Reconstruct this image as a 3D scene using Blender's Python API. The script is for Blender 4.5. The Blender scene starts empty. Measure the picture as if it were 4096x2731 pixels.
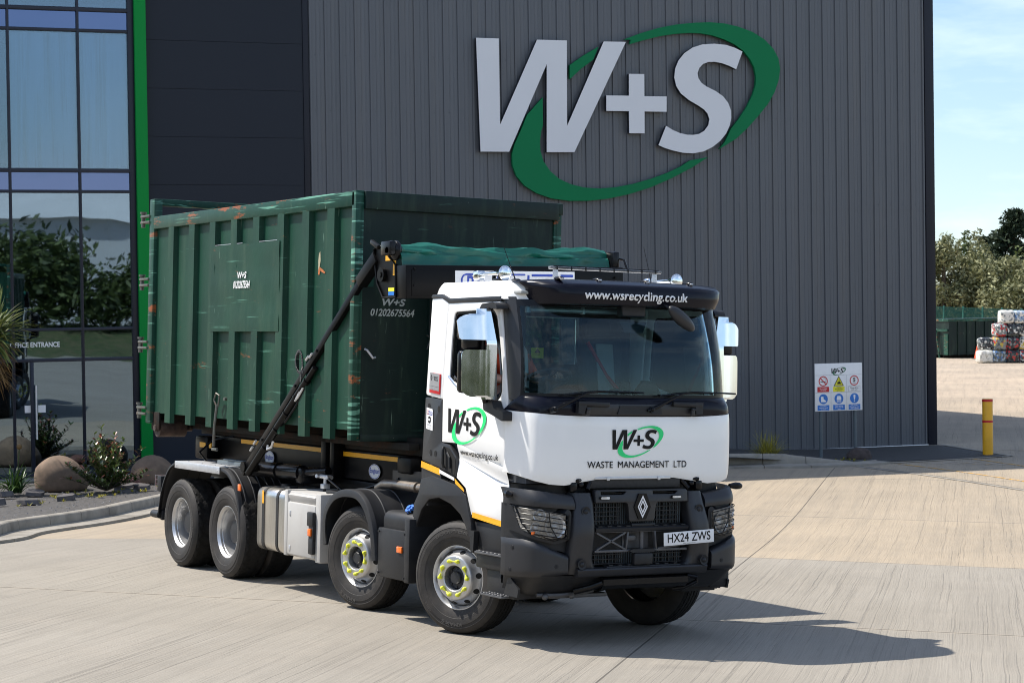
import bpy, bmesh, math, random
from mathutils import Vector, Matrix, noise as mnoise
from mathutils.geometry import tessellate_polygon

sc = bpy.context.scene
COL = sc.collection
R_ = math.radians

# ------------------------------------------------------------------ camera
cam = bpy.data.cameras.new('camera')
cam.sensor_width = 36.0
cam.lens = 73.16
cam.clip_start = 0.5
cam.clip_end = 3000
cam.dof.use_dof = True
cam.dof.focus_distance = 18.5
cam.dof.aperture_fstop = 9.0
cam_o = bpy.data.objects.new('camera', cam)
COL.objects.link(cam_o)
CAM_POS = Vector((16.5233, -10.6401, 2.5469))
cam_o.matrix_world = Matrix(((0.51621, -0.00364, 0.85645, 16.5233),
                             (0.85621, -0.02180, -0.51616, -10.6401),
                             (0.02055, 0.99976, -0.00814, 2.5469),
                             (0, 0, 0, 1)))
sc.camera = cam_o

# ------------------------------------------------------------------ sun and sky
SUN_DIR = Vector((0.50, 0.47, -1.0)).normalized()      # the way the light travels
to_sun = -SUN_DIR
sun_l = bpy.data.lights.new('sun', 'SUN')
sun_l.energy = 4.6
sun_l.angle = R_(0.53)
sun_l.color = (1.0, 0.945, 0.86)
sun_o = bpy.data.objects.new('sun', sun_l)
sun_o.rotation_euler = SUN_DIR.to_track_quat('-Z', 'Y').to_euler()
sun_o.location = (-20, -20, 40)
COL.objects.link(sun_o)

w = bpy.data.worlds.new('World')
sc.world = w
w.use_nodes = True
nt = w.node_tree
nt.nodes.clear()
wo = nt.nodes.new('ShaderNodeOutputWorld')
bg = nt.nodes.new('ShaderNodeBackground')
sky = nt.nodes.new('ShaderNodeTexSky')
sky.sky_type = 'NISHITA'
sky.sun_disc = False
sky.sun_elevation = math.asin(to_sun.z)
sky.sun_rotation = math.atan2(to_sun.x, to_sun.y) % (2 * math.pi)
sky.altitude = 0
sky.air_density = 1.0
sky.dust_density = 0.7
sky.ozone_density = 2.2
# thin veil of high cloud, laid out on the sky dome itself
tc = nt.nodes.new('ShaderNodeTexCoord')
mp = nt.nodes.new('ShaderNodeMapping')
mp.inputs['Scale'].default_value = (2.2, 2.2, 9.0)
nz = nt.nodes.new('ShaderNodeTexNoise')
nz.inputs['Scale'].default_value = 1.6
nz.inputs['Detail'].default_value = 7
nz.inputs['Roughness'].default_value = 0.55
cr = nt.nodes.new('ShaderNodeValToRGB')
cr.color_ramp.elements[0].position = 0.47
cr.color_ramp.elements[1].position = 0.80
cr.color_ramp.elements[0].color = (0.0, 0.0, 0.0, 1)
cr.color_ramp.elements[1].color = (0.85, 0.85, 0.85, 1)
mx = nt.nodes.new('ShaderNodeMixRGB')
mx.inputs[2].default_value = (8.2, 8.6, 9.3, 1)
nt.links.new(tc.outputs['Generated'], mp.inputs['Vector'])
nt.links.new(mp.outputs['Vector'], nz.inputs['Vector'])
nt.links.new(nz.outputs['Fac'], cr.inputs['Fac'])
nt.links.new(cr.outputs['Color'], mx.inputs[0])
nt.links.new(sky.outputs[0], mx.inputs[1])
nt.links.new(mx.outputs[0], bg.inputs['Color'])
bg.inputs['Strength'].default_value = 0.13
nt.links.new(bg.outputs[0], wo.inputs['Surface'])

sc.view_settings.view_transform = 'Standard'
sc.view_settings.look = 'None'
sc.view_settings.exposure = 0.58
sc.view_settings.gamma = 1.0
sc.cycles.max_bounces = 8
sc.cycles.glossy_bounces = 4
sc.cycles.transparent_max_bounces = 12
sc.cycles.use_adaptive_sampling = True
sc.cycles.use_denoising = True
sc.cycles.filter_width = 1.0

# ------------------------------------------------------------------ materials
def new_mat(name):
    m = bpy.data.materials.new(name)
    m.use_nodes = True
    t = m.node_tree
    return m, t, t.nodes['Principled BSDF']

def pbr(name, col, rough=0.5, metal=0.0, var=0.12, vs=4.0, bump=0.0, bs=60.0, coat=0.0, spec=0.5,
        grime=None, gs=2.0, glo=0.45, ghi=0.75, stretch=(1, 1, 1), rvar=0.1, aniso=0.0):
    """Principled paint/plastic/metal with mottled colour, roughness, fine bump and optional dirt of its own."""
    m, t, p = new_mat(name)
    N, L = t.nodes, t.links
    tc = N.new('ShaderNodeTexCoord')
    mp = N.new('ShaderNodeMapping')
    mp.inputs['Scale'].default_value = stretch
    L.new(tc.outputs['Object'], mp.inputs['Vector'])
    n1 = N.new('ShaderNodeTexNoise')
    n1.inputs['Scale'].default_value = vs
    n1.inputs['Detail'].default_value = 6
    L.new(mp.outputs[0], n1.inputs['Vector'])
    r1 = N.new('ShaderNodeValToRGB')
    r1.color_ramp.elements[0].position = 0.3
    r1.color_ramp.elements[1].position = 0.7
    lo = [max(0, c * (1 - var)) for c in col] + [1]
    hi = [min(1, c * (1 + var)) for c in col] + [1]
    r1.color_ramp.elements[0].color = lo
    r1.color_ramp.elements[1].color = hi
    L.new(n1.outputs['Fac'], r1.inputs['Fac'])
    out = r1.outputs['Color']
    if grime:
        n2 = N.new('ShaderNodeTexNoise')
        n2.inputs['Scale'].default_value = gs
        n2.inputs['Detail'].default_value = 9
        n2.inputs['Roughness'].default_value = 0.65
        L.new(mp.outputs[0], n2.inputs['Vector'])
        r2 = N.new('ShaderNodeValToRGB')
        r2.color_ramp.elements[0].position = glo
        r2.color_ramp.elements[1].position = ghi
        L.new(n2.outputs['Fac'], r2.inputs['Fac'])
        mxg = N.new('ShaderNodeMixRGB')
        mxg.inputs[2].default_value = (*grime, 1)
        L.new(r2.outputs['Color'], mxg.inputs[0])
        L.new(out, mxg.inputs[1])
        out = mxg.outputs[0]
    L.new(out, p.inputs['Base Color'])
    mr = N.new('ShaderNodeMapRange')
    mr.inputs['To Min'].default_value = max(0.02, rough - rvar * rough)
    mr.inputs['To Max'].default_value = min(1, rough + rvar)
    L.new(n1.outputs['Fac'], mr.inputs['Value'])
    L.new(mr.outputs[0], p.inputs['Roughness'])
    p.inputs['Metallic'].default_value = metal
    p.inputs['Coat Weight'].default_value = coat
    p.inputs['Coat Roughness'].default_value = 0.04
    p.inputs['Specular IOR Level'].default_value = spec
    if bump:
        n3 = N.new('ShaderNodeTexNoise')
        n3.inputs['Scale'].default_value = bs
        n3.inputs['Detail'].default_value = 4
        L.new(mp.outputs[0], n3.inputs['Vector'])
        b = N.new('ShaderNodeBump')
        b.inputs['Strength'].default_value = bump
        b.inputs['Distance'].default_value = 0.01
        L.new(n3.outputs['Fac'], b.inputs['Height'])
        L.new(b.outputs[0], p.inputs['Normal'])
    return m

def glass_mat(name, tint, refl=0.08, rough=0.02, wave=0.0, ws=1.0, gtint=(1, 1, 1), ior=1.5):
    """See-through glazing: tinted transparency under a Fresnel reflection (stronger with a solar coating)."""
    m = bpy.data.materials.new(name)
    m.use_nodes = True
    t = m.node_tree
    N, L = t.nodes, t.links
    N.clear()
    o = N.new('ShaderNodeOutputMaterial')
    tr = N.new('ShaderNodeBsdfTransparent')
    tr.inputs[0].default_value = (*tint, 1)
    gl = N.new('ShaderNodeBsdfGlossy')
    gl.inputs['Roughness'].default_value = rough
    gl.inputs['Color'].default_value = (*gtint, 1)
    fr = N.new('ShaderNodeFresnel')
    fr.inputs['IOR'].default_value = ior
    ad = N.new('ShaderNodeMath')
    ad.operation = 'ADD'
    ad.use_clamp = True
    ad.inputs[1].default_value = refl
    mi = N.new('ShaderNodeMixShader')
    L.new(fr.outputs[0], ad.inputs[0])
    L.new(ad.outputs[0], mi.inputs[0])
    L.new(tr.outputs[0], mi.inputs[1])
    L.new(gl.outputs[0], mi.inputs[2])
    L.new(mi.outputs[0], o.inputs['Surface'])
    if wave:
        tc = N.new('ShaderNodeTexCoord')
        n = N.new('ShaderNodeTexNoise')
        n.inputs['Scale'].default_value = ws
        n.inputs['Detail'].default_value = 2
        L.new(tc.outputs['Object'], n.inputs['Vector'])
        b = N.new('ShaderNodeBump')
        b.inputs['Strength'].default_value = wave
        b.inputs['Distance'].default_value = 0.05
        L.new(n.outputs['Fac'], b.inputs['Height'])
        L.new(b.outputs[0], gl.inputs['Normal'])
    return m

def emit_mat(name, col, strength):
    m, t, p = new_mat(name)
    p.inputs['Base Color'].default_value = (*col, 1)
    p.inputs['Emission Color'].default_value = (*col, 1)
    p.inputs['Emission Strength'].default_value = strength
    return m

M = {}
M['white_paint'] = pbr('white_paint', (0.90, 0.895, 0.875), 0.28, 0, 0.015, 2, coat=0.6, rvar=0.04)
M['black_plastic'] = pbr('black_plastic', (0.0125, 0.013, 0.015), 0.50, 0, 0.18, 6, bump=0.08, bs=400, grime=(0.028, 0.026, 0.024), gs=5, glo=0.5, ghi=0.95, spec=.4)
M['grey_plastic'] = pbr('grey_plastic', (0.0165, 0.017, 0.020), 0.40, 0, 0.12, 5, bump=0.06, bs=500, grime=(0.03, 0.028, 0.026), gs=4, glo=0.55, ghi=0.95, spec=.55)
M['gloss_black'] = pbr('gloss_black', (0.0045, 0.0045, 0.0055), 0.22, 0, 0.2, 5, spec=.26)
M['chassis_black'] = pbr('chassis_black', (0.007, 0.007, 0.008), 0.4, 0, 0.3, 4, bump=0.1, bs=30, grime=(0.02, 0.018, 0.015), gs=5, glo=0.5, ghi=0.9, spec=.3)
M['navy_gloss'] = pbr('navy_gloss', (0.004, 0.0045, 0.0105), 0.20, 0, 0.1, 3, spec=.24)
M['rubber'] = pbr('rubber', (0.026, 0.024, 0.0225), 0.66, 0, 0.2, 8, bump=0.15, bs=60, grime=(0.055, 0.047, 0.040), gs=6, glo=0.42, ghi=0.9, spec=.35)
M['tread'] = pbr('tread', (0.0125, 0.012, 0.0115), 0.85, 0, 0.35, 30, bump=0.5, bs=55, spec=.25)
M['silver'] = pbr('silver', (0.56, 0.56, 0.56), 0.33, 0.85, 0.06, 8, grime=(0.33, 0.31, 0.28), gs=6, glo=0.6, ghi=1.0)
M['silver_paint'] = pbr('silver_paint', (0.42, 0.42, 0.43), 0.38, 0.55, 0.06, 8, grime=(0.25, 0.23, 0.2), gs=7, glo=0.55, ghi=1.0)
M['alu'] = pbr('alu', (0.66, 0.64, 0.60), 0.28, 1.0, 0.08, 3, stretch=(9, 1, 1), grime=(0.40, 0.37, 0.32), gs=3, glo=0.5, ghi=0.9)
M['galv'] = pbr('galv', (0.60, 0.61, 0.63), 0.42, 0.7, 0.08, 12)
M['tank_grey'] = pbr('tank_grey', (0.45, 0.44, 0.42), 0.5, 0.1, 0.04, 3, grime=(0.33, 0.30, 0.27), gs=3, glo=0.5, ghi=1.0)
M['chrome'] = pbr('chrome', (0.80, 0.82, 0.84), 0.07, 1.0, 0.03, 9, rvar=0.05)
M['steel_worn'] = pbr('steel_worn', (0.34, 0.30, 0.26), 0.38, 0.9, 0.15, 6, grime=(0.16, 0.07, 0.03), gs=9, glo=0.52, ghi=0.8)
M['amber'] = pbr('amber', (0.85, 0.16, 0.01), 0.2, 0, 0.12, 40, coat=0.5)
M['red_lens'] = pbr('red_lens', (0.45, 0.01, 0.01), 0.2, 0, 0.1, 40, coat=0.5)
M['yellow_tape'] = pbr('yellow_tape', (0.83, 0.40, 0.012), 0.38, 0, 0.07, 40)
M['white_tape'] = pbr('white_tape', (0.72, 0.72, 0.72), 0.38, 0, 0.05, 40)
M['nut_yellow'] = pbr('nut_yellow', (0.78, 0.80, 0.045), 0.42, 0, 0.05, 20)
M['blue_cap'] = pbr('blue_cap', (0.05, 0.19, 0.62), 0.35, 0, 0.06, 20)
M['white_vinyl'] = pbr('white_vinyl', (0.82, 0.82, 0.82), 0.4, 0, 0.03, 10)
M['black_vinyl'] = pbr('black_vinyl', (0.009, 0.0085, 0.0085), 0.45, 0, 0.1, 10, spec=.2)
M['green_vinyl'] = pbr('green_vinyl', (0.015, 0.72, 0.20), 0.38, 0, 0.05, 10)
M['blue_vinyl'] = pbr('blue_vinyl', (0.03, 0.07, 0.42), 0.38, 0, 0.06, 10)
M['red_vinyl'] = pbr('red_vinyl', (0.55, 0.012, 0.018), 0.38, 0, 0.06, 10)
M['arm_black'] = pbr('arm_black', (0.004, 0.004, 0.0045), 0.38, 0, 0.2, 5, spec=.14)
M['tarp'] = pbr('tarp', (0.003, 0.105, 0.072), 0.38, 0, 0.18, 3, bump=0.25, bs=7, stretch=(1, 0.3, 1))
M['lamp_clear'] = pbr('lamp_clear', (0.62, 0.63, 0.64), 0.12, 0.35, 0.3, 22, bump=0.5, bs=30, coat=0.8)
M['lamp_dark'] = pbr('lamp_dark', (0.36, 0.34, 0.31), 0.2, 0.15, 0.6, 26, bump=0.3, bs=22, coat=0.8)
M['radiator'] = pbr('radiator', (0.03, 0.029, 0.028), 0.6, 0.2, 0.3, 30)
M['windscreen'] = glass_mat('windscreen', (0.70, 0.84, 0.87), 0.0, 0.01, ior=1.32)
M['side_glass'] = glass_mat('side_glass', (0.5, 0.58, 0.58), 0.02, 0.01)
M['lens_glass'] = glass_mat('lens_glass', (0.86, 0.87, 0.88), 0.03, 0.03)
M['interior_dark'] = pbr('interior_dark', (0.03, 0.034, 0.042), 0.7, 0, 0.2, 8)
M['interior_grey'] = pbr('interior_grey', (0.34, 0.35, 0.34), 0.8, 0, 0.1, 8)
M['seat_cloth'] = pbr('seat_cloth', (0.035, 0.037, 0.042), 0.9, 0, 0.2, 40)
M['concrete_kerb'] = pbr('concrete_kerb', (0.28, 0.255, 0.215), 0.9, 0, 0.14, 5, bump=0.3, bs=50, grime=(0.13, 0.115, 0.095), gs=1.6, glo=0.46, ghi=0.8)
M['asphalt'] = pbr('asphalt', (0.04, 0.04, 0.041), 0.95, 0, 0.25, 40, bump=0.5, bs=160)
M['post_grey'] = pbr('post_grey', (0.10, 0.125, 0.14), 0.5, 0.2, 0.08, 6)

# ------------------------------------------------------------------ mesh helpers
def V3(p):
    return Vector(p)

class MB:
    """Collects simple solids; build() links them as ONE mesh object."""
    def __init__(s):
        s.v, s.f, s.m = [], [], []
        s.mi = 0
    def add(s, vs, fs):
        b = len(s.v)
        s.v += [tuple(p) for p in vs]
        for f in fs:
            s.f.append(tuple(i + b for i in f))
            s.m.append(s.mi)
        return s
    def bm(s, bm):
        bm.verts.index_update()
        return s.add([v.co.copy() for v in bm.verts], [[v.index for v in f.verts] for f in bm.faces])
    def box(s, c, d, rot=None, bev=0.0, seg=2):
        bm = bmesh.new()
        bmesh.ops.create_cube(bm, size=1.0)
        for v in bm.verts:
            v.co = Vector((v.co.x * d[0], v.co.y * d[1], v.co.z * d[2]))
        if bev > 0:
            bmesh.ops.bevel(bm, geom=list(bm.edges), offset=min(bev, 0.49 * min(d)), segments=seg, affect='EDGES', profile=0.5)
        for v in bm.verts:
            q = v.co
            if rot is not None:
                q = rot @ q
            v.co = q + Vector(c)
        s.bm(bm)
        bm.free()
        return s
    def bb(s, a, b, bev=0.0):
        """box between two corners"""
        c = [(a[i] + b[i]) / 2 for i in range(3)]
        d = [abs(a[i] - b[i]) for i in range(3)]
        return s.box(c, d, None, bev)
    def cyl(s, p0, p1, r0, r1=None, n=18, caps=True):
        p0, p1 = Vector(p0), Vector(p1)
        r1 = r0 if r1 is None else r1
        ax = (p1 - p0).normalized()
        u = ax.orthogonal().normalized()
        w = ax.cross(u)
        vs = []
        for p, r in ((p0, r0), (p1, r1)):
            for k in range(n):
                a = 2 * math.pi * k / n
                vs.append(p + (u * math.cos(a) + w * math.sin(a)) * r)
        fs = [(k, (k + 1) % n, n + (k + 1) % n, n + k) for k in range(n)]
        if caps:
            fs += [tuple(range(n - 1, -1, -1)), tuple(range(n, 2 * n))]
        return s.add(vs, fs)
    def tube(s, pts, r, n=8, closed=False, caps=True):
        pts = [Vector(p) for p in pts]
        N = len(pts)
        rr = r if isinstance(r, (list, tuple)) else [r] * N
        rings, prev = [], None
        for i, p in enumerate(pts):
            a = pts[(i - 1) % N] if (closed or i > 0) else p
            b = pts[(i + 1) % N] if (closed or i < N - 1) else p
            t = (b - a).normalized()
            if prev is None:
                u = t.orthogonal().normalized()
            else:
                u = (prev - t * prev.dot(t))
                u = u.normalized() if u.length > 1e-6 else t.orthogonal().normalized()
            prev = u
            w = t.cross(u)
            rings.append([p + (u * math.cos(2 * math.pi * k / n) + w * math.sin(2 * math.pi * k / n)) * rr[i] for k in range(n)])
        vs = [q for ring in rings for q in ring]
        fs = []
        for i in range(N if closed else N - 1):
            j = (i + 1) % N
            for k in range(n):
                fs.append((i * n + k, i * n + (k + 1) % n, j * n + (k + 1) % n, j * n + k))
        if caps and not closed:
            fs += [tuple(range(n - 1, -1, -1)), tuple((N - 1) * n + k for k in range(n))]
        return s.add(vs, fs)
    def lathe(s, prof, o=(0, 0, 0), n=48, axis='y', wob=None):
        """prof: (radius, along) pairs, turned about an axis through o."""
        vs = []
        for i, (r, y) in enumerate(prof):
            for k in range(n):
                a = 2 * math.pi * k / n
                rr = r + (wob(i, k) if wob else 0)
                c, d = rr * math.cos(a), rr * math.sin(a)
                p = (c, y, d) if axis == 'y' else ((y, c, d) if axis == 'x' else (c, d, y))
                vs.append((p[0] + o[0], p[1] + o[1], p[2] + o[2]))
        fs = []
        for i in range(len(prof) - 1):
            for k in range(n):
                fs.append((i * n + k, i * n + (k + 1) % n, (i + 1) * n + (k + 1) % n, (i + 1) * n + k))
        return s.add(vs, fs)
    def grid(s, rows, cu=False, cv=False):
        nr, nc = len(rows), len(rows[0])
        vs = [p for r in rows for p in r]
        fs = []
        for i in range(nr if cv else nr - 1):
            for j in range(nc if cu else nc - 1):
                i2, j2 = (i + 1) % nr, (j + 1) % nc
                fs.append((i * nc + j, i * nc + j2, i2 * nc + j2, i2 * nc + j))
        return s.add(vs, fs)
    def slab(s, rows, off):
        """a grid with thickness: off = vector or function(point)->vector to the back face"""
        nr, nc = len(rows), len(rows[0])
        back = [[Vector(p) + (off(p) if callable(off) else Vector(off)) for p in r] for r in rows]
        b = len(s.v)
        s.grid(rows)
        s.grid([list(reversed(r)) for r in back])
        loop = [(0, j) for j in range(nc)] + [(i, nc - 1) for i in range(1, nr)] + [(nr - 1, j) for j in range(nc - 2, -1, -1)] + [(i, 0) for i in range(nr - 2, 0, -1)]
        F = lambda i, j: b + i * nc + j
        Bk = lambda i, j: b + nr * nc + i * nc + (nc - 1 - j)
        for k in range(len(loop)):
            a, c = loop[k], loop[(k + 1) % len(loop)]
            s.f.append((F(*c), F(*a), Bk(*a), Bk(*c)))
            s.m.append(s.mi)
        return s
    def prism(s, poly, fr, depth):
        """extrude a 2D polygon. fr(x, y) -> 3D point, depth = vector"""
        n = len(poly)
        d = Vector(depth)
        a = [Vector(fr(*p)) for p in poly]
        vs = a + [p + d for p in a]
        tri = tessellate_polygon([[Vector((p[0], p[1], 0)) for p in poly]])
        fs = [tuple(t) for t in tri] + [tuple(i + n for i in reversed(t)) for t in tri]
        fs += [(k, (k + 1) % n, n + (k + 1) % n, n + k) for k in range(n)]
        return s.add(vs, fs)
    def ball(s, c, r, seg=16, ring=10, fn=None):
        r = (r, r, r) if not isinstance(r, (tuple, list)) else r
        rows = []
        for i in range(ring + 1):
            t = math.pi * i / ring
            row = []
            for k in range(seg):
                a = 2 * math.pi * k / seg
                d = Vector((math.sin(t) * math.cos(a), math.sin(t) * math.sin(a), math.cos(t)))
                q = fn(d) if fn else d
                row.append((c[0] + q.x * r[0], c[1] + q.y * r[1], c[2] + q.z * r[2]))
            rows.append(row)
        return s.grid(rows, cu=True)
    def build(s, name, mat, parent=None, smooth=35, weld=True):
        me = bpy.data.meshes.new(name)
        me.from_pydata(s.v, [], s.f)
        for mm in (mat if isinstance(mat, (list, tuple)) else [mat]):
            me.materials.append(M[mm] if isinstance(mm, str) else mm)
        me.polygons.foreach_set('material_index', s.m)
        bm = bmesh.new()
        bm.from_mesh(me)
        if weld:
            bmesh.ops.remove_doubles(bm, verts=bm.verts, dist=1e-5)
            bmesh.ops.recalc_face_normals(bm, faces=bm.faces)
        bm.to_mesh(me)
        bm.free()
        me.update()
        if smooth:
            me.polygons.foreach_set('use_smooth', [True] * len(me.polygons))
            me.set_sharp_from_angle(angle=R_(smooth))
        o = bpy.data.objects.new(name, me)
        COL.objects.link(o)
        if parent:
            o.parent = parent
        return o

def empty(name, loc=(0, 0, 0), parent=None, mat=None):
    o = bpy.data.objects.new(name, None)
    COL.objects.link(o)
    if mat is not None:
        o.matrix_world = mat
    else:
        o.location = loc
    if parent:
        o.parent = parent
    return o

def tag(o, label=None, cat=None, group=None, kind=None):
    if label: o['label'] = label
    if cat: o['category'] = cat
    if group: o['group'] = group
    if kind: o['kind'] = kind
    return o

def copy_tree(o, parent=None):
    c = o.copy()
    COL.objects.link(c)
    if parent: c.parent = parent
    for ch in list(o.children):
        copy_tree(ch, c)
    return c

def plate(mb, outer, holes, fr, th, bev=0.0):
    """flat plate from a 2D outline with holes; fr(x, y, d) -> 3D point, d = 0 outer face, th = inner face"""
    cu = bpy.data.curves.new('plate', 'CURVE')
    cu.dimensions = '2D'
    cu.fill_mode = 'BOTH'
    cu.extrude = th / 2 - bev
    cu.bevel_depth = bev
    cu.bevel_resolution = 1
    if bev: cu.offset = -bev
    for L in [outer] + list(holes):
        sp = cu.splines.new('POLY')
        sp.points.add(len(L) - 1)
        for i, p in enumerate(L):
            sp.points[i].co = (p[0], p[1], 0, 1)
        sp.use_cyclic_u = True
    ob = bpy.data.objects.new('plate', cu)
    me = bpy.data.meshes.new_from_object(ob)
    vs = [Vector(fr(v.co.x, v.co.y, th / 2 - v.co.z)) for v in me.vertices]
    fs = [tuple(p.vertices) for p in me.polygons]
    mb.add(vs, fs)
    bpy.data.meshes.remove(me)
    bpy.data.objects.remove(ob)
    bpy.data.curves.remove(cu)
    return mb

def rounded(poly, r, n=4):
    """round the corners of a polygon"""
    out = []
    N = len(poly)
    for i in range(N):
        p = Vector(poly[i]); a = Vector(poly[i - 1]); b = Vector(poly[(i + 1) % N])
        rr = r[i] if isinstance(r, (list, tuple)) else r
        da, db = (a - p), (b - p)
        t = min(rr, da.length * 0.48, db.length * 0.48)
        if t < 1e-5:
            out.append(tuple(p)); continue
        q0, q1 = p + da.normalized() * t, p + db.normalized() * t
        for k in range(n + 1):
            f = k / n
            out.append(tuple(q0 * (1 - f) ** 2 + p * 2 * f * (1 - f) + q1 * f * f))
    return out

def text_mb(mb, s, fr, width=None, height=None, bold=0.0, shear=0.0, depth=0.0, align='C', spacing=1.0, linesp=1.0):
    """lettering laid on a surface: fr(x, y) -> 3D point with x, y in metres about the text's centre"""
    cu = bpy.data.curves.new('text', 'FONT')
    cu.body = s
    cu.size = 1.0
    cu.offset = bold
    cu.shear = shear
    cu.space_character = spacing
    cu.space_line = linesp
    cu.align_x = 'CENTER' if '\n' in s else 'LEFT'
    cu.resolution_u = 4
    cu.fill_mode = 'FRONT'
    ob = bpy.data.objects.new('text', cu)
    me = bpy.data.meshes.new_from_object(ob)
    xs = [v.co.x for v in me.vertices]; ys = [v.co.y for v in me.vertices]
    x0, x1, y0, y1 = min(xs), max(xs), min(ys), max(ys)
    sx = width / (x1 - x0) if width else None
    sy = height / (y1 - y0) if height else None
    sx = sx or sy; sy = sy or sx
    vs = []
    for v in me.vertices:
        vs.append(Vector(fr((v.co.x - (x0 + x1) / 2) * sx, (v.co.y - (y0 + y1) / 2) * sy)))
    mb.add(vs, [tuple(p.vertices) for p in me.polygons])
    bpy.data.meshes.remove(me)
    bpy.data.objects.remove(ob)
    bpy.data.curves.remove(cu)
    return mb

def disc(mb, r, fr, n=32, ri=0.0, sy=1.0, cx=0, cy=0):
    """flat disc or ring in a surface frame"""
    vs = [fr(cx + r * math.cos(2 * math.pi * k / n), cy + r * sy * math.sin(2 * math.pi * k / n)) for k in range(n)]
    if ri <= 0:
        return mb.add(vs, [tuple(range(n))])
    vs += [fr(cx + ri * math.cos(2 * math.pi * k / n), cy + ri * sy * math.sin(2 * math.pi * k / n)) for k in range(n)]
    return mb.add(vs, [(k, (k + 1) % n, n + (k + 1) % n, n + k) for k in range(n)])

def flat(mb, poly, fr):
    tri = tessellate_polygon([[Vector((p[0], p[1], 0)) for p in poly]])
    return mb.add([fr(*p) for p in poly], [tuple(t) for t in tri])

def lerp(a, b, t):
    return a + (b - a) * t

def interp(xs, ys, x):
    if x <= xs[0]: return ys[0]
    for i in range(len(xs) - 1):
        if x <= xs[i + 1]:
            return lerp(ys[i], ys[i + 1], (x - xs[i]) / (xs[i + 1] - xs[i]))
    return ys[-1]

def smooth01(t):
    t = max(0.0, min(1.0, t))
    return t * t * (3 - 2 * t)

def fbm(p, o=4):
    a, s, f = 0.0, 0.5, 1.0
    for _ in range(o):
        a += s * mnoise.noise(Vector(p) * f)
        f *= 2.1; s *= 0.5
    return a

# ------------------------------------------------------------------ site frame: the warehouse wall
BA = Vector((-24.4602, 5.3170, 0.0))            # foot of the green fin
BE = Vector((0.188183, 0.981210, 0.042602))     # along the wall
BU = Vector((0.006185, -0.044560, 0.998988))    # up the wall
BN = Vector((0.982115, -0.187729, -0.014454))   # out of the wall
BMAT = Matrix(((BE.x, -BN.x, BU.x, BA.x), (BE.y, -BN.y, BU.y, BA.y), (BE.z, -BN.z, BU.z, BA.z), (0, 0, 0, 1)))
def bw(s, y, h):
    """site coordinates (along wall, into wall, up) -> world"""
    return BA + BE * s - BN * y + BU * h

def gz(x, y):
    """height of the ground: flat under the lorry, falling and rising gently to the warehouse floor"""
    P = Vector((x, y, 0)) - BA
    s, nn = P.dot(BE), P.dot(BN)
    scl = max(-25, min(70, s))
    off = -.02 - .0045 * max(0, min(19, s)) - .009 * max(0, min(60, s - 19))
    Q = BE * scl + BN * nn
    zl = -(Q.x * BU.x + Q.y * BU.y) / BU.z + off
    return (1 - smooth01((nn - 6) / (11 + abs(s) * .4))) * zl
def gp(x, y, dz=0.0):
    return Vector((x, y, gz(x, y) + dz))
def gs(s, y, dz=0.0):
    p = bw(s, y, 0)
    return gp(p.x, p.y, dz)
LOGO_W = [[7.278,9.229],[7.807,9.229],[7.809,7.345],[8.705,9.229],[9.413,9.233],[9.392,7.343],[10.301,9.236],[10.84,9.242],[9.558,6.76],[8.897,6.753],[8.926,8.694],[8.012,6.753],[7.343,6.749]]
LOGO_P = [[10.903,8.53],[11.279,8.533],[11.275,8.038],[11.826,8.042],[11.821,7.696],[11.274,7.693],[11.27,7.201],[10.891,7.199],[10.891,7.693],[10.34,7.69],[10.345,8.035],[10.896,8.04]]
LOGO_S = [[13.745,9.105],[13.58,8.696],[13.4,8.773],[13.212,8.83],[13.025,8.855],[12.874,8.845],[12.743,8.797],[12.648,8.704],[12.602,8.584],[12.626,8.467],[12.7,8.367],[12.829,8.285],[13.053,8.189],[13.239,8.074],[13.369,7.923],[13.435,7.755],[13.44,7.585],[13.4,7.414],[13.303,7.226],[13.15,7.054],[12.96,6.916],[12.734,6.812],[12.472,6.765],[12.212,6.776],[11.953,6.827],[11.769,6.878],[11.608,6.94],[11.802,7.38],[11.96,7.291],[12.144,7.22],[12.329,7.185],[12.478,7.184],[12.627,7.21],[12.759,7.286],[12.855,7.406],[12.886,7.542],[12.84,7.676],[12.747,7.77],[12.599,7.858],[12.377,7.972],[12.175,8.12],[12.066,8.286],[12.021,8.47],[12.046,8.672],[12.13,8.859],[12.281,9.031],[12.487,9.162],[12.73,9.24],[13.03,9.265],[13.331,9.247],[13.556,9.185]]
LOGO_K1 = [[10.798,9.297],[11.219,9.453],[11.66,9.584],[12.104,9.676],[12.551,9.73],[12.924,9.753],[13.3,9.738],[13.677,9.671],[14.017,9.566],[14.32,9.405],[14.547,9.196],[14.678,8.977],[14.717,8.738],[14.683,8.497],[14.572,8.203],[14.396,7.926],[14.163,7.665],[13.873,7.37],[13.566,7.11],[13.129,6.867],[13.282,7.039],[13.359,7.176],[13.437,7.33],[13.648,7.571],[13.841,7.83],[13.997,8.106],[14.084,8.347],[14.098,8.552],[14.052,8.756],[13.951,8.941],[13.783,9.123],[13.558,9.27],[13.295,9.375],[12.995,9.457],[12.697,9.495],[12.398,9.493],[12.064,9.463],[11.695,9.401],[11.29,9.299],[10.942,9.195],[10.968,9.296]]
LOGO_K2 = [[9.483,8.691],[9.819,8.915],[10.18,9.117],[10.05,8.828],[9.761,8.622],[9.479,8.378]]
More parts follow.
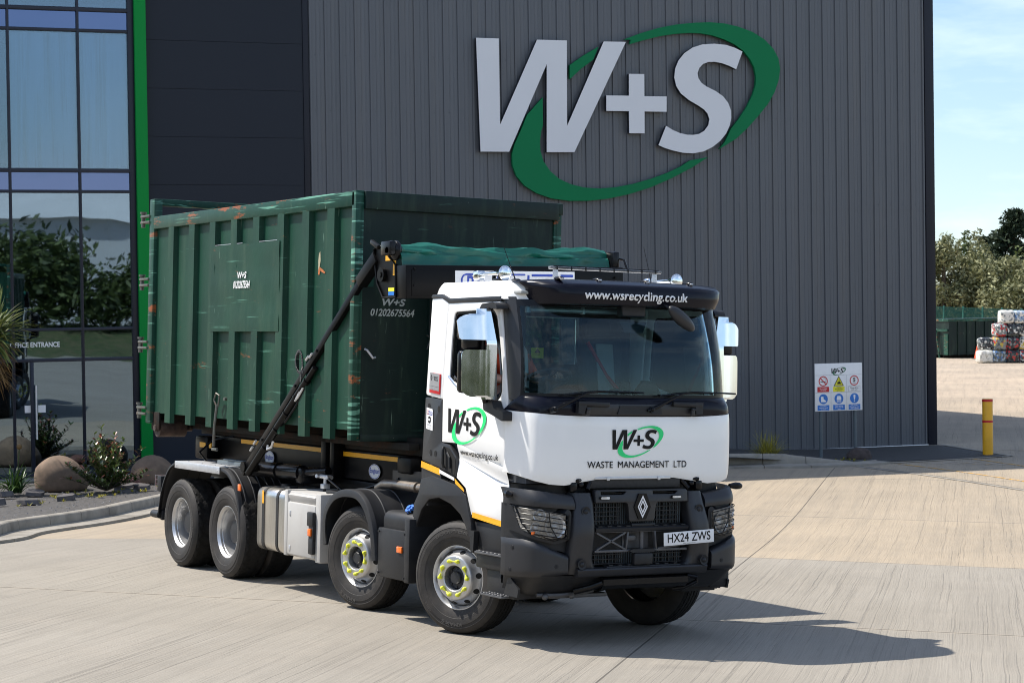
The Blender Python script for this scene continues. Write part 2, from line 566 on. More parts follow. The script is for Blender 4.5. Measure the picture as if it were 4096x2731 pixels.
LOGO_K3 = [[8.827,7.962],[8.612,7.735],[8.452,7.568],[8.306,7.238],[8.144,6.909],[8.088,6.712],[8.095,6.45],[8.186,6.222],[8.375,6.01],[8.654,5.847],[9.006,5.733],[9.431,5.681],[9.896,5.683],[10.365,5.731],[10.875,5.833],[11.389,5.982],[11.907,6.187],[12.43,6.437],[12.863,6.688],[12.395,6.605],[12.17,6.468],[11.835,6.321],[11.428,6.184],[10.987,6.067],[10.55,5.988],[10.152,5.959],[9.793,5.978],[9.472,6.049],[9.189,6.169],[8.979,6.342],[8.823,6.555],[8.756,6.784],[8.749,6.982],[8.78,7.212],[8.825,7.344]]
LOGO_BOX = (7.28, 3.6, 15.0, 9.9)
def logo_frame(pts, cx, cy, sx, sy):
    """the wall logo's outline moved to a decal centred on 0 with overall width sx and height sy"""
    return [((p[0] - LX0) / (LX1 - LX0) * sx - sx / 2 + cx, (p[1] - LY0) / (LY1 - LY0) * sy - sy / 2 + cy) for p in pts]
_all = LOGO_W + LOGO_S + LOGO_K1 + LOGO_K3
LX0, LX1 = min(p[0] for p in _all), max(p[0] for p in _all)
LY0, LY1 = min(p[1] for p in _all), max(p[1] for p in _all)
def logo_decal(fr, sx, sy, parent, ink='black_vinyl', leaf='green_vinyl', name='logo'):
    mb = MB()
    for L in (LOGO_W, LOGO_P, LOGO_S):
        flat(mb, logo_frame(L, 0, 0, sx, sy), fr)
    mb.mi = 1
    for L in (LOGO_K1, LOGO_K2, LOGO_K3):
        flat(mb, logo_frame(L, 0, 0, sx, sy), fr)
    return mb.build(name, [ink, leaf], parent, smooth=None, weld=False)
GLYPHS = {}
GLYPHS['url_bold'] = (2467, 246, '1255 0,1287 2,1369 178,1368 185,1335 185,1313 139,1308 129,1280 186,1247 185,1246 179,1290 90,1252 9;1766 0,1787 0,1810 5,1827 16,1835 31,1836 52,1826 68,1813 76,1779 84,1768 90,1804 101,1816 111,1826 137,1820 159,1836 161,1837 183,1831 187,1784 187,1761 184,1743 175,1731 159,1728 144,1729 129,1735 115,1745 105,1736 93,1736 82,1740 74,1723 62,1718 49,1718 34,1723 21,1733 11,1750 3|1767 29,1751 37,1751 46,1767 54,1785 52,1799 47,1804 42,1802 36,1787 29|1776 124,1764 129,1759 141,1765 152,1778 156,1788 152,1794 140,1789 129;55 57,68 59,98 129,129 59,144 59,192 167,239 59,251 57,255 59,285 129,316 59,328 57,334 65,379 167,426 59,438 57,442 59,472 129,503 59,515 57,521 65,569 176,571 183,567 187,537 185,510 125,484 185,462 187,434 125,407 185,353 187,347 180,323 125,298 185,276 187,269 178,247 125,220 185,166 187,161 182,137 126,111 185,90 187,82 178,60 125,33 185,3 187,0 178;592 57,609 63,615 75,609 93,597 99,582 96,574 84,574 72,577 65;673 57,686 59,716 129,746 59,751 57,762 59,812 174,813 185,781 185,760 137,754 125,728 185,707 187,702 183,678 126,651 185,619 185,620 173,668 63;857 57,876 59,892 68,903 87,904 103,899 114,890 124,850 153,856 158,866 158,890 147,896 148,899 152,897 178,881 186,853 189,836 185,823 175,817 162,816 150,818 139,825 129,863 103,870 94,864 89,855 88,818 103,815 99,815 73,817 69,828 63;1078 57,1105 60,1130 72,1131 101,1125 104,1098 91,1079 90,1063 97,1053 114,1130 115,1134 123,1129 152,1120 170,1111 179,1091 188,1074 189,1054 185,1040 177,1029 165,1022 150,1018 126,1019 111,1026 89,1034 77,1050 64|1055 140,1057 148,1068 157,1080 159,1093 153,1099 140;1205 57,1232 60,1245 65,1246 94,1240 97,1212 89,1190 95,1182 103,1178 113,1179 138,1185 148,1202 157,1214 157,1240 147,1244 151,1244 163,1243 178,1237 183,1214 189,1191 188,1171 180,1160 172,1147 150,1143 115,1146 98,1153 83,1170 67,1190 59;1433 57,1460 60,1473 65,1474 94,1467 97,1439 89,1419 94,1409 104,1406 112,1407 138,1415 150,1429 157,1442 157,1468 147,1472 151,1472 163,1472 177,1467 182,1442 189,1419 188,1390 174,1375 151,1371 132,1371 112,1381 83,1398 67,1418 59;1860 57,1876 62,1883 74,1878 92,1865 99,1850 96,1842 84,1842 72,1845 65;1958 57,1981 59,1999 65,2000 94,1993 97,1965 89,1945 94,1932 111,1930 124,1933 139,1942 151,1955 157,1968 157,1994 146,1998 150,1998 161,1998 177,1994 181,1968 189,1945 188,1933 185,1917 175,1906 162,1900 149,1897 135,1897 109,1906 84,1924 67,1940 60;2073 57,2101 61,2123 74,2139 98,2144 121,2141 145,2130 165,2116 178,2102 185,2080 189,2053 186,2030 173,2014 151,2009 129,2012 101,2024 79,2048 62|2075 88,2064 90,2051 99,2045 110,2043 129,2047 142,2055 151,2077 158,2092 154,2104 143,2110 120,2106 107,2100 98,2090 91;2174 57,2189 61,2197 73,2193 91,2179 99,2163 95,2156 83,2156 73,2160 64;2259 57,2270 58,2290 67,2295 60,2320 60,2323 63,2324 182,2320 187,2296 187,2291 184,2291 103,2283 93,2265 87,2252 94,2249 104,2248 184,2244 187,2218 186,2216 99,2218 88,2230 68,2243 60;926 60,955 62,958 139,964 149,975 156,985 155,999 146,1005 147,1018 171,1005 183,991 189,980 189,965 182,956 172,956 183,952 187,924 185,923 65;1494 60,1520 60,1524 64,1524 242,1520 247,1495 247,1491 243,1491 65;1551 60,1577 60,1581 64,1581 182,1577 187,1552 187,1548 183,1548 65;1607 60,1632 60,1636 63,1637 145,1653 159,1667 159,1677 148,1680 61,1710 61,1712 100,1711 152,1703 171,1695 180,1671 189,1656 188,1637 179,1633 187,1607 187,1604 181,1604 65;2349 60,2378 62,2379 111,2429 61,2467 61,2467 70,2413 125,2458 177,2459 184,2455 187,2423 186,2379 137,2379 243,2374 247,2347 245,2346 66;1559 198,1575 201,1583 212,1579 229,1569 235,1553 233,1546 222,1548 206')
GLYPHS['url'] = (2461, 240, '1254 0,1278 0,1281 2,1362 180,1335 180,1309 125,1305 118,1274 180,1246 179,1291 87,1252 4;1765 0,1782 0,1805 5,1821 16,1829 30,1829 48,1819 63,1808 70,1768 80,1761 87,1764 92,1799 101,1811 112,1820 136,1817 147,1809 159,1829 160,1830 179,1827 181,1784 181,1760 178,1744 170,1731 154,1728 139,1730 124,1734 116,1750 102,1741 96,1736 88,1736 80,1744 70,1724 58,1719 48,1718 33,1722 22,1734 10,1749 3|1774 22,1750 27,1744 37,1748 49,1762 54,1774 54,1796 49,1804 39,1803 33,1798 27|1771 118,1757 124,1753 141,1762 154,1777 156,1790 150,1795 136,1787 122;54 57,63 60,95 135,128 59,137 58,189 173,240 58,247 57,250 60,282 135,315 59,323 57,376 173,427 58,434 57,437 60,469 135,502 60,510 57,515 64,563 175,562 181,536 179,507 113,479 179,461 181,431 113,401 180,352 181,320 113,293 178,290 181,275 181,244 113,214 180,165 181,133 113,106 178,103 181,88 181,57 113,28 179,2 181,0 177;591 57,602 62,609 75,603 87,592 93,582 90,574 78,576 66;672 57,680 59,713 135,745 60,749 57,755 58,806 173,807 180,780 179,756 123,751 114,723 179,706 181,702 178,675 113,646 178,642 181,619 180,620 172;856 57,874 60,885 67,895 80,898 98,892 110,883 119,847 143,844 149,846 156,857 159,890 147,893 151,892 171,876 180,849 182,833 178,821 167,816 152,818 139,832 122,864 102,870 91,863 83,851 82,817 97,815 72,827 63;1077 57,1100 60,1124 72,1125 96,1123 98,1097 85,1074 84,1054 94,1046 115,1125 115,1128 119,1124 144,1117 160,1104 174,1086 182,1073 183,1053 179,1041 172,1028 158,1022 145,1018 122,1026 88,1033 78,1051 63|1048 134,1052 149,1063 157,1079 159,1093 152,1098 144,1100 134;1204 57,1239 65,1240 89,1238 91,1208 83,1183 90,1177 96,1171 112,1173 137,1183 151,1193 156,1213 157,1235 147,1238 155,1238 172,1234 176,1209 183,1190 182,1172 175,1161 167,1147 145,1143 114,1152 84,1170 67,1189 59;1432 57,1455 60,1467 65,1468 89,1466 91,1436 83,1412 89,1404 97,1399 111,1401 137,1408 149,1424 157,1441 157,1463 147,1466 154,1466 172,1463 175,1444 182,1428 183,1397 174,1385 163,1375 146,1371 111,1380 84,1398 67,1417 59;1859 57,1870 62,1877 74,1873 85,1860 93,1850 90,1842 78,1844 66;1957 57,1976 59,1993 65,1994 89,1992 91,1962 83,1938 89,1930 97,1925 110,1924 123,1927 138,1935 150,1950 157,1967 157,1989 146,1992 153,1990 174,1974 181,1954 183,1932 179,1922 173,1910 162,1900 144,1897 130,1897 108,1905 85,1924 66,1939 60;2072 57,2096 61,2116 73,2133 97,2138 120,2133 144,2126 157,2114 169,2097 179,2075 183,2049 179,2031 168,2017 151,2009 124,2013 97,2024 79,2047 62|2071 82,2057 85,2043 96,2037 113,2037 128,2042 143,2048 150,2059 156,2076 158,2091 154,2103 144,2110 127,2110 115,2104 97,2096 89;2173 57,2183 61,2191 73,2188 84,2174 93,2163 89,2156 77,2159 65;2258 57,2274 61,2290 72,2293 60,2314 60,2317 62,2318 177,2315 181,2295 181,2291 179,2291 97,2283 87,2274 82,2261 81,2247 87,2243 99,2243 178,2239 181,2217 180,2216 98,2218 87,2223 76,2235 64;925 60,946 60,949 62,950 129,958 149,966 155,977 157,998 146,1009 163,1011 168,995 180,985 183,975 182,965 176,950 159,948 180,927 181,923 179,923 64;1493 60,1515 60,1518 63,1518 236,1515 241,1494 241,1491 238,1491 65;1550 60,1572 60,1575 63,1575 177,1572 181,1551 181,1548 178,1548 64;1606 60,1627 60,1630 62,1631 145,1648 159,1666 159,1676 148,1679 137,1679 64,1681 60,1702 60,1705 62,1706 98,1705 147,1698 164,1688 175,1674 182,1660 183,1643 177,1631 168,1628 181,1606 181,1604 176,1604 64;2348 60,2369 60,2372 62,2373 118,2430 60,2462 62,2404 121,2453 178,2452 180,2423 180,2373 126,2373 238,2369 241,2346 239,2346 65;1558 198,1568 200,1577 211,1574 222,1564 229,1554 228,1546 217,1547 207')
GLYPHS['waste'] = (3379, 185, '497 0,520 1,537 8,553 26,559 45,556 69,547 84,533 96,494 120,485 130,483 139,487 152,505 159,523 156,550 141,551 172,532 183,504 186,487 182,471 174,460 160,455 144,457 123,465 107,480 94,520 68,530 53,531 44,527 36,521 31,509 27,487 30,469 40,459 51,456 50,456 16,473 6;1851 0,1887 2,1926 14,1927 92,1923 94,1863 92,1863 67,1896 66,1895 33,1862 27,1837 31,1822 37,1810 46,1800 59,1794 74,1791 93,1796 118,1802 129,1814 143,1827 151,1848 158,1871 158,1921 142,1923 169,1905 177,1879 185,1836 184,1804 171,1789 160,1768 129,1763 113,1761 88,1765 63,1775 41,1803 14,1824 5;72 1,79 1,82 6,137 141,193 2,202 1,274 180,273 183,245 182,207 86,198 67,151 182,125 184,76 66,29 182,1 183,0 179;272 2,300 2,322 53,326 55,394 54,418 2,446 2,445 11,409 94,369 182,348 184,271 6|335 81,357 136,365 120,382 81;630 2,659 4,659 156,720 159,718 183,658 184,571 184,568 182,569 157,629 156;741 2,844 2,847 4,845 28,769 31,769 79,840 80,841 106,771 107,769 110,769 156,843 157,844 183,740 182;1015 2,1043 4,1043 136,1092 74,1098 72,1106 76,1153 136,1155 2,1182 3,1183 56,1182 183,1156 183,1099 113,1041 183,1016 184,1014 180;1199 2,1227 3,1247 48,1253 55,1321 54,1345 2,1373 2,1374 7,1336 94,1296 182,1275 184,1199 8|1263 81,1284 136,1292 120,1309 81;1392 2,1419 4,1419 133,1533 3,1558 2,1559 180,1557 184,1531 182,1530 51,1414 182,1391 183;1576 2,1604 2,1626 54,1629 55,1698 55,1722 3,1750 2,1750 8,1712 93,1672 183,1652 184,1575 7|1639 81,1661 137,1669 121,1686 81;1961 2,2064 2,2067 4,2065 28,1989 31,1989 79,2060 80,2061 106,1991 107,1989 110,1989 156,2063 157,2064 183,1960 182;2090 2,2119 4,2119 135,2173 72,2179 73,2228 135,2230 2,2258 3,2259 58,2258 183,2231 183,2174 113,2116 183,2091 184,2089 180;2294 2,2397 2,2400 4,2398 28,2322 31,2322 79,2393 80,2394 106,2324 107,2322 110,2322 156,2396 157,2397 183,2293 182;2424 2,2451 4,2451 133,2565 3,2590 2,2591 180,2589 184,2563 182,2562 51,2446 182,2423 183;2673 2,2702 4,2702 156,2763 159,2761 183,2701 184,2614 184,2611 182,2612 157,2672 156;2928 2,3034 2,3037 4,3035 29,2957 29,2957 105,2956 182,2928 183;3102 2,3131 4,3131 156,3192 159,3190 183,3130 184,3043 184,3040 182,3041 157,3101 156;3213 2,3305 4,3334 15,3357 33,3373 60,3380 93,3373 126,3362 146,3352 157,3330 174,3306 182,3212 183|3243 29,3242 156,3293 156,3309 151,3330 139,3340 126,3349 100,3347 76,3335 52,3319 39,3299 31')
GLYPHS['plate'] = (1241, 187, '1178 0,1202 1,1221 9,1233 21,1241 45,1238 71,1228 87,1216 98,1175 123,1168 132,1165 141,1170 152,1187 159,1209 154,1229 141,1233 141,1234 174,1214 185,1186 188,1168 184,1152 176,1141 162,1135 146,1137 123,1146 107,1160 94,1201 67,1209 56,1211 47,1207 38,1202 33,1189 29,1163 35,1142 53,1137 52,1137 16,1154 6;927 1,935 1,938 5,992 138,1047 3,1057 1,1130 184,1103 186,1099 183,1054 70,1008 183,1004 186,979 185,931 71,887 180,884 185,876 186,698 185,699 157,799 156,691 9,690 4,694 2,854 2,853 31,747 31,854 177;1 2,30 3,30 78,33 80,124 79,125 3,154 2,154 185,125 184,124 110,121 108,31 108,30 184,0 185;172 2,206 2,264 72,323 2,357 2,357 9,285 97,352 178,352 186,319 185,264 121,211 185,176 185,179 175,244 97,172 10;364 2,480 3,479 32,418 33,454 82,467 117,467 143,463 155,452 172,434 184,416 188,397 187,383 181,367 170,368 134,372 134,393 152,411 157,421 153,431 144,436 122,433 108,422 87,363 10;563 2,593 3,593 60,612 62,612 86,610 89,593 90,593 186,577 187,558 165,487 78,486 64,489 61,561 60|531 89,560 126,561 89')
GLYPHS['boughton'] = (996, 246, '449 0,470 0,493 5,506 13,516 24,519 49,513 64,499 75,451 90,481 98,499 110,508 132,508 146,503 158,519 161,519 184,515 187,467 187,444 184,425 174,413 158,412 128,417 116,428 105,418 91,422 74,411 68,402 55,401 32,408 19,417 10|450 29,435 36,433 43,435 47,450 54,468 52,483 46,487 41,485 37,470 29|458 124,445 132,442 142,450 153,461 156,472 151,477 139,470 128;200 57,229 61,249 73,267 97,271 118,267 150,253 170,230 185,207 189,177 185,157 172,141 151,136 127,141 96,154 77,175 62|203 88,189 91,179 98,172 110,170 126,172 137,181 150,188 155,204 158,218 155,227 148,235 137,237 119,235 109,226 97,218 91;329 57,345 59,360 67,365 60,390 60,394 63,394 182,391 187,366 187,361 184,361 102,353 93,335 87,323 93,319 106,319 184,314 187,288 186,286 103,288 89,293 77,304 66,313 60;702 57,719 59,737 66,738 92,736 96,731 97,707 88,696 95,695 155,728 156,732 161,731 185,700 187,695 188,694 208,687 210,643 168,641 161,645 156,662 155,662 91,667 75,677 65;791 58,817 58,845 68,862 85,871 108,871 139,861 163,845 178,817 188,790 188,766 179,748 162,738 137,738 111,750 82,765 68|804 88,788 92,779 101,771 125,773 137,781 149,792 156,805 158,817 156,829 147,836 138,838 119,834 104,827 97,819 91;3 60,84 61,108 69,124 84,132 109,130 128,120 146,99 160,107 167,115 183,116 203,113 214,99 234,81 244,64 247,1 245,0 66|36 93,35 137,69 138,87 131,94 124,95 113,93 105,86 99,70 93|36 171,35 213,60 214,73 208,80 195,75 180,58 172;530 60,555 60,559 63,560 145,571 156,582 160,593 157,602 143,603 62,635 61,636 137,633 157,623 176,607 187,584 189,560 179,560 244,555 247,528 245,527 66;890 60,916 60,921 63,921 146,936 159,952 159,961 147,964 61,995 61,996 100,995 151,981 178,967 187,955 189,936 187,922 179,917 187,890 187,887 181,887 65')
GLYPHS['phone'] = (1426, 193, '59 0,74 1,88 6,104 20,118 44,126 81,123 133,110 165,90 186,67 194,52 193,39 187,20 170,5 139,0 105,3 63,16 28,37 7|63 36,50 42,42 58,38 81,38 112,46 145,53 154,64 157,74 153,83 139,88 117,89 90,81 49,73 39;449 0,464 1,478 6,494 20,508 44,516 81,513 133,500 165,480 186,457 194,442 193,429 187,410 170,395 139,390 105,393 63,406 28,427 7|453 36,440 42,432 58,428 81,428 112,436 145,443 154,454 157,464 153,473 139,478 117,479 90,471 49,463 39;711 0,732 2,748 9,766 27,774 47,775 65,772 79,766 91,754 104,731 116,703 116,722 142,750 164,752 169,749 174,731 194,712 181,692 162,673 137,656 94,654 58,663 30,680 11,693 4|715 36,699 42,691 60,693 74,713 81,729 76,737 64,737 53,732 42;823 0,830 3,836 14,912 186,905 192,813 192,791 192,786 188,785 162,788 156,858 154,797 18,801 10;953 0,978 1,1002 11,1018 27,1028 58,1025 83,1013 103,992 118,964 126,964 156,1016 158,1019 163,1019 186,1013 192,967 192,934 192,928 186,928 93,934 87,958 90,979 83,990 68,989 53,983 44,968 37,942 39,922 49,915 42,917 13,932 5;1083 0,1108 1,1132 11,1148 27,1158 58,1155 83,1143 103,1122 118,1094 126,1094 156,1146 158,1149 163,1149 186,1143 192,1097 192,1064 192,1058 186,1058 93,1064 87,1088 90,1109 83,1120 68,1119 53,1113 44,1098 37,1072 39,1052 49,1045 42,1047 13,1062 5;1231 0,1256 3,1268 9,1282 22,1292 39,1296 65,1302 61,1370 60,1371 5,1377 2,1401 2,1406 4,1408 60,1422 61,1427 69,1426 91,1408 96,1406 191,1401 194,1387 192,1329 121,1296 81,1294 67,1286 91,1273 105,1251 116,1223 116,1242 142,1272 167,1255 191,1250 194,1244 190,1206 155,1193 137,1178 103,1174 80,1174 58,1180 36,1191 19,1213 4|1235 36,1219 42,1211 60,1213 74,1233 81,1249 76,1257 64,1257 53,1252 42|1348 95,1369 122,1370 95;180 2,206 2,212 8,212 185,207 191,181 192,175 186,175 9;266 2,378 2,385 7,385 32,382 37,326 39,365 98,373 132,370 152,361 170,349 182,332 191,317 194,296 192,278 183,265 172,265 141,268 135,275 135,285 146,298 154,313 157,324 153,330 147,335 133,333 113,322 91,262 13,261 7;526 2,638 2,645 7,645 32,642 37,586 39,625 98,633 132,630 152,621 170,609 182,592 191,577 194,556 192,538 183,525 172,525 141,528 135,535 135,545 146,558 154,573 157,584 153,590 147,595 133,593 113,582 91,522 13,521 7')
GLYPHS['ws'] = (546, 195, '478 0,505 1,523 8,538 22,547 44,545 74,536 90,518 107,480 130,474 136,471 146,478 155,494 159,508 155,530 141,537 141,541 146,541 179,515 193,490 196,468 192,452 183,438 166,433 146,436 123,445 109,460 95,500 69,507 61,507 45,490 37,464 44,445 61,438 61,434 57,435 19,457 5;75 1,86 1,91 6,142 131,193 5,198 1,209 1,215 9,285 183,285 189,281 193,251 194,246 190,212 105,203 86,161 190,156 194,128 194,123 189,81 85,39 190,34 194,4 193,0 189,0 182,71 5;340 33,367 33,372 37,372 82,417 83,422 88,422 114,418 118,372 119,372 164,367 169,341 169,336 164,335 119,290 119,285 114,285 88,289 83,335 82,336 39')
GLYPHS['office'] = (2239, 193, '92 0,119 1,141 6,172 25,188 43,197 61,203 95,196 135,179 161,160 178,144 186,110 193,77 192,43 178,14 149,1 114,0 91,3 71,14 44,23 33,43 15,58 7|93 36,65 46,52 58,40 84,39 106,47 128,62 145,88 157,110 157,137 148,149 137,160 119,164 92,156 66,139 47,118 38;617 0,655 2,692 15,696 20,696 51,686 55,664 43,636 36,613 37,589 46,576 57,566 75,562 98,567 120,584 143,613 157,638 158,675 145,685 140,694 143,694 175,691 179,657 191,620 194,591 189,568 178,550 163,530 133,525 116,524 84,529 61,536 47,547 32,567 15,599 2;2027 0,2065 2,2102 15,2106 20,2106 51,2096 55,2074 43,2046 36,2023 37,1999 46,1985 58,1973 85,1973 108,1977 120,1994 143,2023 157,2048 158,2085 145,2095 140,2104 143,2104 175,2101 179,2067 191,2030 194,2001 189,1978 178,1954 156,1940 133,1935 116,1934 84,1939 61,1946 47,1957 32,1977 15,2009 2;225 2,255 2,260 5,260 84,324 85,329 88,329 115,326 119,260 121,260 156,298 157,324 157,328 159,329 187,326 191,227 192,222 188,222 7;347 2,376 2,381 5,381 84,446 85,451 88,451 115,448 119,381 121,381 156,419 157,446 157,450 159,451 187,448 191,349 192,344 188,344 7;469 2,499 2,503 6,503 187,500 191,470 192,466 188,466 7;718 2,825 2,830 6,830 33,827 36,752 39,752 79,822 80,825 85,824 112,820 115,754 115,752 119,752 156,824 157,827 162,826 189,822 192,721 192,715 188,715 7;920 2,1027 2,1032 6,1032 33,1029 36,955 39,955 79,1024 80,1027 85,1027 111,1022 115,956 115,955 121,955 156,1027 157,1030 162,1029 189,1025 192,923 192,917 188,917 7;1050 2,1079 2,1083 6,1084 126,1192 2,1218 2,1222 4,1223 187,1219 192,1191 192,1187 188,1186 66,1076 191,1052 192,1048 189,1047 8;1299 2,1330 2,1334 6,1334 156,1390 157,1395 161,1395 188,1392 191,1331 192,1240 192,1235 188,1235 161,1238 157,1296 156,1296 7;1411 2,1440 2,1445 5,1445 77,1448 79,1462 75,1473 66,1518 2,1580 2,1603 53,1607 55,1669 55,1695 2,1727 2,1730 12,1654 183,1647 193,1625 193,1620 188,1549 23,1514 75,1499 91,1516 107,1522 124,1522 149,1510 172,1497 183,1474 191,1411 191,1408 186,1408 8|1620 89,1635 129,1641 118,1654 89|1446 114,1445 157,1465 157,1477 152,1484 140,1480 123,1468 116;1740 2,1769 2,1773 6,1774 127,1883 2,1909 2,1913 4,1914 187,1910 192,1882 192,1878 188,1877 65,1767 191,1742 192,1738 189,1737 8;2128 2,2235 2,2240 6,2240 33,2237 36,2162 39,2162 79,2232 80,2235 85,2234 112,2230 115,2164 115,2162 119,2162 156,2234 157,2237 162,2236 189,2232 192,2131 192,2125 188,2125 7')
GLYPHS['brigade'] = (1045, 194, '455 0,500 3,527 11,537 17,538 98,532 104,468 103,464 99,464 71,469 67,498 66,498 43,477 38,459 38,428 48,415 60,407 73,403 88,403 107,407 121,417 137,428 147,447 155,475 158,529 142,534 147,534 176,524 183,487 195,440 194,422 188,394 170,377 151,369 136,363 115,362 90,365 69,376 44,407 14,428 5;4 2,85 3,110 11,128 28,135 45,134 73,124 90,104 105,114 115,119 127,120 149,116 162,97 184,74 193,6 194,1 190,0 8|40 39,39 80,66 81,88 74,95 62,94 53,88 45,73 40|40 118,39 156,56 157,74 151,80 139,75 125,62 119;151 2,181 2,186 6,186 77,189 79,204 74,214 65,257 2,295 3,298 12,256 75,243 89,241 92,260 113,264 130,263 151,254 170,240 183,224 191,202 194,151 193,147 188,147 9|187 116,186 157,205 157,216 152,223 142,219 124,208 118;308 2,338 2,343 7,343 188,339 193,309 194,304 189,304 8;545 2,577 2,584 11,601 53,605 55,666 55,693 2,725 2,729 6,729 12,688 104,649 191,645 195,621 194,541 12,541 6|619 91,633 128,638 118,650 91;739 2,834 4,866 16,886 32,905 60,910 77,912 102,907 131,902 142,882 167,861 183,835 192,741 194,736 190,735 8|775 39,774 156,819 156,836 151,854 140,867 121,871 105,869 82,858 60,842 47,824 41;933 2,1040 2,1046 7,1046 34,1042 38,969 41,969 79,1037 80,1041 85,1041 112,1035 117,970 117,969 124,969 156,1040 157,1044 162,1043 190,1038 194,936 194,929 189,929 8')
GLYPHS['goodyear'] = (1505, 195, '93 0,138 3,165 11,175 17,176 98,170 104,106 103,102 99,102 71,107 67,137 66,137 43,115 38,97 38,68 47,53 60,45 74,41 89,41 106,45 120,56 138,68 148,85 155,114 158,167 142,172 147,172 176,160 184,125 195,78 194,46 181,32 170,16 152,7 136,1 114,0 91,4 67,13 46,24 32,45 14,66 5;284 0,318 2,353 16,381 44,389 59,395 84,394 120,388 138,373 161,352 180,336 188,302 195,269 194,234 179,206 151,197 134,192 114,191 93,194 72,204 47,214 34,235 15,250 7|285 38,257 48,245 59,233 85,232 106,242 132,257 147,280 157,302 157,329 148,341 137,352 117,355 92,350 73,335 52,317 42;498 0,525 1,547 6,577 24,594 43,603 59,610 95,608 120,603 136,587 161,566 180,550 188,516 195,483 194,448 179,420 151,411 134,406 114,405 93,408 72,418 47,428 34,449 15,464 7|499 38,471 48,459 59,447 85,446 106,453 127,471 147,494 157,516 157,543 148,555 137,566 117,569 93,565 75,549 52,531 42;631 2,727 4,762 18,781 35,800 67,804 87,804 109,793 145,774 168,750 185,728 192,633 194,628 190,627 8|668 39,667 156,716 155,728 151,747 140,760 120,764 101,760 77,750 59,733 46,717 41;944 2,975 2,980 6,980 100,1045 182,1046 189,1040 194,1005 193,968 147,959 138,915 193,881 194,875 189,876 181,940 100,940 8;1055 2,1197 2,1202 6,1221 52,1225 55,1287 54,1313 2,1343 2,1349 6,1349 13,1273 184,1266 194,1243 195,1237 189,1194 87,1169 28,1168 34,1163 39,1091 39,1091 79,1159 80,1163 85,1163 110,1158 117,1091 117,1091 156,1162 157,1166 162,1166 189,1160 194,1055 193,1051 187,1051 8|1239 91,1253 128,1259 118,1270 91;1359 2,1390 2,1395 6,1395 77,1398 79,1411 75,1423 64,1466 2,1503 3,1506 7,1505 14,1452 89,1450 92,1466 109,1472 127,1471 152,1463 169,1451 181,1432 191,1410 194,1359 193,1355 188,1355 9|1396 116,1395 157,1413 157,1425 152,1432 137,1427 123,1417 118')
GLYPHS['kmax'] = (908, 195, '840 0,866 1,887 10,903 28,909 52,906 75,897 90,879 107,840 131,832 146,836 153,856 159,871 154,891 141,898 141,902 146,902 179,876 193,851 196,827 191,812 182,798 164,794 145,797 123,807 108,824 93,861 69,869 58,870 49,867 43,850 37,827 43,806 61,799 61,795 57,796 19,816 6;4 2,34 2,39 6,40 79,120 2,159 2,164 5,164 13,72 102,104 138,145 182,146 189,142 193,104 193,40 124,39 189,32 194,5 194,1 190,0 8;174 2,205 2,210 7,210 125,249 77,254 72,262 72,272 79,310 126,310 8,315 2,344 2,349 6,349 87,349 188,345 193,316 193,260 126,204 193,174 193,170 187,170 8;358 2,390 2,415 54,477 55,480 54,505 2,568 2,627 70,684 2,721 2,725 7,724 13,652 101,717 179,720 189,714 194,679 193,647 155,627 131,575 193,540 194,535 190,535 181,602 101,537 24,463 189,457 195,434 194,429 188,355 15,354 7|431 91,446 128,451 118,462 91')
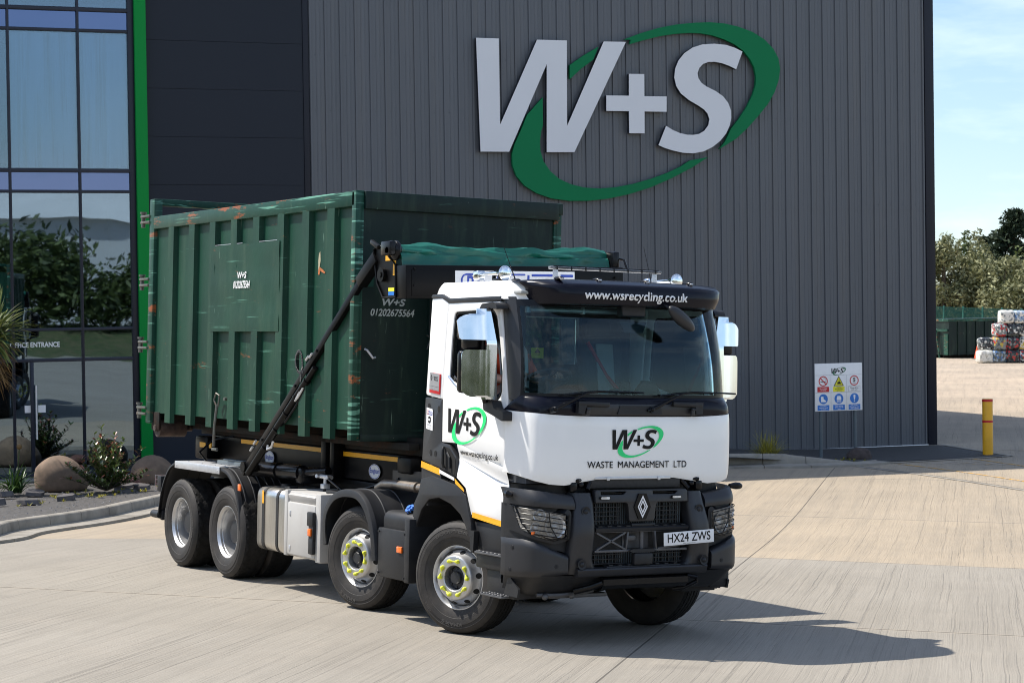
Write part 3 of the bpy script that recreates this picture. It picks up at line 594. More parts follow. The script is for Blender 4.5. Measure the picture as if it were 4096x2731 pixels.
GLYPHS['renault'] = (1121, 454, '461 0,492 1,521 11,537 23,552 46,557 77,557 188,553 193,522 194,517 189,516 68,512 56,506 48,485 39,458 39,443 46,435 54,430 69,429 86,429 189,424 194,394 193,390 188,390 71,396 42,404 29,426 10,440 4;665 0,708 3,740 15,745 21,745 52,741 56,734 57,712 45,684 38,661 39,637 48,622 62,613 83,611 98,616 121,632 143,661 157,686 158,726 144,737 140,743 144,743 176,739 181,705 193,668 196,639 191,616 180,597 164,578 136,572 116,571 86,576 62,583 48,594 33,615 15,647 2;969 0,995 1,1016 10,1032 29,1038 53,1035 75,1026 90,1008 107,969 131,961 146,965 153,985 159,1000 154,1020 141,1027 141,1031 146,1031 179,1005 193,980 196,956 191,942 183,928 166,923 145,926 123,935 109,953 93,990 69,997 61,998 46,993 41,980 37,954 44,935 61,928 61,924 57,925 19,945 6;130 2,160 2,165 7,165 156,221 157,227 162,227 189,223 193,161 194,70 194,64 189,64 162,68 157,126 156,126 8;241 2,272 2,277 6,277 77,280 79,293 75,305 64,348 2,385 3,388 7,387 14,334 89,332 92,348 109,354 127,353 152,345 169,333 181,314 191,292 194,241 193,237 188,237 9|278 116,277 157,295 157,307 152,314 137,309 123,299 118;766 2,796 2,801 6,802 79,881 2,920 2,925 5,925 13,834 102,866 138,907 182,907 189,903 193,866 193,802 124,801 189,794 194,767 194,763 190,762 8;730 260,762 261,792 271,808 285,821 305,826 333,826 448,822 453,792 454,787 449,785 326,776 308,754 299,734 298,722 301,711 307,702 318,699 333,699 449,694 454,663 453,659 448,659 335,665 303,676 286,695 270,713 263;4 262,34 262,39 266,39 337,42 339,54 336,68 324,110 262,148 263,151 272,114 328,96 349,94 352,112 371,117 388,116 411,107 430,96 441,77 451,55 454,4 453,0 448,0 269|40 376,39 417,58 417,70 412,76 401,72 383,57 377;161 262,267 262,273 267,273 294,269 298,196 301,196 339,265 340,269 345,269 372,263 377,197 377,196 383,196 416,267 417,271 422,270 450,265 454,164 454,157 449,157 268;290 262,319 262,324 267,325 385,433 262,459 262,464 265,465 448,460 454,432 454,427 449,426 329,317 453,292 454,287 450,286 268;474 262,506 262,511 267,530 313,534 315,595 315,621 262,653 262,657 267,657 274,616 365,578 450,573 455,550 454,471 275,470 267|547 351,561 387,567 377,579 351;851 262,960 262,966 267,966 294,962 298,886 299,886 378,886 449,881 454,851 453,847 447,847 268;1025 262,1055 262,1060 267,1060 416,1116 417,1122 422,1122 449,1118 453,1056 454,965 454,959 449,959 422,963 417,1021 416,1021 268')
def glyph_mb(mb, key, fr, width=None, height=None, shear=0.0):
    """lettering from stored outlines, laid on a surface like text_mb"""
    W_, H_, s = GLYPHS[key]
    sx = width / W_ if width else None
    sy = height / H_ if height else None
    sx = sx or sy; sy = sy or sx
    for grp in s.split(';'):
        loops = [[Vector((float(a.split()[0]), float(a.split()[1]), 0)) for a in L.split(',')] for L in grp.split('|')]
        tri = tessellate_polygon(loops)
        pts = [p for L in loops for p in L]
        mb.add([fr((p.x - W_ / 2) * sx + shear * (p.y - H_ / 2) * sy, (p.y - H_ / 2) * sy) for p in pts], [tuple(t) for t in tri])
    return mb
# ================================================================== GROUND
def concrete_mat():
    m, t, p = new_mat('yard_concrete')
    N, L = t.nodes, t.links
    tc = N.new('ShaderNodeTexCoord')
    sx = N.new('ShaderNodeSeparateXYZ')
    L.new(tc.outputs['Object'], sx.inputs[0])
    def math(op, a, b=None, clamp=False):
        n = N.new('ShaderNodeMath'); n.operation = op; n.use_clamp = clamp
        for i, q in enumerate((a, b)):
            if q is None: continue
            if isinstance(q, (int, float)): n.inputs[i].default_value = q
            else: L.new(q, n.inputs[i])
        return n.outputs[0]
    def mix(f, a, b, mode='MIX'):
        n = N.new('ShaderNodeMixRGB'); n.blend_type = mode
        for i, q in enumerate((f, a, b)):
            if isinstance(q, (int, float)): n.inputs[i].default_value = q
            elif isinstance(q, tuple): n.inputs[i].default_value = (*q, 1)
            else: L.new(q, n.inputs[i])
        return n.outputs[0]
    def noise(vec, scale, det=5, rough=.55, dist=0.0):
        n = N.new('ShaderNodeTexNoise')
        n.inputs['Scale'].default_value = scale; n.inputs['Detail'].default_value = det
        n.inputs['Roughness'].default_value = rough; n.inputs['Distortion'].default_value = dist
        L.new(vec, n.inputs['Vector'])
        return n.outputs['Fac']
    def ramp(f, a, b):
        n = N.new('ShaderNodeMapRange'); n.clamp = True
        n.inputs['From Min'].default_value = a; n.inputs['From Max'].default_value = b
        L.new(f, n.inputs['Value'])
        return n.outputs[0]
    a = math('ADD', math('MULTIPLY', sx.outputs[0], .6919), math('MULTIPLY', sx.outputs[1], .7220))
    b = math('SUBTRACT', math('MULTIPLY', sx.outputs[0], .7220), math('MULTIPLY', sx.outputs[1], .6919))
    wob = noise(tc.outputs['Object'], .35, 3)
    aw = math('ADD', a, math('MULTIPLY', wob, .10))
    cv = N.new('ShaderNodeCombineXYZ')
    L.new(math('MULTIPLY', aw, 34.0), cv.inputs[0]); L.new(math('MULTIPLY', b, .12), cv.inputs[1])
    brush = noise(cv.outputs[0], 1.0, 4, .6)
    cv2 = N.new('ShaderNodeCombineXYZ')
    L.new(math('MULTIPLY', aw, 5.5), cv2.inputs[0]); L.new(math('MULTIPLY', b, .16), cv2.inputs[1])
    streak = noise(cv2.outputs[0], 1.0, 3, .5)
    cv3 = N.new('ShaderNodeCombineXYZ')
    L.new(math('MULTIPLY', aw, 75.0), cv3.inputs[0]); L.new(math('MULTIPLY', b, .8), cv3.inputs[1])
    fine = noise(cv3.outputs[0], 1.0, 3, .6)
    # sparse deep brush grooves
    groove = math('MULTIPLY', ramp(brush, .42, .37), ramp(noise(cv2.outputs[0], .55, 2), .34, .60))
    blotch = noise(tc.outputs['Object'], .22, 7, .6)
    blot2 = noise(tc.outputs['Object'], 1.3, 6, .65)
    speck = noise(tc.outputs['Object'], 60, 4, .75)
    # slabs: poured in strips, each with its own tint
    fb = math('FRACT', math('DIVIDE', math('ADD', b, 1.2 + 690), 6.9))
    ib = math('FLOOR', math('DIVIDE', math('ADD', b, 1.2), 6.9))
    fa = math('FRACT', math('DIVIDE', math('ADD', a, -.83 + 1200), 12.0))
    ia = math('FLOOR', math('DIVIDE', math('ADD', a, -.83), 12.0))
    wn = N.new('ShaderNodeTexWhiteNoise'); wn.noise_dimensions = '2D'
    cvn = N.new('ShaderNodeCombineXYZ'); L.new(ib, cvn.inputs[0]); L.new(ia, cvn.inputs[1])
    L.new(cvn.outputs[0], wn.inputs['Vector'])
    warm = math('LESS_THAN', b, -8.1)
    far = ramp(b, -30, -60)
    base = mix(warm, (.305, .276, .232), (.395, .320, .230))
    base = mix(far, base, (.46, .365, .27))
    base = mix(math('MULTIPLY', wn.outputs['Value'], .16), base, (.25, .23, .20))
    col = mix(math('MULTIPLY', ramp(blotch, .38, .66), .42), base, (.19, .168, .136))
    col = mix(math('MULTIPLY', ramp(blot2, .5, .75), .22), col, (.36, .31, .25))
    col = mix(math('MULTIPLY', ramp(streak, .45, .7), .22), col, (.17, .155, .13))
    col = mix(math('MULTIPLY', ramp(fine, .45, .7), .30), col, (.14, .128, .11))
    col = mix(math('MULTIPLY', groove, .28), col, (.11, .10, .088))
    col = mix(math('MULTIPLY', ramp(speck, .58, .70), .40), col, (.55, .52, .47))
    col = mix(math('MULTIPLY', ramp(speck, .42, .32), .40), col, (.12, .11, .10))
    # oil and rubber marks
    oil = noise(tc.outputs['Object'], .6, 4, .5)
    col = mix(math('MULTIPLY', ramp(oil, .66, .76), .30), col, (.12, .11, .10))
    # joints: sealed saw cuts with a pale worn arris
    db = math('MULTIPLY', math('MINIMUM', fb, math('SUBTRACT', 1.0, fb)), 6.9)
    da = math('MULTIPLY', math('MINIMUM', fa, math('SUBTRACT', 1.0, fa)), 12.0)
    jw = math('ADD', .008, math('MULTIPLY', blot2, .022))
    band = math('MAXIMUM', ramp(math('ADD', db, math('MULTIPLY', blot2, .05)), .10, .05), 0.0)
    col = mix(math('MULTIPLY', band, .55), col, (.37, .32, .255))
    jl = math('MAXIMUM', math('LESS_THAN', db, jw), math('LESS_THAN', da, math('MULTIPLY', jw, .45)))
    col = mix(math('MULTIPLY', jl, .8), col, (.07, .064, .055))
    L.new(col, p.inputs['Base Color'])
    p.inputs['Roughness'].default_value = .92
    p.inputs['Specular IOR Level'].default_value = .25
    h = math('ADD', math('MULTIPLY', brush, .6), math('ADD', math('MULTIPLY', fine, .5), math('MULTIPLY', speck, .4)))
    h = math('SUBTRACT', h, math('MULTIPLY', groove, .8))
    h = math('SUBTRACT', h, math('MULTIPLY', jl, 1.5))
    bp = N.new('ShaderNodeBump'); bp.inputs['Strength'].default_value = .55; bp.inputs['Distance'].default_value = .012
    L.new(h, bp.inputs['Height']); L.new(bp.outputs[0], p.inputs['Normal'])
    return m
M['yard'] = concrete_mat()

def axis_pts(a, b, step, far):
    out, x, d = [], a, step
    while x > -far:
        d *= 1.6; x -= d; out.append(x)
    out.reverse()
    n = int(round((b - a) / step))
    out += [a + (b - a) * i / n for i in range(n + 1)]
    x, d = b, step
    while x < far:
        d *= 1.6; x += d; out.append(x)
    return out
mb = MB()
rows = []
for nn in axis_pts(-75, 62, 1.0, 900):
    row = []
    for s in axis_pts(-32, 74, 1.0, 900):
        q = BA + BE * s + BN * nn
        row.append(gp(q.x, q.y))
    rows.append(row)
mb.grid(rows)
tag(mb.build('yard', 'yard', smooth=180), kind='structure')

# ---- grass bank and road edge behind the camera (seen in the glazing and the chrome)
M['bank_grass'] = pbr('bank_grass', (0.045, 0.066, 0.018), 0.95, 0, 0.35, 3, bump=0.8, bs=40, grime=(0.12, 0.10, 0.05), gs=1.2)
mb = MB()
rows = []
for i in range(9):
    t = i / 8
    row = []
    for k in range(41):
        y = -150 + 300 * k / 40
        x = 47 + 16 * t + 5 * math.sin(y * .03)
        row.append((x, y, gz(x, y) - .05 + 1.5 * smooth01(t) + .25 * fbm((x * .2, y * .2, 1))))
    rows.append(row)
mb.grid(rows)
rows = []
for i in range(9):
    t = i / 8
    rows.append([(x, -34 - 14 * t + 3 * math.sin(x * .05), gz(x, -40) - .05 + 1.6 * smooth01(t) + .25 * fbm((x * .2, t * 3, 5))) for x in [-120 + 170 * k / 40 for k in range(41)]])
mb.grid(rows)  # side stretch added under the tree belt that screens the low sky
tag(mb.build('grass_bank', 'bank_grass', smooth=180), kind='structure')

# ================================================================== KERB (site coordinates: along, into wall)
KP = [(-7.6, -17.6), (-4.62, -14.11), (-3.71, -11.95), (-2.56, -10.31), (-1.89, -9.32), (-1.35, -8.41), (-.3, -7.0), (1.4, -5.7), (3.6, -4.9),
      (7, -4.55), (11.3, -4.33), (12.56, -4.75), (13.87, -4.95), (14.9, -4.62)]
def resample(P, step):
    out = []
    P = [Vector((a, b, 0)) for a, b in P]
    # Catmull-Rom
    for i in range(len(P) - 1):
        p0, p1, p2, p3 = P[max(0, i - 1)], P[i], P[i + 1], P[min(len(P) - 1, i + 2)]
        n = max(1, int((p2 - p1).length / step))
        for k in range(n):
            t = k / n
            out.append(.5 * ((2 * p1) + (p2 - p0) * t + (2 * p0 - 5 * p1 + 4 * p2 - p3) * t * t + (3 * p1 - p0 - 3 * p2 + p3) * t ** 3))
    out.append(P[-1])
    return out
kp = resample(KP, .15)
def kerb_h(s):
    return interp([-8, 0, 8, 11.3, 12.4, 13.6, 14.9], [.21, .22, .28, .28, .26, .12, .01], s)
# across the kerb, from the yard edge: gutter, curved face, top, back
PROF = [(0, -.05), (0.002, .045), (.10, .048), (.36, .052), (.40, .066), (.425, .10), (.435, .55), (.445, .86), (.465, .96), (.50, 1.0), (.60, 1.0), (.605, -.3)]
mb = MB()
kb = MB()
unit, acc = [], 0.0
segs = []
for i, p in enumerate(kp):
    a = kp[max(0, i - 1)]; b = kp[min(len(kp) - 1, i + 1)]
    t = (b - a).normalized()
    nrm = Vector((-t.y, t.x, 0))
    if i: acc += (p - kp[i - 1]).length
    ring = []
    for d, hh in PROF:
        q = p + nrm * d
        z = hh if hh <= .07 else kerb_h(p.x) * hh
        if hh < 0: z = -.08
        w3 = bw(q.x, q.y, 0)
        ring.append(Vector((w3.x, w3.y, gz(w3.x, w3.y) + z)))
    unit.append(ring)
    if acc > .915 or i == len(kp) - 1:
        # cast as separate 0.9 m stones with a narrow open joint
        L0 = unit
        first, last = L0[0], L0[-1]
        d = [(L0[1][j] - first[j]).normalized() * .014 for j in range(len(first))]
        L0[0] = [first[j] + d[j] for j in range(len(first))]
        mb.grid(L0)
        mb.add(L0[0], [tuple(range(len(first)))])
        mb.add(L0[-1], [tuple(range(len(first)))])
        unit, acc = [ring], 0.0
tag(mb.build('kerb', 'concrete_kerb', smooth=50, weld=False), kind='structure')

# ---- planting bed between kerb and glazing
M['bed_soil'] = pbr('bed_soil', (0.055, 0.05, 0.045), 0.95, 0, 0.5, 14, bump=0.9, bs=40, grime=(0.085, 0.08, 0.078), gs=18, glo=0.48, ghi=0.6)
back = []
for i, p in enumerate(kp):
    a = kp[max(0, i - 1)]; b = kp[min(len(kp) - 1, i + 1)]
    t = (b - a).normalized()
    back.append(p + Vector((-t.y, t.x, 0)) * .598)
back = [p for p in back if p.x < 11]
mb = MB()
rows = []
for k in range(13):
    f = k / 12
    row = []
    for p in back:
        yy = lerp(p.y, -.9 if p.x < .2 else -.06, f)
        z = .13 - .10 * smooth01(f * 1.4) + .02 * fbm((p.x * 3, yy * 3, 2))
        row.append(gs(p.x, yy, z))
    rows.append(row)
mb.grid(rows)
tag(mb.build('planting_bed', 'bed_soil', smooth=180), kind='structure')
mb = MB()
mb.grid([[gs(s, y, .035) for s in [-14 + i for i in range(15)]] for y in (-.92, -.02)])
tag(mb.build('path', 'concrete_kerb', smooth=None), kind='structure')

# pebbles over the bed: uncountable
random.seed(5)
M['pebble'] = pbr('pebble', (0.13, 0.13, 0.135), 0.8, 0, 0.85, 9)
mb = MB()
for _ in range(1500):
    p = random.choice(back)
    if p.x > 1.0: continue
    f = random.random() ** 1.5
    yy = lerp(p.y, -1.0, f)
    z = .13 - .10 * smooth01(f * 1.4)
    c = gs(p.x + random.uniform(-.1, .1), yy, z + .008)
    r = random.uniform(.010, .028)
    a = random.uniform(0, 6.28)
    u, v = Vector((math.cos(a), math.sin(a), 0)), Vector((-math.sin(a), math.cos(a), 0))
    mb.add([c + u * r, c - u * r, c + v * r * .7, c - v * r * .7, c + Vector((0, 0, r * .7))], [(0, 2, 4), (2, 1, 4), (1, 3, 4), (3, 0, 4)])
tag(mb.build('gravel', 'pebble', smooth=None, weld=False), kind='stuff')

# ---- dark apron in front of the wall, its edging, and the yellow lines
def sheet(name, poly, dz, mat, sub=8, label=None):
    """poly: 4 site corners"""
    a, b, c, d = [Vector((*q, 0)) for q in poly]
    mb = MB()
    rows = []
    for i in range(sub + 1):
        u = i / sub
        l, r = a.lerp(d, u), b.lerp(c, u)
        row = []
        for k in range(sub + 1):
            q = l.lerp(r, k / sub)
            z = dz(q.x, q.y) if callable(dz) else dz
            row.append(gs(q.x, q.y, z))
        rows.append(row)
    mb.grid(rows)
    return tag(mb.build(name, mat, smooth=180), kind='structure')
apz = lambda s, y: interp([5, 11.5, 12.8, 14.6], [.25, .22, .12, .012], s)
sheet('asphalt_apron', [(5, -3.72), (13.2, -4.3), (13.2, -.05), (5, -.05)], apz, 'asphalt', 20)
sheet('asphalt_apron', [(13.2, -4.3), (18.2, -4.02), (18.75, -.3), (13.2, -.05)], apz, 'asphalt', 20)
for a, b in (((14.7, -4.60), (18.32, -4.06)), ((18.28, -4.10), (18.86, -.25))):
    d = (Vector((*b, 0)) - Vector((*a, 0))).normalized(); n = Vector((-d.y, d.x, 0)) * .05
    sheet('apron_edging', [(a[0] - n.x, a[1] - n.y), (b[0] - n.x, b[1] - n.y), (b[0] + n.x, b[1] + n.y), (a[0] + n.x, a[1] + n.y)], .02, 'concrete_kerb', 12)
M['yellow_line'] = pbr('yellow_line', (0.60, 0.31, 0.03), 0.85, 0, 0.25, 14, grime=(0.36, 0.31, 0.25), gs=7, glo=0.45, ghi=0.62)
def line(a, b, wd, mat='yellow_line', name='yellow_line', dz=.006):
    d = (Vector((*b, 0)) - Vector((*a, 0))).normalized(); n = Vector((-d.y, d.x, 0)) * wd / 2
    return sheet(name, [(a[0] - n.x, a[1] - n.y), (b[0] - n.x, b[1] - n.y), (b[0] + n.x, b[1] + n.y), (a[0] + n.x, a[1] + n.y)], dz, mat, 10)
line((15.02, -4.75), (15.3, -12.5), .075)
line((17.15, -4.3), (16.85, -8.5), .075)
line((19.5, -3.0), (23, -3.2), .075)
M['worn_yellow'] = pbr('worn_yellow', (0.52, 0.29, 0.05), 0.9, 0, 0.25, 14, grime=(0.36, 0.31, 0.25), gs=9, glo=0.30, ghi=0.52)
for i, (a, b) in enumerate([((15.5, -4.75), (15.9, -5.1)), ((15.9, -5.0), (16.35, -4.8)), ((16.0, -5.3), (16.45, -5.6)), ((16.3, -5.2), (16.8, -5.0)), ((16.5, -5.8), (16.9, -5.5)), ((16.6, -5.55), (16.9, -6.0)), ((19.2, -2.2), (20.2, -2.6)), ((19.4, -2.7), (20.4, -2.2))]):
    line(a, b, .12, 'worn_yellow', 'worn_marking', .005)
line((13.9, -4.97), (14.3, -11.0), .13, 'concrete_kerb', 'drain_channel', .007)
line((13.98, -4.97), (14.38, -11.0), .03, 'asphalt', 'drain_slot', .011)

# ================================================================== WAREHOUSE
M['clad_grey'] = pbr('clad_grey', (0.104, 0.112, 0.127), 0.42, 0.2, 0.08, 0.8, stretch=(2.2, 1, .10), grime=(0.125, 0.12, 0.115), gs=1.6, glo=0.5, ghi=0.95)
M['panel_navy'] = pbr('panel_navy', (0.0125, 0.017, 0.027), 0.5, 0.1, 0.04, 0.5, spec=.3)
M['trim_navy'] = pbr('trim_navy', (0.012, 0.0145, 0.024), 0.4, 0.1, 0.05, 1, spec=.3)
M['frame_navy'] = pbr('frame_navy', (0.015, 0.019, 0.034), 0.38, 0.3, 0.06, 2)
M['fin_green'] = pbr('fin_green', (0.003, 0.235, 0.042), 0.5, 0, 0.04, 1, spec=.15)
M['facade_glass'] = glass_mat('facade_glass', (0.30, 0.34, 0.36), 0.22, 0.012, wave=0.06, ws=0.55, gtint=(0.62, 0.82, 1.0))
M['spandrel_glass'] = glass_mat('spandrel_glass', (0.03, 0.04, 0.09), 0.20, 0.05, wave=0.05, ws=0.7, gtint=(0.40, 0.55, 1.0))
M['film_glass'] = glass_mat('film_glass', (.62, .70, .78), 0.12, 0.10, wave=0.04, ws=0.6, gtint=(0.62, 0.82, 1.0))
M['room_wall'] = pbr('room_wall', (0.05, 0.055, 0.06), 0.9, 0, 0.1, 1)
M['film_haze'] = pbr('film_haze', (0.50, 0.62, 0.72), 0.9, 0, 0.15, 1.2, stretch=(3.0, 1, .10), grime=(0.24, 0.25, 0.22), gs=2.2, glo=.48, ghi=.68)  # milky colour and streaks for the haze of the window film
M['roof_dark'] = pbr('roof_dark', (0.12, 0.125, 0.13), 0.6, 0.1, 0.06, 1)
H = 16.5
wh = tag(empty('warehouse', mat=BMAT), 'tall dark grey clad warehouse with a green fin and a tall glazed office corner', 'warehouse')

def cladding(h0, h1, y0):
    mb = MB()
    pts = []
    s = 3.56
    prof = [(0, 0), (.010, -.032), (.046, -.032), (.056, 0), (.148, 0), (.154, -.006), (.166, -.006), (.172, 0), (.236, 0), (.242, -.006), (.254, -.006), (.260, 0)]
    while s < 18.62:
        for d, y in prof:
            if s + d < 18.62: pts.append((s + d, y0 + y))
        s += .3333
    pts.append((18.62, y0))
    mb.grid([[(a, b, h0) for a, b in pts], [(a, b, h1) for a, b in pts]])
    for hh in (1.72, 3.68, 5.62, 7.6, 8.78, 10.7):
        if h0 < hh < h1:
            s = 3.56
            while s < 18.5:
                for k in (0, 1):
                    c = (s + .13, y0 - .004, hh)
                    mb.add([(c[0] + .012 * math.cos(a * 1.047), c[1] - .003, c[2] + .012 * math.sin(a * 1.047)) for a in range(6)], [tuple(range(6))])
                s += .3333
    return mb
cladding(-.08, 5.515, -.012).build('ribbed_cladding', 'clad_grey', wh, smooth=None, weld=False)
cladding(5.50, H, -.016).build('ribbed_cladding', 'clad_grey', wh, smooth=None, weld=False)
mb = MB()
mb.bb((3.56, .0, -.1), (18.62, .3, H - .01))
mb.bb((18.62, .26, -.12), (18.80, 46, H - .02))
mb.build('wall_core', 'panel_navy', wh, smooth=None)
mb = MB()
for k in range(16):
    mb.bb((.075, 0.0, k * 1.0 + .003), (3.42, .25, k * 1.0 + .997), .002)
mb.build('flat_panel', 'panel_navy', wh, smooth=None)
MB().bb((.05, .02, 0), (3.44, .3, H), 0).build('panel_backing', 'trim_navy', wh)
MB().bb((3.425, -.02, 0), (3.555, .2, H), .006).build('joint_trim', 'trim_navy', wh)
MB().bb((18.625, -.06, -.12), (18.87, .24, H), .006).build('corner_trim', 'trim_navy', wh)
MB().bb((3.56, -.07, -.12), (18.62, -.02, -.085), .004).build('base_flashing', 'galv', wh)
MB().bb((-4.35, -.03, H), (18.9, 46, H + .25)).build('roof', 'roof_dark', wh, smooth=None)
MB().bb((-.175, -.16, -.02), (.062, .02, H), .006).build('green_fin', 'fin_green', wh)
# glazed corner: mullion grid, panes, door
ROWS = [(.10, 2.37), (2.44, 3.00), (3.06, 5.82), (5.88, 6.24), (6.32, 9.12), (9.18, 9.54), (9.62, 12.4)]
COLS = [(-1.295, -.30), (-2.70, -1.345), (-4.0, -2.75)]
mb = MB()
mb.bb((-.30, -.05, 0), (-.178, .12, H), .004)
for x0, x1 in ((-1.345, -1.295), (-2.75, -2.70), (-4.05, -4.0)):
    mb.bb((x0, -.05, 0), (x1, .12, H), .004)
mb.bb((-.3, -.045, 0), (-4.05, .12, .10), .004)
for i in range(len(ROWS) - 1):
    mb.bb((-.3, -.045, ROWS[i][1]), (-4.05, .12, ROWS[i + 1][0]), .004)
mb.bb((-.3, -.045, 12.4), (-4.05, .12, H), .004)
mb.bb((-2.40, -.045, .1), (-2.33, .12, 2.37), .004)
mb.build('mullion_frame', 'frame_navy', wh)
for ci, (x0, x1) in enumerate(COLS):
    for ri, (h0, h1) in enumerate(ROWS):
        MB().bb((x0 + .0, .02, h0), (x1 - .0, .035, h1)).build('pane', 'spandrel_glass' if ri in (3, 5) else ('film_glass' if ri in (4, 6) else 'facade_glass'), wh, smooth=None)
mb = MB()
mb.bb((-4.3, 3.2, -.05), (-.2, 3.3, H)); mb.bb((-4.3, .2, -.12), (-.2, 3.2, -.02)); mb.bb((-4.3, .2, 5.84), (-.2, 3.2, 6.0)); mb.bb((-4.35, .1, -.1), (-4.3, 3.3, H))
mb.bb((-4.3, .2, 9.2), (-.2, 3.2, 9.36)); mb.bb((-.25, .13, 0), (-.19, 3.2, H))
mb.build('office_interior', 'room_wall', wh, smooth=None)
for x0, x1 in COLS[:2]:
    mb = MB()
    mb.bb((x0 + .02, .10, 6.34), (x1 - .02, .11, 9.10))
    mb.build('haze_sheet', 'film_haze', wh, smooth=None)  # added sheet behind the pane, gives the film its hazy look
for (a, b) in ((-2.52, -2.37), (-2.25, -2.10)):
    MB().bb((a, .008, 1.34), (b, .014, 1.49)).build('door_notice', 'white_vinyl', wh, smooth=None)
mb = MB()
mb.cyl((-2.30, -.12, .8), (-2.30, -.12, 1.9), .018); mb.bb((-2.31, -.12, .9), (-2.29, 0, .93)); mb.bb((-2.31, -.12, 1.75), (-2.29, 0, 1.78))
mb.build('door_handle', 'galv', wh)
mb = MB()
glyph_mb(mb, 'office', lambda x, y: (-2.29 + x, .010, 2.725 + y), width=1.0, height=.105)
mb.build('entrance_lettering', 'white_vinyl', wh, smooth=None, weld=False)
mb = MB(); mb.cyl((2.3, -.02, .72), (2.3, -.12, .72), .02); mb.build('wall_tap', 'galv', wh)

# ---- the big raised sign on the cladding
M['sign_white'] = pbr('sign_white', (0.66, 0.68, 0.72), 0.4, 0, 0.02, 1)
M['sign_green'] = pbr('sign_green', (0.0035, 0.165, 0.062), 0.5, 0, 0.03, 1, spec=.15)
ws = tag(empty('wall_sign', mat=BMAT @ Matrix.Translation((11, -.05, 7.2))), 'huge raised white and green W+S letters fixed to the grey cladding', 'sign')
def raised(name, P, mat, y=-.19, th=.10, side='trim_navy'):
    mb = MB()
    n = len(P)
    fr = lambda x, h, yy: Vector((x - 11, yy + .05, h - 7.2))
    tri = tessellate_polygon([[Vector((p[0], p[1], 0)) for p in P]])
    mb.add([fr(p[0], p[1], y) for p in P], [tuple(t) for t in tri])
    mb.mi = 1
    mb.add([fr(p[0], p[1], y) for p in P] + [fr(p[0], p[1], y + th) for p in P], [(k, (k + 1) % n, n + (k + 1) % n, n + k) for k in range(n)])
    return mb.build(name, [mat, side], ws, smooth=None, weld=False)
raised('letter', LOGO_W, 'sign_white')
raised('plus_mark', LOGO_P, 'sign_white')
raised('letter', LOGO_S, 'sign_white')
for K in (LOGO_K1, LOGO_K2, LOGO_K3):
    raised('swoosh', K, 'sign_green', y=-.17, th=.08, side='sign_green')

# ================================================================== SAFETY SIGN
SW, SH = 1.17, 1.045
ss = tag(empty('safety_sign', mat=BMAT @ Matrix.Translation((14.655, -2.85, -.1))), 'white safety sign board on two grey posts before the warehouse wall', 'sign')
SB = 1.065
mb = MB(); mb.box((0, 0, SB + SH / 2), (SW, .02, SH), None, .004); mb.build('board', 'white_vinyl', ss)
for dx in (-.425, .425):
    mb = MB(); mb.cyl((dx, .045, -.25), (dx, .045, 2.0), .038, n=20); mb.build('post', 'post_grey', ss)
fs = lambda x, y: (x, -.0135, SB + SH / 2 + y)
fs2 = lambda x, y: (x, -.0155, SB + SH / 2 + y)
fs3 = lambda x, y: (x, -.0175, SB + SH / 2 + y)
logo_decal(lambda x, y: (x, -.0135, SB + SH / 2 + .345 + y), .36, .18, ss, leaf='sign_green', name='sign_logo')
M['sign_grey'] = pbr('sign_grey', (0.35, 0.36, 0.40), 0.5)
M['sign_blue'] = pbr('sign_blue', (0.01, 0.16, 0.55), 0.4)
M['sign_yellow'] = pbr('sign_yellow', (0.80, 0.74, 0.03), 0.4)
def rect(mb, cx, cy, w, h, f):
    return mb.add([f(cx - w / 2, cy - h / 2), f(cx + w / 2, cy - h / 2), f(cx + w / 2, cy + h / 2), f(cx - w / 2, cy + h / 2)], [(0, 1, 2, 3)])
mb = MB()
for y in (.265, -.115): rect(mb, 0, y, SW - .01, .005, fs)
for x in (-.195, .195): rect(mb, x, -.13, .005, .77, fs)
mb.build('ruling', 'sign_grey', ss, smooth=None, weld=False)
CX, R1, R2 = (-.385, 0, .385), .135, -.255
SM = ['red_vinyl', 'sign_blue', 'sign_yellow', 'black_vinyl', 'white_vinyl']
def pict(): m_ = MB(); return m_
c, s_ = math.cos(.785), math.sin(.785)
mb = MB(); mb.mi = 3
rect(mb, CX[0], R1 - .01, .13, .018, fs); mb.tube([fs2(CX[0] + .01, R1 + .05), fs2(CX[0] + .03, R1 + .07), fs2(CX[0] + .05, R1 + .05), fs2(CX[0] + .06, R1 + .02)], .002, 4)
mb.mi = 0; disc(mb, .112, lambda x, y: fs2(CX[0] + x, R1 + y), ri=.09)
mb.add([fs3(CX[0] + x * c + y * s_, R1 - x * s_ + y * c) for x, y in ((-.1, -.011), (.1, -.011), (.1, .011), (-.1, .011))], [(0, 1, 2, 3)])
mb.build('no_smoking_symbol', SM, ss, smooth=None, weld=False)
mb = MB(); mb.mi = 3
mb.add([fs(x, R1 - .012 + y) for x, y in ((-.126, -.1), (.126, -.1), (0, .125))], [(0, 1, 2)]); mb.mi = 2
mb.add([fs2(x, R1 - .012 + y) for x, y in ((-.10, -.085), (.10, -.085), (0, .095))], [(0, 1, 2)]); mb.mi = 3
flat(mb, [(-.035, -.07), (.045, -.07), (.05, -.03), (.02, -.025), (.012, .03), (.0, .03), (-.005, -.02), (-.03, -.03)], lambda x, y: fs3(x, R1 + y)); rect(mb, -.04, R1 - .03, .006, .09, fs3)
mb.build('forklift_symbol', SM, ss, smooth=None, weld=False)
mb = MB(); disc(mb, .112, lambda x, y: fs(CX[2] + x, R1 + y), ri=.09); mb.mi = 3
text_mb(mb, '5', lambda x, y: fs2(CX[2] + x, R1 + .018 + y), height=.09, bold=.03); text_mb(mb, 'MPH', lambda x, y: fs2(CX[2] + x, R1 - .055 + y), height=.022)
mb.build('speed_symbol', SM, ss, smooth=None, weld=False)
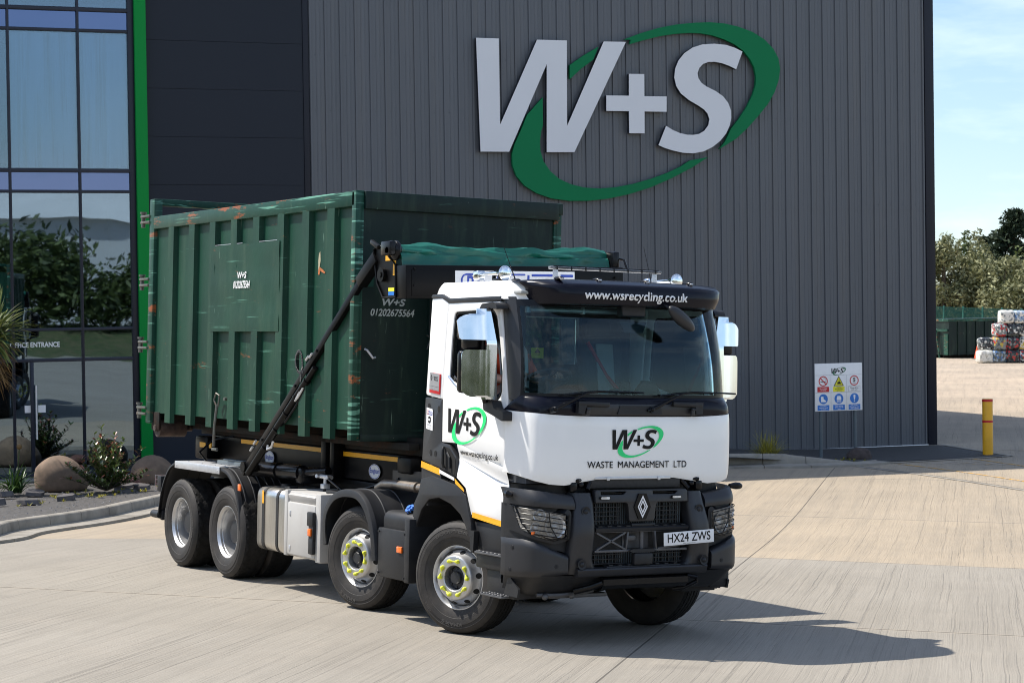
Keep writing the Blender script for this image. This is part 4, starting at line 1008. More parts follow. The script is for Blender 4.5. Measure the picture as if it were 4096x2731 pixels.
mb = MB(); mb.mi = 1; disc(mb, .11, lambda x, y: fs(CX[0] + x, R2 + y)); mb.mi = 4
flat(mb, [(-.06, .05), (0, .055), (.005, 0), (.065, -.045), (.065, -.065), (-.06, -.065)], lambda x, y: fs2(CX[0] + x, R2 + y)); mb.build('boot_symbol', SM, ss, smooth=None, weld=False)
mb = MB(); mb.mi = 1; disc(mb, .11, lambda x, y: fs(CX[1] + x, R2 + y)); mb.mi = 4
flat(mb, [(-.055, -.03), (-.055, .02), (-.03, .065), (-.012, .065), (0, .03), (.012, .065), (.03, .065), (.055, .02), (.055, -.03)], lambda x, y: fs2(x, R2 + y))
rect(mb, 0, R2 - .045, .11, .012, fs2); rect(mb, 0, R2 - .068, .11, .012, fs2); mb.build('jacket_symbol', SM, ss, smooth=None, weld=False)
mb = MB(); mb.mi = 1; disc(mb, .11, lambda x, y: fs(CX[2] + x, R2 + y)); mb.mi = 4
flat(mb, [(-.012, -.03), (.012, -.03), (.026, .06), (.015, .078), (-.015, .078), (-.026, .06)], lambda x, y: fs2(CX[2] + x, R2 + y)); disc(mb, .015, lambda x, y: fs2(CX[2] + x, R2 - .062 + y), 16)
mb.build('exclamation_symbol', SM, ss, smooth=None, weld=False)
for x0, y0, bgm, ink, tx, hh in ((CX[0], -.045, 0, 4, 'No smoking\nor vaping', .07), (CX[1], -.045, 2, 3, 'Warning\nfork lift trucks\noperating', .095), (CX[2], -.045, 4, 3, 'Please drive\nwith care', .07),
                            (CX[0], -.445, 1, 4, 'Protective\nfootwear must\nbe worn', .095), (CX[1], -.445, 1, 4, 'High visibility\njacket must be\nworn', .095), (CX[2], -.445, 1, 4, 'Site specific\nPPE must be worn\nwhen required', .095)):
    mb = MB(); mb.mi = bgm; rect(mb, x0, y0, .29, .115, fs); mb.mi = ink
    text_mb(mb, tx, lambda x, y: fs2(x0 + x, y0 + y), height=hh, bold=.01)
    if bgm == 4: mb.tube([fs2(x0 - .145, y0 - .057), fs2(x0 + .145, y0 - .057), fs2(x0 + .145, y0 + .057), fs2(x0 - .145, y0 + .057)], .0015, 4, closed=True)
    mb.build('caption', SM, ss, smooth=None, weld=False)

# ================================================================== BOLLARD
M['bollard_yellow'] = pbr('bollard_yellow', (0.80, 0.40, 0.010), 0.42, 0, 0.07, 4, bump=.15, bs=80, grime=(0.30, 0.15, 0.02), gs=9, glo=.6, ghi=.9)
bl = tag(empty('bollard', mat=BMAT @ Matrix.Translation((18.05, -3.47, -.10))), 'yellow round bollard with two red bands at the apron corner', 'bollard')
mb = MB(); mb.lathe([(.116, -.05), (.116, 1.235), (.108, 1.25), (0, 1.25)], n=32, axis='z'); mb.build('post', 'bollard_yellow', bl)
for a, b in ((1.188, 1.242), (.725, .775)):
    mb = MB(); mb.lathe([(.1165, a), (.1185, a + .002), (.1185, b - .002), (.1165, b)], n=32, axis='z'); mb.build('red_band', 'red_vinyl', bl)
# ================================================================== LORRY
T = tag(empty('lorry'), 'white and black four-axle hook-lift lorry carrying the large green container', 'lorry')

# ---------------------------------------------------------------- wheels
TYRE_OUT = [(.292, .004), (.298, -.006), (.318, -.016), (.345, -.026), (.372, -.031), (.375, -.034), (.40, -.037), (.432, -.0375), (.436, -.034), (.458, -.030), (.462, -.032), (.482, -.022), (.497, -.010), (.508, .004)]
TREAD_S = [(.508, .004), (.516, .016), (.5205, .034), (.522, .066), (.510, .068), (.510, .078), (.5225, .080), (.523, .118), (.511, .120), (.511, .130), (.523, .132), (.523, .168), (.511, .170), (.511, .18), (.5225, .182), (.522, .22), (.510, .222), (.510, .230), (.521, .232), (.516, .256), (.508, .268)]
TREAD_D = [(.508, .004), (.516, .014), (.521, .030), (.522, .05), (.522, .075), (.522, .10), (.522, .135), (.5225, .14), (.522, .17), (.522, .195), (.522, .22), (.521, .24), (.516, .258), (.508, .268)]
TYRE_IN = [(.508, .268), (.49, .285), (.45, .305), (.40, .310), (.345, .300), (.30, .282), (.292, .27)]

def tyre_mb(drive, dy=0.0):
    mb = MB()
    n = 144
    sh = lambda P: [(r, y + dy) for r, y in P]
    mb.lathe(sh(TYRE_OUT), n=n)
    mb.mi = 1
    if drive:
        def wob(i, k):
            if i in (0, len(TREAD_D) - 1): return 0
            if i in (4, 9): return -.013 if (k // 1) % 2 else -.004
            ph = k + (0, 1, 3, 4, 4, 6, 7, 7, 6, 4, 4, 3, 1, 0)[i]
            return -.014 if ph % 6 == 0 else 0
        mb.lathe(sh(TREAD_D), n=n, wob=wob)
    else:
        def wob(i, k):
            if i in (1, 2, len(TREAD_S) - 2, len(TREAD_S) - 3): return -.006 if k % 4 == 0 else 0
            return -.003 if (k + i) % 9 == 0 and 2 < i < 18 else 0
        mb.lathe(sh(TREAD_S), n=n, wob=wob)
    mb.mi = 0
    mb.lathe(sh(TYRE_IN), n=n)
    return mb

def arc_text(mb, s, rc, a0, h, y=-.0385, width=None, bold=.02):
    def fr(px, py):
        a = a0 - px / rc
        r = rc + py
        return (r * math.cos(a), y, r * math.sin(a))
    g = {'GOOD  YEAR': 'goodyear', 'GOOD YEAR': 'goodyear', 'KMAX S': 'kmax'}.get(s)
    return glyph_mb(mb, g, fr, width=width, height=h) if g else text_mb(mb, s, fr, width=width, height=h, bold=bold)

RIM_F = [(.272, .020), (.280, .006), (.290, -.004), (.297, -.004), (.299, .008), (.290, .012)]
M['hole_shade'] = pbr('hole_shade', (0.006, 0.006, 0.006), 0.9)  # near-black colour in place of the shade inside holes and recesses
M['letter_rubber'] = pbr('letter_rubber', (0.060, 0.055, 0.05), 0.6, 0, 0.1, 8)
M['hub_dark'] = pbr('hub_dark', (0.022, 0.023, 0.026), 0.45, 0, 0.15, 8)

def wheel_front():
    w_ = empty('wheel', parent=T)
    tyre_mb(False).build('tyre', ['rubber', 'tread'], w_, smooth=28)
    mb = MB()
    arc_text(mb, 'GOOD  YEAR', .428, R_(98), .034, width=.40, bold=.05)
    arc_text(mb, 'KMAX S', .428, R_(265), .034, width=.24, bold=.03)
    arc_text(mb, 'GEN-2', .43, R_(222), .022, width=.10)
    arc_text(mb, '315/80R22.5', .43, R_(160), .018, width=.17)
    mb.build('tyre_lettering', 'letter_rubber', w_, smooth=None, weld=False)
    mb = MB()
    mb.lathe(RIM_F[::-1] + [(.266, .03), (.262, .06), (.263, .09)], n=72)
    mb.lathe([(.263, .085), (.258, .055), (.250, .034), (.236, .012), (.222, -.012), (.212, -.034), (.204, -.052), (.197, -.060), (.190, -.062), (.122, -.062), (.116, -.058), (.112, -.046), (.108, -.012), (.108, .03), (.10, .04), (.0, .04)], n=72)
    mb.build('rim', 'silver', w_, smooth=32)
    mb = MB()
    for k in range(10):
        a = R_(36 * k + 8)
        P = []
        for j in range(18):
            t = 2 * math.pi * j / 18
            r = .2365 + .0155 * math.sin(t)
            aa = a + .115 * math.cos(t)
            y = interp([.212, .222, .236, .250, .258], [-.034, -.012, .012, .034, .055], r) - .0022
            P.append((r * math.cos(aa), y, r * math.sin(aa)))
        mb.add(P, [tuple(range(18))])
    mb.build('hand_hole_shade', 'hole_shade', w_, smooth=None, weld=False)  # flat ovals on the disc, the holes' shade put into their colour
    mb = MB()
    mb.lathe([(.107, .02), (.100, -.005), (.085, -.012), (.062, -.014), (.058, -.040), (.052, -.048), (0, -.05)], n=10)
    for k in range(8):
        a = R_(45 * k)
        mb.cyl((.085 * math.cos(a), -.02, .085 * math.sin(a)), (.085 * math.cos(a), 0, .085 * math.sin(a)), .008, n=6)
    mb.build('hub_cap', 'hub_dark', w_, smooth=25)
    for k in range(5):
        mb = MB()
        a1, a2 = R_(72 * k + 20 - 18), R_(72 * k + 20 + 18)
        p = [Vector((.160 * math.cos(a), -.062, .160 * math.sin(a))) for a in (a1, a2)]
        d = (p[1] - p[0]).normalized()
        for q, dd in ((p[0], d), (p[1], -d)):
            mb.cyl(q, q + Vector((0, -.020, 0)), .0185, .017, n=14)
            mb.ball(q + Vector((0, -.020, 0)), (.017, .010, .017), 12, 6)
            mb.cyl(q + dd * .010 + Vector((0, -.014, 0)), q + dd * .049 + Vector((0, -.009, 0)), .0145, .0022, n=10)
        mb.build('nut_indicator', 'nut_yellow', w_, smooth=40)
    return w_

def wheel_rear():
    w_ = empty('wheel', parent=T)
    tyre_mb(True).build('tyre', ['rubber', 'tread'], w_, smooth=28)
    tyre_mb(True, .345).build('inner_tyre', ['rubber', 'tread'], w_, smooth=28)
    mb = MB()
    arc_text(mb, 'KMAX D', .428, R_(215), .034, width=.22, bold=.03)
    arc_text(mb, 'GOOD YEAR', .428, R_(40), .03, width=.30, bold=.03)
    mb.build('tyre_lettering', 'letter_rubber', w_, smooth=None, weld=False)
    mb = MB()
    mb.lathe([(.286, .02), (.299, .008), (.297, -.004), (.290, -.005), (.281, .004), (.274, .018), (.268, .024), (.266, .05), (.262, .055), (.258, .09), (.252, .12), (.250, .165), (.246, .185), (.235, .192), (.20, .19), (.145, .185), (.142, .17)], n=72)
    mb.build('rim', 'silver', w_, smooth=28)
    mb = MB()
    for k in range(10):
        a = R_(36 * k)
        P = [((.215 + .02 * math.sin(t)) * math.cos(a + .1 * math.cos(t)), .187, (.215 + .02 * math.sin(t)) * math.sin(a + .1 * math.cos(t))) for t in [2 * math.pi * j / 16 for j in range(16)]]
        mb.add(P, [tuple(range(16))])
    mb.build('hand_hole_shade', 'hole_shade', w_, smooth=None, weld=False)  # dark ovals again, painted shade instead of open holes
    mb = MB()
    mb.lathe([(.142, .186), (.135, .11), (.125, .085), (.09, .08), (0, .075)], n=32)
    for k in range(10):
        a = R_(36 * k + 18)
        mb.cyl((.168 * math.cos(a), .186, .168 * math.sin(a)), (.168 * math.cos(a), .150, .168 * math.sin(a)), .014, n=6)
    mb.build('hub_cap', 'hub_dark', w_, smooth=30)
    return w_
WR = .5215
wf = wheel_front()
wf.location = (-.14, -1.125, WR); wf.rotation_euler = (0, 0, R_(21.6))
for (x, y, a, sp) in ((-2.13, -1.125, R_(13.5), 14), (-.12, 1.125, math.pi + R_(20), 30), (-2.13, 1.125, math.pi + R_(13), 50)):
    c = copy_tree(wf, T); c.location = (x, y, WR); c.rotation_euler = (0, R_(sp) if abs(a) < 1 else 0, a)
    c.rotation_mode = 'XYZ'
wr_ = wheel_rear()
wr_.location = (-5.285, -1.2, WR)
c = copy_tree(wr_, T); c.location = (-6.655, -1.2, WR); c.rotation_euler = (0, R_(40), 0)
for x in (-5.285, -6.655):
    c = copy_tree(wr_, T); c.location = (x, 1.2, WR); c.rotation_euler = (0, 0, math.pi)

# ---------------------------------------------------------------- chassis, axles, subframe
mb = MB()
for y in (-.42, .42):
    mb.bb((-7.45, y - .04, .74), (.95, y + .04, 1.02), .006)
for x in (-7.3, -6.0, -4.6, -3.4, -1.6, .5):
    mb.bb((x - .06, -.42, .78), (x + .06, .42, .98))
mb.build('chassis_rail', 'chassis_black', T)
mb = MB()
for x in (-.13, -2.13):
    mb.tube([(x, -1.0, .50), (x, -.72, .46), (x, -.45, .40), (x, .45, .40), (x, .72, .46), (x, 1.0, .50)], .065, 10)
    for y in (-.45, .45): mb.tube([(x - .8, y, .72), (x - .35, y, .60), (x, y, .55), (x + .35, y, .60), (x + .8, y, .72)], .04, 6)
for x in (-5.285, -6.655):
    mb.cyl((x, -.8, .52), (x, .8, .52), .12, n=16); mb.ball((x, 0, .52), .24, 16, 10)
for y in (-.5, .5): mb.tube([(-7.1, y, .62), (-6.4, y, .72), (-5.97, y, .75), (-5.5, y, .72), (-4.9, y, .62)], .05, 6)
mb.bb((-1.3, -.35, .45), (.6, .35, .95), .08)
mb.bb((-3.6, -.12, .62), (-1.3, .12, .80), .05)
mb.build('running_gear', 'chassis_black', T)
mb = MB()
for y in (-.53, .53):
    mb.bb((-7.35, y - .07, 1.03), (-1.25, y + .07, 1.215), .01)
    mb.bb((-7.25, y - .055, 1.225), (-2.1, y + .055, 1.535), .012)
for x in (-7.2, -6.2, -4.9, -3.9, -2.5, -1.4): mb.bb((x - .07, -.5, 1.05), (x + .07, .5, 1.4), .01)
mb.bb((-3.92, -.72, 1.20), (-3.80, -.56, 1.66), .012); mb.bb((-3.70, -.72, 1.22), (-3.60, -.56, 1.66), .012)
mb.bb((-2.2, -.7, 1.36), (-1.9, -.5, 1.53), .03)
mb.bb((-7.38, -.75, 1.25), (-7.0, -.45, 1.52), .02)
mb.build('hook_lift_frame', 'arm_black', T)
mb = MB()   # tower of the hook arm behind the cab
mb.bb((-1.75, -.34, 1.25), (-1.35, .34, 1.6), .03)
mb.bb((-1.65, -.22, 1.5), (-1.35, .22, 3.2), .03)
mb.tube([(-1.5, 0, 3.1), (-1.6, 0, 3.3), (-1.85, 0, 3.36), (-2.05, 0, 3.22), (-2.08, 0, 3.05)], .06, 10)
mb.build('hook_arm', 'gloss_black', T)
mb = MB()
mb.add([(-2.35, -.66, 1.06), (-1.55, -.66, 1.06), (-1.35, -.66, 1.20), (-1.55, -.66, 1.36), (-1.62, -.66, 1.40), (-2.35, -.66, 1.38), (-2.35, -.60, 1.06), (-1.55, -.60, 1.06), (-1.35, -.60, 1.20), (-1.55, -.60, 1.36), (-1.62, -.60, 1.40), (-2.35, -.60, 1.38)],
       [(0, 1, 2, 3, 4, 5)] + [(k, (k + 1) % 6, 6 + (k + 1) % 6, 6 + k) for k in range(6)])
mb.cyl((-1.62, -.70, 1.22), (-1.62, -.60, 1.22), .07, n=20)
mb.build('pivot_bracket', 'grey_plastic', T)
for (a, b, z0, z1) in ((-6.32, -4.0, 1.475, 1.523), (-3.79, -2.16, 1.462, 1.510)):
    MB().bb((a, -.604, z0), (b, -.598, z1)).build('reflective_tape', 'yellow_tape', T, smooth=None)
for (a, b) in ((-7.22, -7.04), (-6.93, -6.86)):
    MB().bb((a, -.756, 1.39), (b, -.75, 1.45)).build('reflective_tape', 'yellow_tape', T, smooth=None)
def oval_badge(x, z):
    fr = lambda a, b: (x + a, -.606, z + b)
    mb = MB(); disc(mb, .13, lambda a, b: (x + a, -.6055, z + b), 40, sy=.6)
    b = mb.build('maker_badge', 'white_vinyl', T, smooth=None, weld=False)
    mb = MB(); disc(mb, .120, lambda a, b: (x + a, -.607, z + b), 40, ri=.112, sy=.62)
    glyph_mb(mb, 'boughton', lambda a, b_: (x + a, -.607, z + b_), width=.20, height=.072)
    mb.build('lettering', 'blue_vinyl', b, smooth=None, weld=False)
oval_badge(-5.50, 1.345); oval_badge(-2.86, 1.335)
# hydraulics
mb = MB()
mb.cyl((-5.05, -1.02, 1.255), (-3.95, -.92, 1.26), .085, n=22); mb.cyl((-5.1, -1.02, 1.255), (-5.03, -1.02, 1.255), .095, n=22)
mb.cyl((-4.45, -.97, 1.257), (-4.40, -.97, 1.257), .092, n=22)
mb.cyl((-3.95, -.92, 1.26), (-3.55, -.8, 1.30), .05, n=16)
mb.bb((-4.0, -.98, 1.15), (-3.86, -.6, 1.32), .02)
mb.build('sheeting_cylinder', 'gloss_black', T)
mb = MB()
mb.cyl((-3.62, -.86, 1.245), (-3.36, -.86, 1.245), .024, n=12)
mb.cyl((-3.50, -.86, 1.16), (-3.50, -.86, 1.26), .020, n=12); mb.cyl((-3.62, -.86, 1.245), (-3.60, -.92, 1.25), .02, n=10); mb.cyl((-3.36, -.86, 1.245), (-3.35, -.92, 1.25), .02, n=10)
mb.bb((-3.54, -.90, 1.12), (-3.46, -.82, 1.17), .006)
mb.build('hose_fitting', 'galv', T)
mb = MB()
mb.tube([(-3.5, -.86, 1.14), (-3.52, -.88, 1.0), (-3.60, -.80, .92), (-3.9, -.7, .95)], .016, 8)
mb.tube([(-3.36, -.9, 1.24), (-3.1, -.85, 1.12), (-2.95, -.75, 1.13), (-2.4, -.68, 1.26)], .014, 8)
mb.tube([(-3.2, -.80, 1.125), (-2.9, -.72, 1.12), (-2.5, -.66, 1.18), (-2.2, -.66, 1.30)], .016, 8)
mb.tube([(-6.6, -.9, 1.22), (-6.75, -.95, 1.35), (-6.7, -.8, 1.5), (-6.5, -.62, 1.55)], .013, 8)
mb.build('hydraulic_hose', 'gloss_black', T)

# ---------------------------------------------------------------- mudguards
def guard(path, y0, y1, th, name, mat, lip=.035, ridges=(), xcap=False):
    """curved mudguard along an (x, z) path between y0 (outer) and y1"""
    mb = MB()
    P = resample([(a, b) for a, b in path], .04)
    P = [(p.x, p.y) for p in P]
    N = len(P)
    nrm = []
    for i in range(N):
        a, b = P[max(0, i - 1)], P[min(N - 1, i + 1)]
        d = Vector((b[0] - a[0], b[1] - a[1])).normalized()
        nrm.append(Vector((-d.y, d.x)))
    if nrm[N // 2].y < 0: nrm = [-q for q in nrm]
    prof = [(y0, -lip), (y0, -.012), (y0 + .004, -.004), (y0 + .014, 0), (y0 + .05, .006), (y0 + .06, 0)]
    for r in ridges: prof += [(r - .012, 0), (r - .006, .008), (r + .006, .008), (r + .012, 0)]
    prof += [(y1, 0)]
    rows = [[(P[i][0] + nrm[i].x * h, y, P[i][1] + nrm[i].y * h) for y, h in prof] for i in range(N)]
    off = lambda q: Vector((0, 0, 0))
    mb.grid(rows)
    rows2 = [[(P[i][0] + nrm[i].x * (h - th), y + (.006 if k < 3 else 0), P[i][1] + nrm[i].y * (h - th if k > 2 else h)) for k, (y, h) in enumerate(prof)] for i in range(N)]
    mb.grid([list(reversed(r)) for r in rows2])
    return mb.build(name, mat, T, smooth=40)
bog = [(-7.34, .56), (-7.30, .72), (-7.24, .88), (-7.13, 1.04), (-6.98, 1.17), (-6.78, 1.24)]
guard(bog, -1.24, -.64, .008, 'mudguard', 'black_plastic', .03, (-.95, -.8))
g2 = [(-5.44, 1.24), (-5.25, 1.205), (-5.08, 1.10), (-4.96, .96), (-4.89, .80), (-4.85, .58)]
guard(g2, -1.24, -.55, .008, 'mudguard', 'black_plastic', .035, (-1.14, -1.02, -.92, -.83, -.74, -.66))
mb = MB()
mb.bb((-6.78, -1.245, 1.236), (-5.44, -.64, 1.248), .003); mb.bb((-6.78, -1.252, 1.165), (-5.44, -1.243, 1.246), .003)
for x in (-6.72, -5.50): mb.cyl((x, -1.256, 1.20), (x, -1.25, 1.20), .010, n=8)
for x in (-6.6, -6.2, -5.8, -5.52): mb.cyl((x, -1.15, 1.248), (x, -1.15, 1.254), .010, n=8)
mb.build('mudguard_plate', 'galv', T)
for (x0, y) in ((-6.35, -.78), (-6.05, -.98)):
    MB().bb((x0, y - .04, 1.25), (-4.9, y + .04, 1.295), .008).build('guard_rail', 'post_grey', T)
mb = MB(); mb.cyl((-7.55, -1.2, .565), (-7.33, -1.2, .565), .048, n=20); mb.bb((-7.34, -1.2, .50), (-7.28, -.7, .62), .01); mb.build('rear_bumper_tube', 'black_plastic', T)
mb = MB(); mb.bb((-7.46, -1.2, .84), (-7.34, -.95, 1.03), .008); mb.build('rear_lamp_housing', 'black_plastic', T)
MB().bb((-7.475, -1.19, .86), (-7.458, -.96, 1.0), .004).build('tail_lamp', 'red_lens', T)
mb = MB()
for z in (.83, .88, .93, .98, 1.035): mb.cyl((-7.50, -1.21, z), (-7.50, -.94, z), .003, n=6)
for y in (-1.21, -1.08, -.94): mb.cyl((-7.50, y, .83), (-7.50, y, 1.035), .003, n=6)
mb.build('lamp_guard', 'galv', T)
mb = MB(); mb.box((-4.86, -1.252, 1.05), (.075, .016, .075), None, .006)
mb.build('side_marker', 'amber', T)
m2 = [(-2.74, .60), (-2.77, .78), (-2.74, .95), (-2.60, 1.10), (-2.42, 1.175), (-2.22, 1.20), (-2.0, 1.19), (-1.82, 1.10), (-1.69, .95), (-1.61, .76), (-1.57, .55)]
guard(m2, -1.245, -.62, .010, 'mudguard', 'black_plastic', .075, (-1.06, -.84))

# ---------------------------------------------------------------- tank, locker, adblue
M['strap'] = pbr('strap', (0.015, 0.015, 0.016), 0.55, 0, 0.2, 20)
def barrel(x0, x1, mat, name, z0=.40, z1=1.09, y0=-1.20, y1=-.56, r=.14, bev=.02):
    poly = rounded([(y0, z0), (y0, z1), (y1, z1), (y1, z0)], r, 7)
    c = (sum(p[0] for p in poly) / len(poly), sum(p[1] for p in poly) / len(poly))
    def ring(x, k): return [(x, c[0] + (p[0] - c[0]) * k, c[1] + (p[1] - c[1]) * k) for p in poly]
    mb = MB()
    rows = [ring(x0, .93), ring(x0 + bev * .3, .975), ring(x0 + bev, 1), ring(x1 - bev, 1), ring(x1 - bev * .3, .975), ring(x1, .93)]
    mb.grid(rows, cu=True)
    mb.add(rows[0], [tuple(range(len(poly)))]); mb.add(rows[-1], [tuple(range(len(poly)))])
    return mb.build(name, mat, T, smooth=40)
tank = barrel(-4.50, -3.80, 'alu', 'fuel_tank', r=.11)
for x in (-4.32, -3.96):
    poly = rounded([(-1.206, .394), (-1.206, 1.096), (-.56, 1.096), (-.56, .394)], .115, 7)
    mb = MB()
    mb.grid([[(x - .028, p[0], p[1]) for p in poly], [(x + .028, p[0], p[1]) for p in poly]], cu=True)
    mb.build('tank_strap', 'strap', tank, smooth=40)
mb = MB(); mb.box((-4.32, -1.2075, .985), (.04, .004, .14)); mb.build('strap_label', 'yellow_tape', tank, smooth=None)
mb = MB(); mb.cyl((-4.18, -1.0, 1.085), (-4.18, -1.0, 1.13), .05, n=18); mb.box((-4.05, -1.0, 1.10), (.14, .1, .025), None, .006); mb.build('filler_cap', 'black_plastic', tank)
mb = MB()
mb.bb((-3.80, -1.17, .40), (-2.92, -.56, 1.09), .025)
mb.bb((-3.70, -1.205, .42), (-3.02, -1.165, .98), .02)
mb.bb((-3.02, -1.20, .39), (-2.90, -.58, 1.10), .012)
mb.bb((-3.80, -1.195, .40), (-3.72, -.57, 1.10), .012)
mb.box((-3.36, -1.165, 1.02), (.66, .05, .10), Matrix.Rotation(R_(24), 3, 'X'), .01)
lock = mb.build('battery_locker', 'tank_grey', T)
mb = MB()
for z in (.86, .49): mb.box((-3.62, -1.208, z), (.03, .006, .055), None, .002)
mb.build('locker_catch', 'galv', lock)
mb = MB(); mb.bb((-3.14, -1.245, .76), (-3.0, -1.20, .91), .014); mb.bb((-3.11, -1.24, .47), (-3.0, -1.20, .64), .014); mb.bb((-3.11, -1.235, .60), (-3.0, -1.2, .78), .006); mb.build('marker_bracket', 'black_plastic', T)
MB().box((-3.06, -1.245, .70), (.072, .02, .078), None, .006).build('side_marker', 'red_lens' if False else 'amber', T)
mb = MB(); mb.cyl((-2.95, -.95, 1.10), (-2.75, -.95, 1.13), .03, n=12); mb.bb((-3.2, -1.0, 1.09), (-2.95, -.86, 1.125), .01); mb.build('locker_latch', 'black_plastic', lock)
barrel(-1.53, -.93, 'black_plastic', 'adblue_tank', z0=.80, z1=1.045, y0=-1.19, y1=-.7, r=.10, bev=.03)
mb = MB(); mb.cyl((-1.12, -1.08, 1.03), (-1.10, -1.13, 1.085), .055, .045, n=14); mb.build('adblue_neck', 'black_plastic', T)
mb = MB()
R3 = Matrix.Rotation(R_(40), 3, 'X')
for k in range(10):
    a = 2 * math.pi * k / 10
    d = R3 @ Vector((.046 * math.cos(a), .046 * math.sin(a), 0))
    mb.box(Vector((-1.105, -1.12, 1.083)) + d, (.014, .014, .03), R3 @ Matrix.Rotation(a, 3, 'Z'), .003)
mb.cyl(Vector((-1.105, -1.12, 1.083)) - R3 @ Vector((0, 0, .014)), Vector((-1.105, -1.12, 1.083)) + R3 @ Vector((0, 0, .016)), .046, n=20)
mb.cyl(Vector((-1.105, -1.12, 1.083)) + R3 @ Vector((0, 0, .014)), Vector((-1.105, -1.12, 1.083)) + R3 @ Vector((0, 0, .03)), .03, .025, n=8)
mb.build('adblue_cap', 'blue_cap', T)
mb = MB(); mb.bb((-1.56, -1.225, .40), (-.93, -.8, .875), .012); mb.bb((-1.0, -1.235, .39), (-.90, -.8, 1.0), .01)
for x, z in ((-1.53, .84), (-1.53, .44), (-1.0, .85), (-1.0, .43)): mb.cyl((x, -1.24, z), (x, -1.22, z), .010, n=8)
mb.build('side_panel_box', 'black_plastic', T)
MB().box((-1.09, -1.235, .695), (.10, .02, .062), None, .008).build('side_marker', 'amber', T)
mb = MB(); mb.tube([(-2.35, -.82, 1.2), (-2.2, -.83, 1.25), (-1.95, -.84, 1.262), (-1.45, -.86, 1.262)], .048, 18); mb.build('exhaust_pipe', 'steel_worn', T)
mb = MB(); mb.cyl((-1.50, -.858, 1.262), (-1.44, -.858, 1.262), .052, n=18); mb.cyl((-1.40, -.86, 1.262), (-1.15, -.88, 1.262), .044, n=18); mb.build('exhaust_clamp', 'steel_worn', T)
mb = MB(); mb.bb((-1.4, -.75, .55), (-.95, -.3, 1.18), .03); mb.cyl((-1.15, -.72, .98), (-1.15, -.72, 1.14), .05, n=12); mb.bb((-2.9, -.55, .5), (-2.6, .55, .95), .03); mb.build('air_tank', 'chassis_black', T)

# ---------------------------------------------------------------- sheeting gear
AX = Vector((-1.78, -1.20, 3.50)); BX = Vector((-4.86, -1.20, 1.215))
d = (BX - AX).normalized()
def beam(mb, a, b, w, h, bev=.006, dy=0):
    a, b = Vector(a), Vector(b)
    dx = (b - a).normalized(); up = Vector((0, 1, 0)).cross(dx).normalized()
    rot = Matrix((dx, Vector((0, 1, 0)), dx.cross(Vector((0, 1, 0))))).transposed()
    return mb.box((a + b) / 2, ((b - a).length, w, h), rot, bev)
mb = MB()
beam(mb, AX, BX, .055, .078)
beam(mb, AX.lerp(BX, .0) + Vector((.02, .02, .02)), AX.lerp(BX, .10), .10, .12)
mb.cyl(BX + Vector((.06, -.05, .07)), BX + Vector((.06, .12, .07)), .06, n=18)
mb.build('sheeting_arm', 'arm_black', T)
mb = MB()
lo = Vector((.055, -.01, -.085))
mb.cyl(AX.lerp(BX, .50) + lo, AX.lerp(BX, .97) + lo * .8, .040, n=16)
mb.cyl(AX.lerp(BX, .44) + lo, AX.lerp(BX, .52) + lo, .03, n=14)
for t in (.58, .66, .74, .83): mb.cyl(AX.lerp(BX, t) + lo - d * .02, AX.lerp(BX, t) + lo + d * .02, .046, n=16)
mb.tube([AX.lerp(BX, .52) + lo * 1.5, AX.lerp(BX, .60) + lo * 1.75, AX.lerp(BX, .68) + lo * 1.6], .012, 8)
for t, k in ((.565, 0), (.83, 1), (.40, 0)):
    q = AX.lerp(BX, t); mb.box(q + Vector((0, -.035, .0)), (.03, .012, .03), None, .003)
mb.build('arm_ram', 'arm_black', T)
mb = MB()
for t, dx in ((.435, -.03), (.455, -.05), (.56, .09), (.575, .10), (.80, .07), (.87, -.06), (.90, -.055)):
    q = AX.lerp(BX, t) + Vector((dx, -.03, dx * -.9))
    mb.cyl(q - d * .035, q + d * .035, .014, n=10)
mb.tube([AX.lerp(BX, .535) + Vector((.11, -.02, -.06)), AX.lerp(BX, .55) + Vector((.135, -.03, -.07)), AX.lerp(BX, .575) + Vector((.12, -.03, -.09)), AX.lerp(BX, .585) + Vector((.07, -.03, -.11))], .014, 8)
mb.tube([AX.lerp(BX, .80) + Vector((.05, -.02, -.12)), AX.lerp(BX, .815) + Vector((.10, -.03, -.13)), AX.lerp(BX, .80) + Vector((.16, -.03, -.14)), AX.lerp(BX, .79) + Vector((.17, -.03, -.10))], .014, 8)
mb.build('hose_elbow', 'galv', T)
mb = MB()      # drag chain looping from the arm
ch = AX.lerp(BX, .52) + Vector((-.03, 0, .05))
pts = [ch + Vector((a, -.01, b)) for a, b in ((.08, .0), (.02, -.015), (-.05, .0), (-.095, .045), (-.115, .11), (-.10, .175), (-.055, .215), (.0, .21), (.035, .17), (.055, .11), (.06, .05), (.035, .01), (.03, -.06), (.01, -.14))]
pts = [Vector((p.x, -1.22, p.z)) for p in pts]
dense = []
for i in range(len(pts) - 1):
    n = max(1, int((pts[i + 1] - pts[i]).length / .022))
    for k in range(n): dense.append(pts[i].lerp(pts[i + 1], k / n))
for i in range(len(dense) - 1):
    a, b = dense[i], dense[i + 1]
    dx = (b - a).normalized()
    rot = Matrix((dx, Vector((0, 1, 0)), dx.cross(Vector((0, 1, 0))))).transposed()
    mb.box((a + b) / 2 + Vector((0, .045, 0)), (.018, .10, .020), rot, .003, 1)
    mb.box((a + b) / 2 + Vector((0, -.008, 0)), (.024, .008, .030), rot, .002, 1)
mb.build('cable_chain', 'grey_plastic', T)
